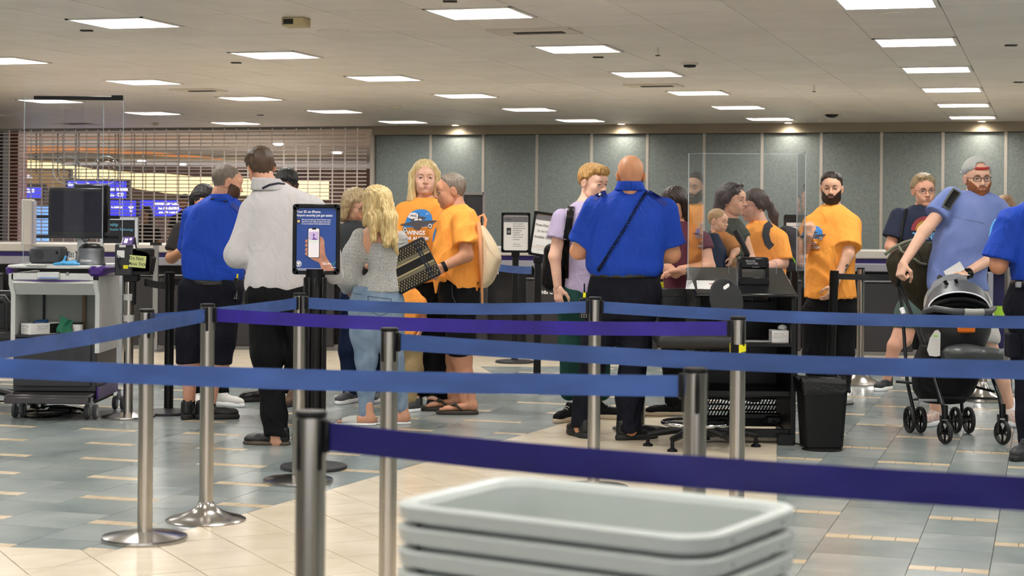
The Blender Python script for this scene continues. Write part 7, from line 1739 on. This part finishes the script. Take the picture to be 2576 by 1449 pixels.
# --- man in navy tee
p=Person('person, grey haired man with glasses in a navy tee with a rainbow print',14.55,2265,978,'#d8a289','#a8605a')
p.head(2324,479,0,2,4,3,1.16,'m',neck=(2324,524,.03),brow=hairmat('#6b5a48'),eyes='#3a4048',neck_r=.056)
p.hair(hairmat('#7a6a52','#b59c78'),thick=.012,line=([-.12,-.075,-.05,-.03,-.012,.004,.018,.035,.06,.1],[-.060,-.055,-.025,-.010,-.010,-.010,.012,.042,.062,.070]),add=lambda S:S.u(ell((0.01,.04,.1),(.05,.045,.018)),.02),wave=.003,ears='force')
p.glasses(mat('glasses_grey','#3b3b40',.3),h=.015)
A=[[(2260,545,-.02,.052),(2240,620,-.06,.044),(2268,640,-.28,.030)],[(2388,545,0,.052),(2395,620,0,.044),(2380,700,-.1,.03)]]
S_,so,to=dress(p,'',clothm('navy_tee','#2e3346',.06),127,.0045,[(516,2298,2350,.055,0),(526,2278,2370,.09,0),(540,2264,2386,.115,0),(580,2262,2388,.13,0),(640,2262,2386,.14,0),(720,2262,2386,.14,0),(748,2262,2386,.14,0)],A,.72,.024,False,
 [[(2285,790,0,.115),(2272,850,-.03,.1)],[(2350,790,0,.115),(2352,850,.02,.1)]],clothm('sage_shorts','#536660',.06),[(740,2266,2380,.13,0),(790,2266,2378,.13,0)],legcut=824,flare=.028)
shinleg(p,[(2270,830,-.03,.068),(2250,870,-.06,.056),(2240,910,-.04,.050),(2228,965,.0,.034)]); shinleg(p,[(2352,840,.02,.064),(2355,880,0,.055),(2360,960,.05,.034)])
K=[]; kk=14.55/FPX
def band(r0,r1):
    m=MB(); rows=[[((r*math.cos(a*PI/14))*kk,(r*math.sin(a*PI/14))*kk,0) for r in (r0,(r0+r1)/2,r1)] for a in range(15)]; m.grid([r[::-1] for r in rows]); return m
bb=[band(26,36),band(17,26),band(6,17)]
tx_=MB(); add_text(tx_,'TENNESSEE',23*kk,Matrix.Translation((14*kk,-14*kk,0)),bold=.035,sx=.8)
decal(p,S_,bb+[tx_],p.J(2320,580,0),(1,0,0),(0,0,1),so,['print_band','print_band','print_band','print_text'],[mat('print_red','#8a2f3a',.7),mat('print_mustard','#a8832e',.7),mat('print_yellow','#d6c43c',.7),mat('print_lightblue','#6da3cf',.7)])
p.finish(); p.shoes('sneaker',mat('navy_canvas','#22242c',.6),m_white,[(p.J(2230,970,0),-35),(p.J(2360,968,.05),-10)],1.0)
tubeon(p,S_,[(2280,528),(2272,560),(2266,600),(2262,640)],.014,'bag_strap',m_bkp)
# --- man with backwards cap
p=Person('person, ginger bearded man in backwards grey cap and faded blue tee pushing the stroller',12.1,2440,1068,'#e0b197','#b5685c')
p.head(2459,447,0,3,5,2,1.13,'m',neck=(2452,502,.03),brow=hairmat('#8a5a3a'),eyes='#3a4a55',neck_r=.056)
p.beard(hairmat('#7a4526','#a8683e',sc=150),thick=.0045); p.glasses(mat('glasses_black','#1e1e22',.3),h=.015,thin=.0018)
hs=p.hs
def capf(X,Y,Z):
    d=hs.ev(X,Y,Z)-.016; zl=.024+.50*np.maximum(Y,0); d=d+.010*(1-np.clip((Z-zl)/.02,0,1)); d=np.maximum(d,(zl-Z)*.9+0*X); return d
cp=Sdf().u((capf,np.array([-.11,-.13,.0]),np.array([.11,.13,.15])),0).u(ell((0,-.12,.028),(.07,.06,.008)),.015); cp.sub(ell((0,.085,.080),(.036,.04,.024)),.006)
for i in(-1,1): cp.sub(ell((i*.088,-.006,-.010),(.024,.027,.032)),.006)
co=sobj('cap',fix(cp.mesh(.0052),p.HM),clothm('cap_grey','#b9bbb8',.04),p.t,off=p.loc)
obj('cap_strap',MB().tube([(-.042,.083,.064),(-.02,.094,.062),(0,.097,.0615),(.02,.094,.062),(.042,.083,.064)],.0085,n=8,M=p.HM),mat('cap_red','#b5302a',.5),co,off=p.loc)
A=[[(2394,498,-.02,.054),(2325,582,-.14,.043),(2272,664,-.26,.029)],[(2518,534,0,.052),(2512,640,.0,.044),(2428,688,-.26,.029)]]
S_,so,to=dress(p,'',mat('faded_blue_tee','#5c70ae',.75,col2='#7c8cc4',scale=3.5,detail=4,bump=.1,bscale=500),131,.0055,[(480,2424,2484,.058,0),(490,2400,2506,.088,0),(505,2386,2522,.115,0),(535,2376,2524,.13,0),(580,2360,2506,.135,0),(640,2346,2482,.135,0),(700,2336,2478,.14,0),(722,2334,2482,.14,0),(728,2338,2482,.14,0)],A,.55,.022,False,
 [[(2372,775,0,.118),(2362,850,-.02,.105)],[(2448,775,0,.118),(2476,850,-.03,.105)]],clothm('pale_grey_shorts','#b9b6b2',.05),[(715,2340,2478,.13,0),(770,2335,2484,.135,0)],legcut=858,flare=.02)
shinleg(p,[(2362,850,-.02,.07),(2358,920,-.03,.056),(2352,1030,0,.036)]); shinleg(p,[(2478,850,-.03,.07),(2498,905,-.04,.060),(2520,960,0,.052),(2543,1030,.04,.036)])
p.hand('grip',p.J(2272,662,-.26),(-.28,-.3,-.9),(.55,.2,-.5),(.8,-.5,0),1.05); p.hand('hold',p.J(2430,688,-.26),(-.95,-.15,.12),(0,.3,-1),(0,-1,.2),1.0)
obj('watch',MB().cyl(p.J(2440,687,-.245),p.J(2429,690,-.26),.038,n=20).box(p.J(2434,680,-.27),(.04,.03,.03),bev=.006),m_bk,p.t,off=p.loc)
q=MB(); [q.box((-.125+.0125*i+(.006 if i%6==5 else 0),0,0),(.0075,.011-.003*(i%3),.0001)) for i in range(21)]; decal(p,S_,[q],p.J(2436,556,0),(1,0,-.22),(.22,0,1),so,['faded_lettering'],[mat('faded_print','#a8b4dc',.7)])
p.finish(); p.shoes('sneaker',mat('white_orange_runner','#cfcac5',.6,col2='#c9a08c',scale=40,detail=1),m_white,[(p.J(2350,1035,.0),-35),(p.J(2543,1038,.02),8)],1.03)
sk_=Sdf().u(cap(p.J(2543,1012,.04),p.J(2543,1034,.04),.04,.042)); p.cloth('sock',sk_,m_white,.009)
bt=thing('bag_strap_pad','black padded shoulder strap over the blue tee man right shoulder','strap',p.J(2390,500,-.15)); strap(p,S_,[(2408,478),(2398,492),(2388,508),(2380,524)],.062,'pad',mat('grey_piping','#5c5e52',.6),th=.014,lift=.012,owner=bt,off=bt.location); strap(p,S_,[(2407,481),(2398,494),(2389,508),(2382,520)],.044,'pad_cover',m_bkp,th=.016,lift=.02,owner=bt,off=bt.location)
bg=thing('folded_papers','folded white papers held over the stroller','paper',p.J(2400,680,-.3)); obj('paper_stack',MB().box((0,0,0),(.13,.006,.06),M=Matrix.Rotation(R(-32),4,'Y')).box((.03,-.01,-.03),(.14,.05,.004)),m_paper,bg)
# duffel
bg=thing('olive_duffel_bag','olive roll top travel bag hanging behind the hand of the capped man','bag',P(2310,700,12.35)); Lb=bg.location
q=lambda x,y,d=0:P(x,y,12.35+d)
sd=Sdf().u(loft([(q(2355,790).z,q(2352,700).x,12.35,.07,.07),(q(2355,760).z,q(2334,700).x,12.35,.115,.11),(q(2300,710).z,q(2308,700).x,12.35,.19,.14),(q(2300,660).z,q(2307,700).x,12.35,.225,.14),(q(2300,630).z,q(2305,700).x,12.35,.17,.10),(q(2300,608).z,q(2325,700).x,12.35,.09,.05)]),0); sd.disp=folds(137,.009,16)
m_olv=clothm('olive_canvas','#3c3629',.1); sobj('bag_body',sd.mesh(.012),m_olv,bg,off=Lb); m_gst=mat('sage_webbing','#7c7d68',.7)
mb=MB().tube([q(2262,620,-.12),q(2268,632,-.16),q(2283,640,-.17),q(2290,634,-.15)],.008,n=8).tube([q(2298,650,-.17),q(2315,662,-.17),q(2330,665,-.15)],.008,n=8); obj('grab_loop',mb,m_gst,bg,off=Lb)
obj('side_patch',MB().box(q(2325,690,-.13),(.06,.02,.13),bev=.006),mat('sage_patch','#4a5240',.7),bg,off=Lb); obj('rolled_edge',MB().tube([q(2226,640,-.05),q(2245,625,-.08),q(2275,610,-.08),q(2300,603,-.06)],.012,n=8),m_gst,bg,off=Lb); obj('zip_seam',MB().tube([q(2304,615,-.1),q(2318,650,-.14),q(2322,690,-.14)],.004,n=6),m_bk,bg,off=Lb)
# --- officer, right edge
p=Person('person, officer at the right edge in blue shirt, one blue glove raised',10.5,2590,1140,'#c08463')
p.head(2655,437,0,150,5,0,1.06,'m',neck=(2640,492,.0)); p.hair(hairmat('#3a2a20','#4a382c'),thick=.009)
A=[[(2545,560,-.02,.060),(2512,668,-.02,.050),(2502,625,.25,.036)],[(2705,560,.0,.060),(2730,665,.0,.05),(2690,700,.2,.036)]]
S_,so,to=dress(p,'',m_blu,139,.0052,[(492,2612,2668,.065,0),(506,2580,2700,.1,0),(525,2552,2722,.13,0),(560,2545,2728,.14,0),(630,2542,2716,.145,0),(690,2545,2708,.15,0),(708,2549,2704,.145,0)],A,.86,.028,False,
 [[(2580,770,0,.120),(2588,900,.0,.088),(2592,1050,.0,.076),(2592,1105,0,.078)],[(2665,770,0,.122),(2668,900,.0,.096),(2665,1050,.0,.080),(2665,1090,0,.08)]],m_nvy,[(702,2546,2706,.135,0),(770,2542,2706,.145,0),(820,2545,2700,.135,0)],flare=.03,tramp=.006)
p.hand('flat',p.J(2501,628,.24),(-.05,.1,1),(1,.2,0),(0,-1,0),1.08,glove=m_glv); obj('glove_cuff',MB().cyl(p.J(2503,640,.22),p.J(2500,615,.26),.042,.038,n=16),m_glv,p.t,off=p.loc)
ck=Sdf().u(rbx(p.J(2548,868,-.02),(.035,.07,.075),.012)); ck.disp=folds(2,.003,30); p.cloth('cargo_pocket',ck,m_nvy,.009); bl=Sdf().u(loft(p.torso([(704,2545,2707,.14,0),(718,2544,2707,.143,0)])),0); p.cloth('belt',bl,m_belt,.008); obj('belt_keeper',MB().box(p.J(2562,716,-.12),(.03,.03,.035),bev=.004),m_gink,p.t,off=p.loc)
p.finish(); p.shoes('black',mat('grey_black_shoe','#2b2c30',.5),m_dsole,[(p.J(2582,1122,-.05),-35),(p.J(2665,1110,0),40)],1.05)
# --- brown haired woman behind
p=Person('person, woman with light brown hair mostly hidden behind the right edge officer',17.55,2527,907,'#c99a80')
p.head(2528,527,0,150,10,0,1.13,'f',neck=(2528,570,.0)); p.hair(hairmat('#6a4a30','#9a7550'),thick=.014,add=lambda S:S.u(cap((.05,-.06,.0),(.06,-.07,-.15),.045,.04),.03).u(cap((-.05,-.06,.0),(-.06,-.07,-.15),.045,.04),.03).u(cap((0,-.09,.0),(0,-.1,-.15),.045,.04),.03))
A=[[(2486,600,0,.045),(2480,670,0,.04),(2495,720,-.1,.028)],[(2568,600,0,.045),(2575,670,0,.04),(2565,720,-.1,.028)]]
dress(p,'',clothm('grey_top','#6b6f7a',.08),149,.004,[(568,2510,2545,.05,0),(580,2492,2562,.08,0),(600,2484,2572,.1,0),(700,2490,2566,.11,0),(740,2488,2568,.11,0)],A,.6,.016,False,[[(2508,760,0,.09),(2508,830,0,.065),(2508,890,0,.045)],[(2548,760,0,.09),(2548,830,0,.065),(2548,890,0,.045)]],m_blk_t,[(735,2490,2566,.11,0),(780,2490,2566,.11,0)])
p.finish(); p.shoes('sneaker',m_blk_t,m_white,[(p.J(2508,892,0),160),(p.J(2548,892,0),150)],.95)
# --- two people beyond the grille
for lab,x,y,yaw,hc,tc_,sk,key,Yp,foot in(('person, woman with long black hair in a black tee beyond the grille',368,538,-30,('#0d0b0c','#241f1f'),'#141316','#b07c5c','f',29.3,747),('person, man with shaved head in black beyond the grille',464,506,-75,None,'#121113','#a06a4c','m',29.0,751)):
    p=Person(lab,Yp,x,foot,sk); k=29/FPX
    p.head(x,y,0,yaw,5,0,1.04,key,neck=(x,y+24,.03))
    if hc: p.hair(hairmat(*hc),thick=.012,res=.007,add=lambda S:S.u(cap((.06,-.03,.0),(.07,-.02,-.2),.04,.04),.03).u(cap((-.06,-.03,.0),(-.07,-.02,-.2),.04,.04),.03))
    else: p.hair(hairmat('#2a1f1a','#3a2c24'),thick=.003,wave=0,res=.007)
    A=[[(x-26,y+45,0,.048),(x-32,y+82,0,.042),(x-20,y+108,-.15,.03)],[(x+26,y+45,0,.048),(x+32,y+82,0,.042),(x+20,y+108,-.15,.03)]]
    dress(p,'',clothm('black_tee_far','#141316',.1),151,.003,[(y+24,x-9,x+9,.05,0),(y+32,x-20,x+20,.09,0),(y+42,x-28,x+28,.11,0),(y+100,x-22,x+22,.11,0),(y+125,x-22,x+22,.11,0)],A,.6,.016,False,[[(x-10,y+135,0,.095),(x-10,y+165,0,.07),(x-10,foot-10,0,.05)],[(x+10,y+135,0,.095),(x+10,y+165,0,.07),(x+10,foot-10,0,.05)]],m_blk_t,[(y+120,x-22,x+22,.11,0),(y+140,x-22,x+22,.11,0)])
    p.finish(.014); p.shoes('sneaker',m_blk_t,m_white,[(p.J(x-10,foot-5,0),yaw),(p.J(x+10,foot-5,0),yaw)],1.0)
# ---------------- stroller ----------------
SYc=11.35; t=thing('stroller','black folding stroller with an infant car seat, pushed by the capped man','stroller',G(2395,1088)); t.location.z=0; Lb=t.location
def q(x,y,Y): return P(x,y,Y)
m_fr=mat('stroller_frame','#1b1c1e',.3,metal=.4); m_fab=clothm('stroller_fabric','#141415',.1,rough=.6); m_gry=mat('stroller_grey','#45474b',.45,var=.08,scale=10)
def wheel(px,py,Y,r,tilt=0,par=None,w=.026):
    c=q(px,py,Y); c.z=r; M=Matrix.Translation(c)@Matrix.Rotation(tilt,4,'Z')@Matrix.Rotation(PI/2,4,'Y')
    o=obj('wheel',MB().lathe([(r*.80,-w/2),(r*.95,-w/2),(r,-w/4),(r,w/4),(r*.95,w/2),(r*.80,w/2),(r*.80,-w/2)],n=36,M=M,caps=False),mat('tyre','#1c1b1b',.6),t,off=Lb)
    mb=MB().lathe([(.001,-w*.5),(r*.22,-w*.5),(r*.22,w*.5),(.001,w*.5)],n=20,M=M)
    for i in range(5): a=2*PI*i/5; mb.box((math.cos(a)*r*.5,math.sin(a)*r*.5,0),(r*.66,r*.15,w*.5),rz=a,M=M,bev=.003)
    obj('wheel_hub',mb,m_bk,o,off=Lb); return c
R1=.088
wheel(2288,1053,11.62,R1,.15);wheel(2316,1053,11.62,R1,.15);wheel(2404,1053,11.62,R1,.15);wheel(2437,1053,11.62,R1,.15)
wheel(2377,1085,11.05,.075,.35);wheel(2522,1085,11.05,.078,.35)
fr=MB()
def tb_(pts,r): return MB().tube([q(*p) for p in pts],r,n=10)
for pts,r,nm in (([(2260,715,11.95),(2268,760,11.9),(2275,850,11.8),(2282,960,11.7),(2300,1040,11.62)],.012,'rear_tube'),([(2262,712,11.95),(2285,770,11.8),(2318,860,11.55),(2348,940,11.3),(2372,1020,11.1),(2377,1050,11.05)],.0135,'front_tube'),
 ([(2390,725,11.95),(2412,850,11.8),(2418,960,11.7),(2420,1040,11.62)],.012,'rear_tube'),([(2400,770,11.8),(2450,860,11.5),(2490,930,11.3),(2515,1000,11.1),(2522,1045,11.05)],.0135,'front_tube'),
 ([(2255,960,11.7),(2345,968,11.5),(2420,965,11.65),(2500,985,11.2)],.009,'cross_tube'),([(2300,1005,11.6),(2370,1000,11.3),(2510,1003,11.15)],.008,'cross_tube'),([(2298,1048,11.62),(2316,1048,11.62)],.01,'axle'),([(2404,1048,11.62),(2437,1048,11.62)],.01,'axle')):
    obj(nm,tb_(pts,r),m_fr,t,off=Lb)
for x,y in((2377,1055),(2522,1052)): obj('swivel_fork',MB().box(q(x-10,y+12,11.05),(.008,.05,.11),bev=.003).box(q(x+10,y+12,11.05),(.008,.05,.11),bev=.003).cyl(q(x,y-35,11.07),q(x,y,11.05),.02,n=14),m_bk,t,off=Lb)
obj('grip_handle',MB().tube([q(2258,716,11.93),q(2262,700,11.88),q(2272,688,11.85),q(2288,680,11.84)],[.014,.018,.019,.018],n=12),m_bk,t,off=Lb); obj('grip_handle',MB().tube([q(2392,722,11.93),q(2380,708,11.88),q(2362,697,11.85)],[.014,.018,.019],n=12),m_bk,t,off=Lb)
obj('white_label',MB().cyl(q(2268,775,11.86),q(2274,790,11.84),.0165,n=12),m_white,t,off=Lb)
# canopy: stacked arches
def arch(cx,y0,w,h,Y,r,name,m,flat=1.0,n=16,par=None):
    pts=[]
    for i in range(n+1): a=PI*i/n; pts.append(q(cx-w*math.cos(a),y0-h*math.sin(a)**.85,Y-.0))
    return obj(name,MB().tube(pts,r,n=8),m,par or t,off=Lb)
sd=Sdf().u(ell(q(2410,795,11.5),(.215,.22,.20))); zc=q(2410,800,11.5).z; sd.cut(lambda X,Y,Z:(zc-Z)+0*X+0*Y); sd.disp=lambda X,Y,Z:.004*np.sin(((Y-11.5)*.8+(Z-zc)*1.2)*95)+0*X
cn=sobj('canopy',sd.mesh(.009),m_fab,t,off=Lb)
yy=11.30
pts1=[q(2412-80*math.cos(PI*i/18),792-56*math.sin(PI*i/18)**.8,11.30) for i in range(19)]
rows=[]
for i in range(19):
    a=PI*i/18; o=[]
    for s in range(5): k=s/4; o.append(q(2410-(84-4*k)*math.cos(a),792-(88-30*k)*math.sin(a)**.8,11.46-.17*k))
    rows.append(o)
mb=MB().grid(rows); mb.grid([[p+Vector((0,.012,-.012)) for p in r][::-1] for r in rows]); obj('canopy_visor',mb,m_gry,t,sharp=180,off=Lb)
obj('white_piping',MB().tube([p+Vector((0,-.01,.004)) for p in pts1],.005,n=8),m_white,t,off=Lb)
for k in(0,1,2): arch(2413,796,78-4*k,42-11*k,11.27+.012*k,.016,'canopy_rib',m_fab)
# grey canopy top fabric
obj('canopy_cover',MB().tube([q(2338,770,11.5),q(2345,745,11.52),q(2362,722,11.55),(q(2385,712,11.58)),(q(2410,706,11.6)),(q(2430,708,11.6))],[.02,.035,.05,.055,.05,.03],n=14),mat('light_grey_fabric','#77787d',.7,bump=.3,bscale=30),t,off=Lb)
obj('canopy_strap',MB().tube([q(2376,706,11.42),q(2384,718,11.42),q(2388,732,11.42)],.012,n=8).tube([q(2404,702,11.42),q(2408,716,11.42),q(2408,728,11.42)],.012,n=8),m_bk,t,off=Lb)
obj('carry_handle',MB().tube([q(2320,795,11.4),q(2328,783,11.3),q(2350,776,11.2),q(2400,784,11.14),q(2450,786,11.14),q(2490,784,11.2),q(2502,775,11.3)],[.016,.02,.021,.021,.021,.021,.016],n=12),m_gry,t,off=Lb)
obj('handle_grip',MB().tube([q(2426,785,11.135),q(2450,786,11.135),q(2472,785,11.16)],.023,n=14),mat('grip_pale','#a3a49e',.5),t,off=Lb)
sd=Sdf().u(loft([(q(2400,872,11.45).z,q(2405,800,11.45).x,11.45,.18,.2),(q(2400,835,11.45).z,q(2405,800,11.45).x,11.45,.215,.23),(q(2400,792,11.45).z,q(2408,800,11.45).x,11.45,.22,.24)]),0); sobj('car_seat_shell',sd.mesh(.011),mat('seat_shell','#232325',.45),t,off=Lb)
obj('orange_tab',MB().box(q(2431,828,11.2),(.115,.02,.05),bev=.01).box(q(2431,833,11.19),(.1,.02,.006)),mat('orange_plastic','#d8741e',.4),t,off=Lb)
sd=Sdf().u(rbx(q(2440,892,11.3),(.185,.16,.052),.045)).u(ell(q(2420,886,11.2),(.12,.1,.05)),.04); sd.disp=folds(163,.005,18); sobj('seat_cushion',sd.mesh(.01),mat('grey_leatherette','#4a4c4d',.32,bump=.05,bscale=60),t,off=Lb)
lb=[(2338,895),(2332,880),(2340,850),(2352,832),(2360,830),(2366,838),(2365,895),(2355,897)]
mb=MB(); v0=[q(x,y,11.17) for x,y in lb]; v1=[p+Vector((0,.006,0)) for p in v0]; n=len(lb); mb.add(v0+v1,[list(range(n)),list(range(n,2*n))[::-1]]+[[i,n+i,n+(i+1)%n,(i+1)%n] for i in range(n)]); obj('safety_tag',mb,mat('tag_white','#cfccc8',.5),t,off=Lb)
obj('tag_stripe',MB().box(q(2354,845,11.165),(.03,.004,.008)),mat('lime','#8ad12e',.5),t,off=Lb)
obj('tag_hanger',MB().tube([q(2358,830,11.17),q(2356,800,11.2)],.004,n=6),m_bk,t,off=Lb)
sd=Sdf().u(loft([(q(2380,1010,11.5).z,q(2370,950,11.5).x,11.5,.14,.16),(q(2380,985,11.5).z,q(2372,950,11.5).x,11.5,.19,.19),(q(2380,945,11.5).z,q(2378,950,11.5).x,11.5,.215,.2),(q(2380,905,11.5).z,q(2385,950,11.5).x,11.5,.22,.2),(q(2380,868,11.5).z,q(2395,950,11.5).x,11.5,.2,.2)]),0); sd.disp=folds(167,.006,16); sobj('storage_basket',sd.mesh(.012),m_fab,t,off=Lb)
obj('basket_trim',MB().box(q(2334,1007,11.28),(.12,.006,.016),bev=.002),m_gink,t,off=Lb)
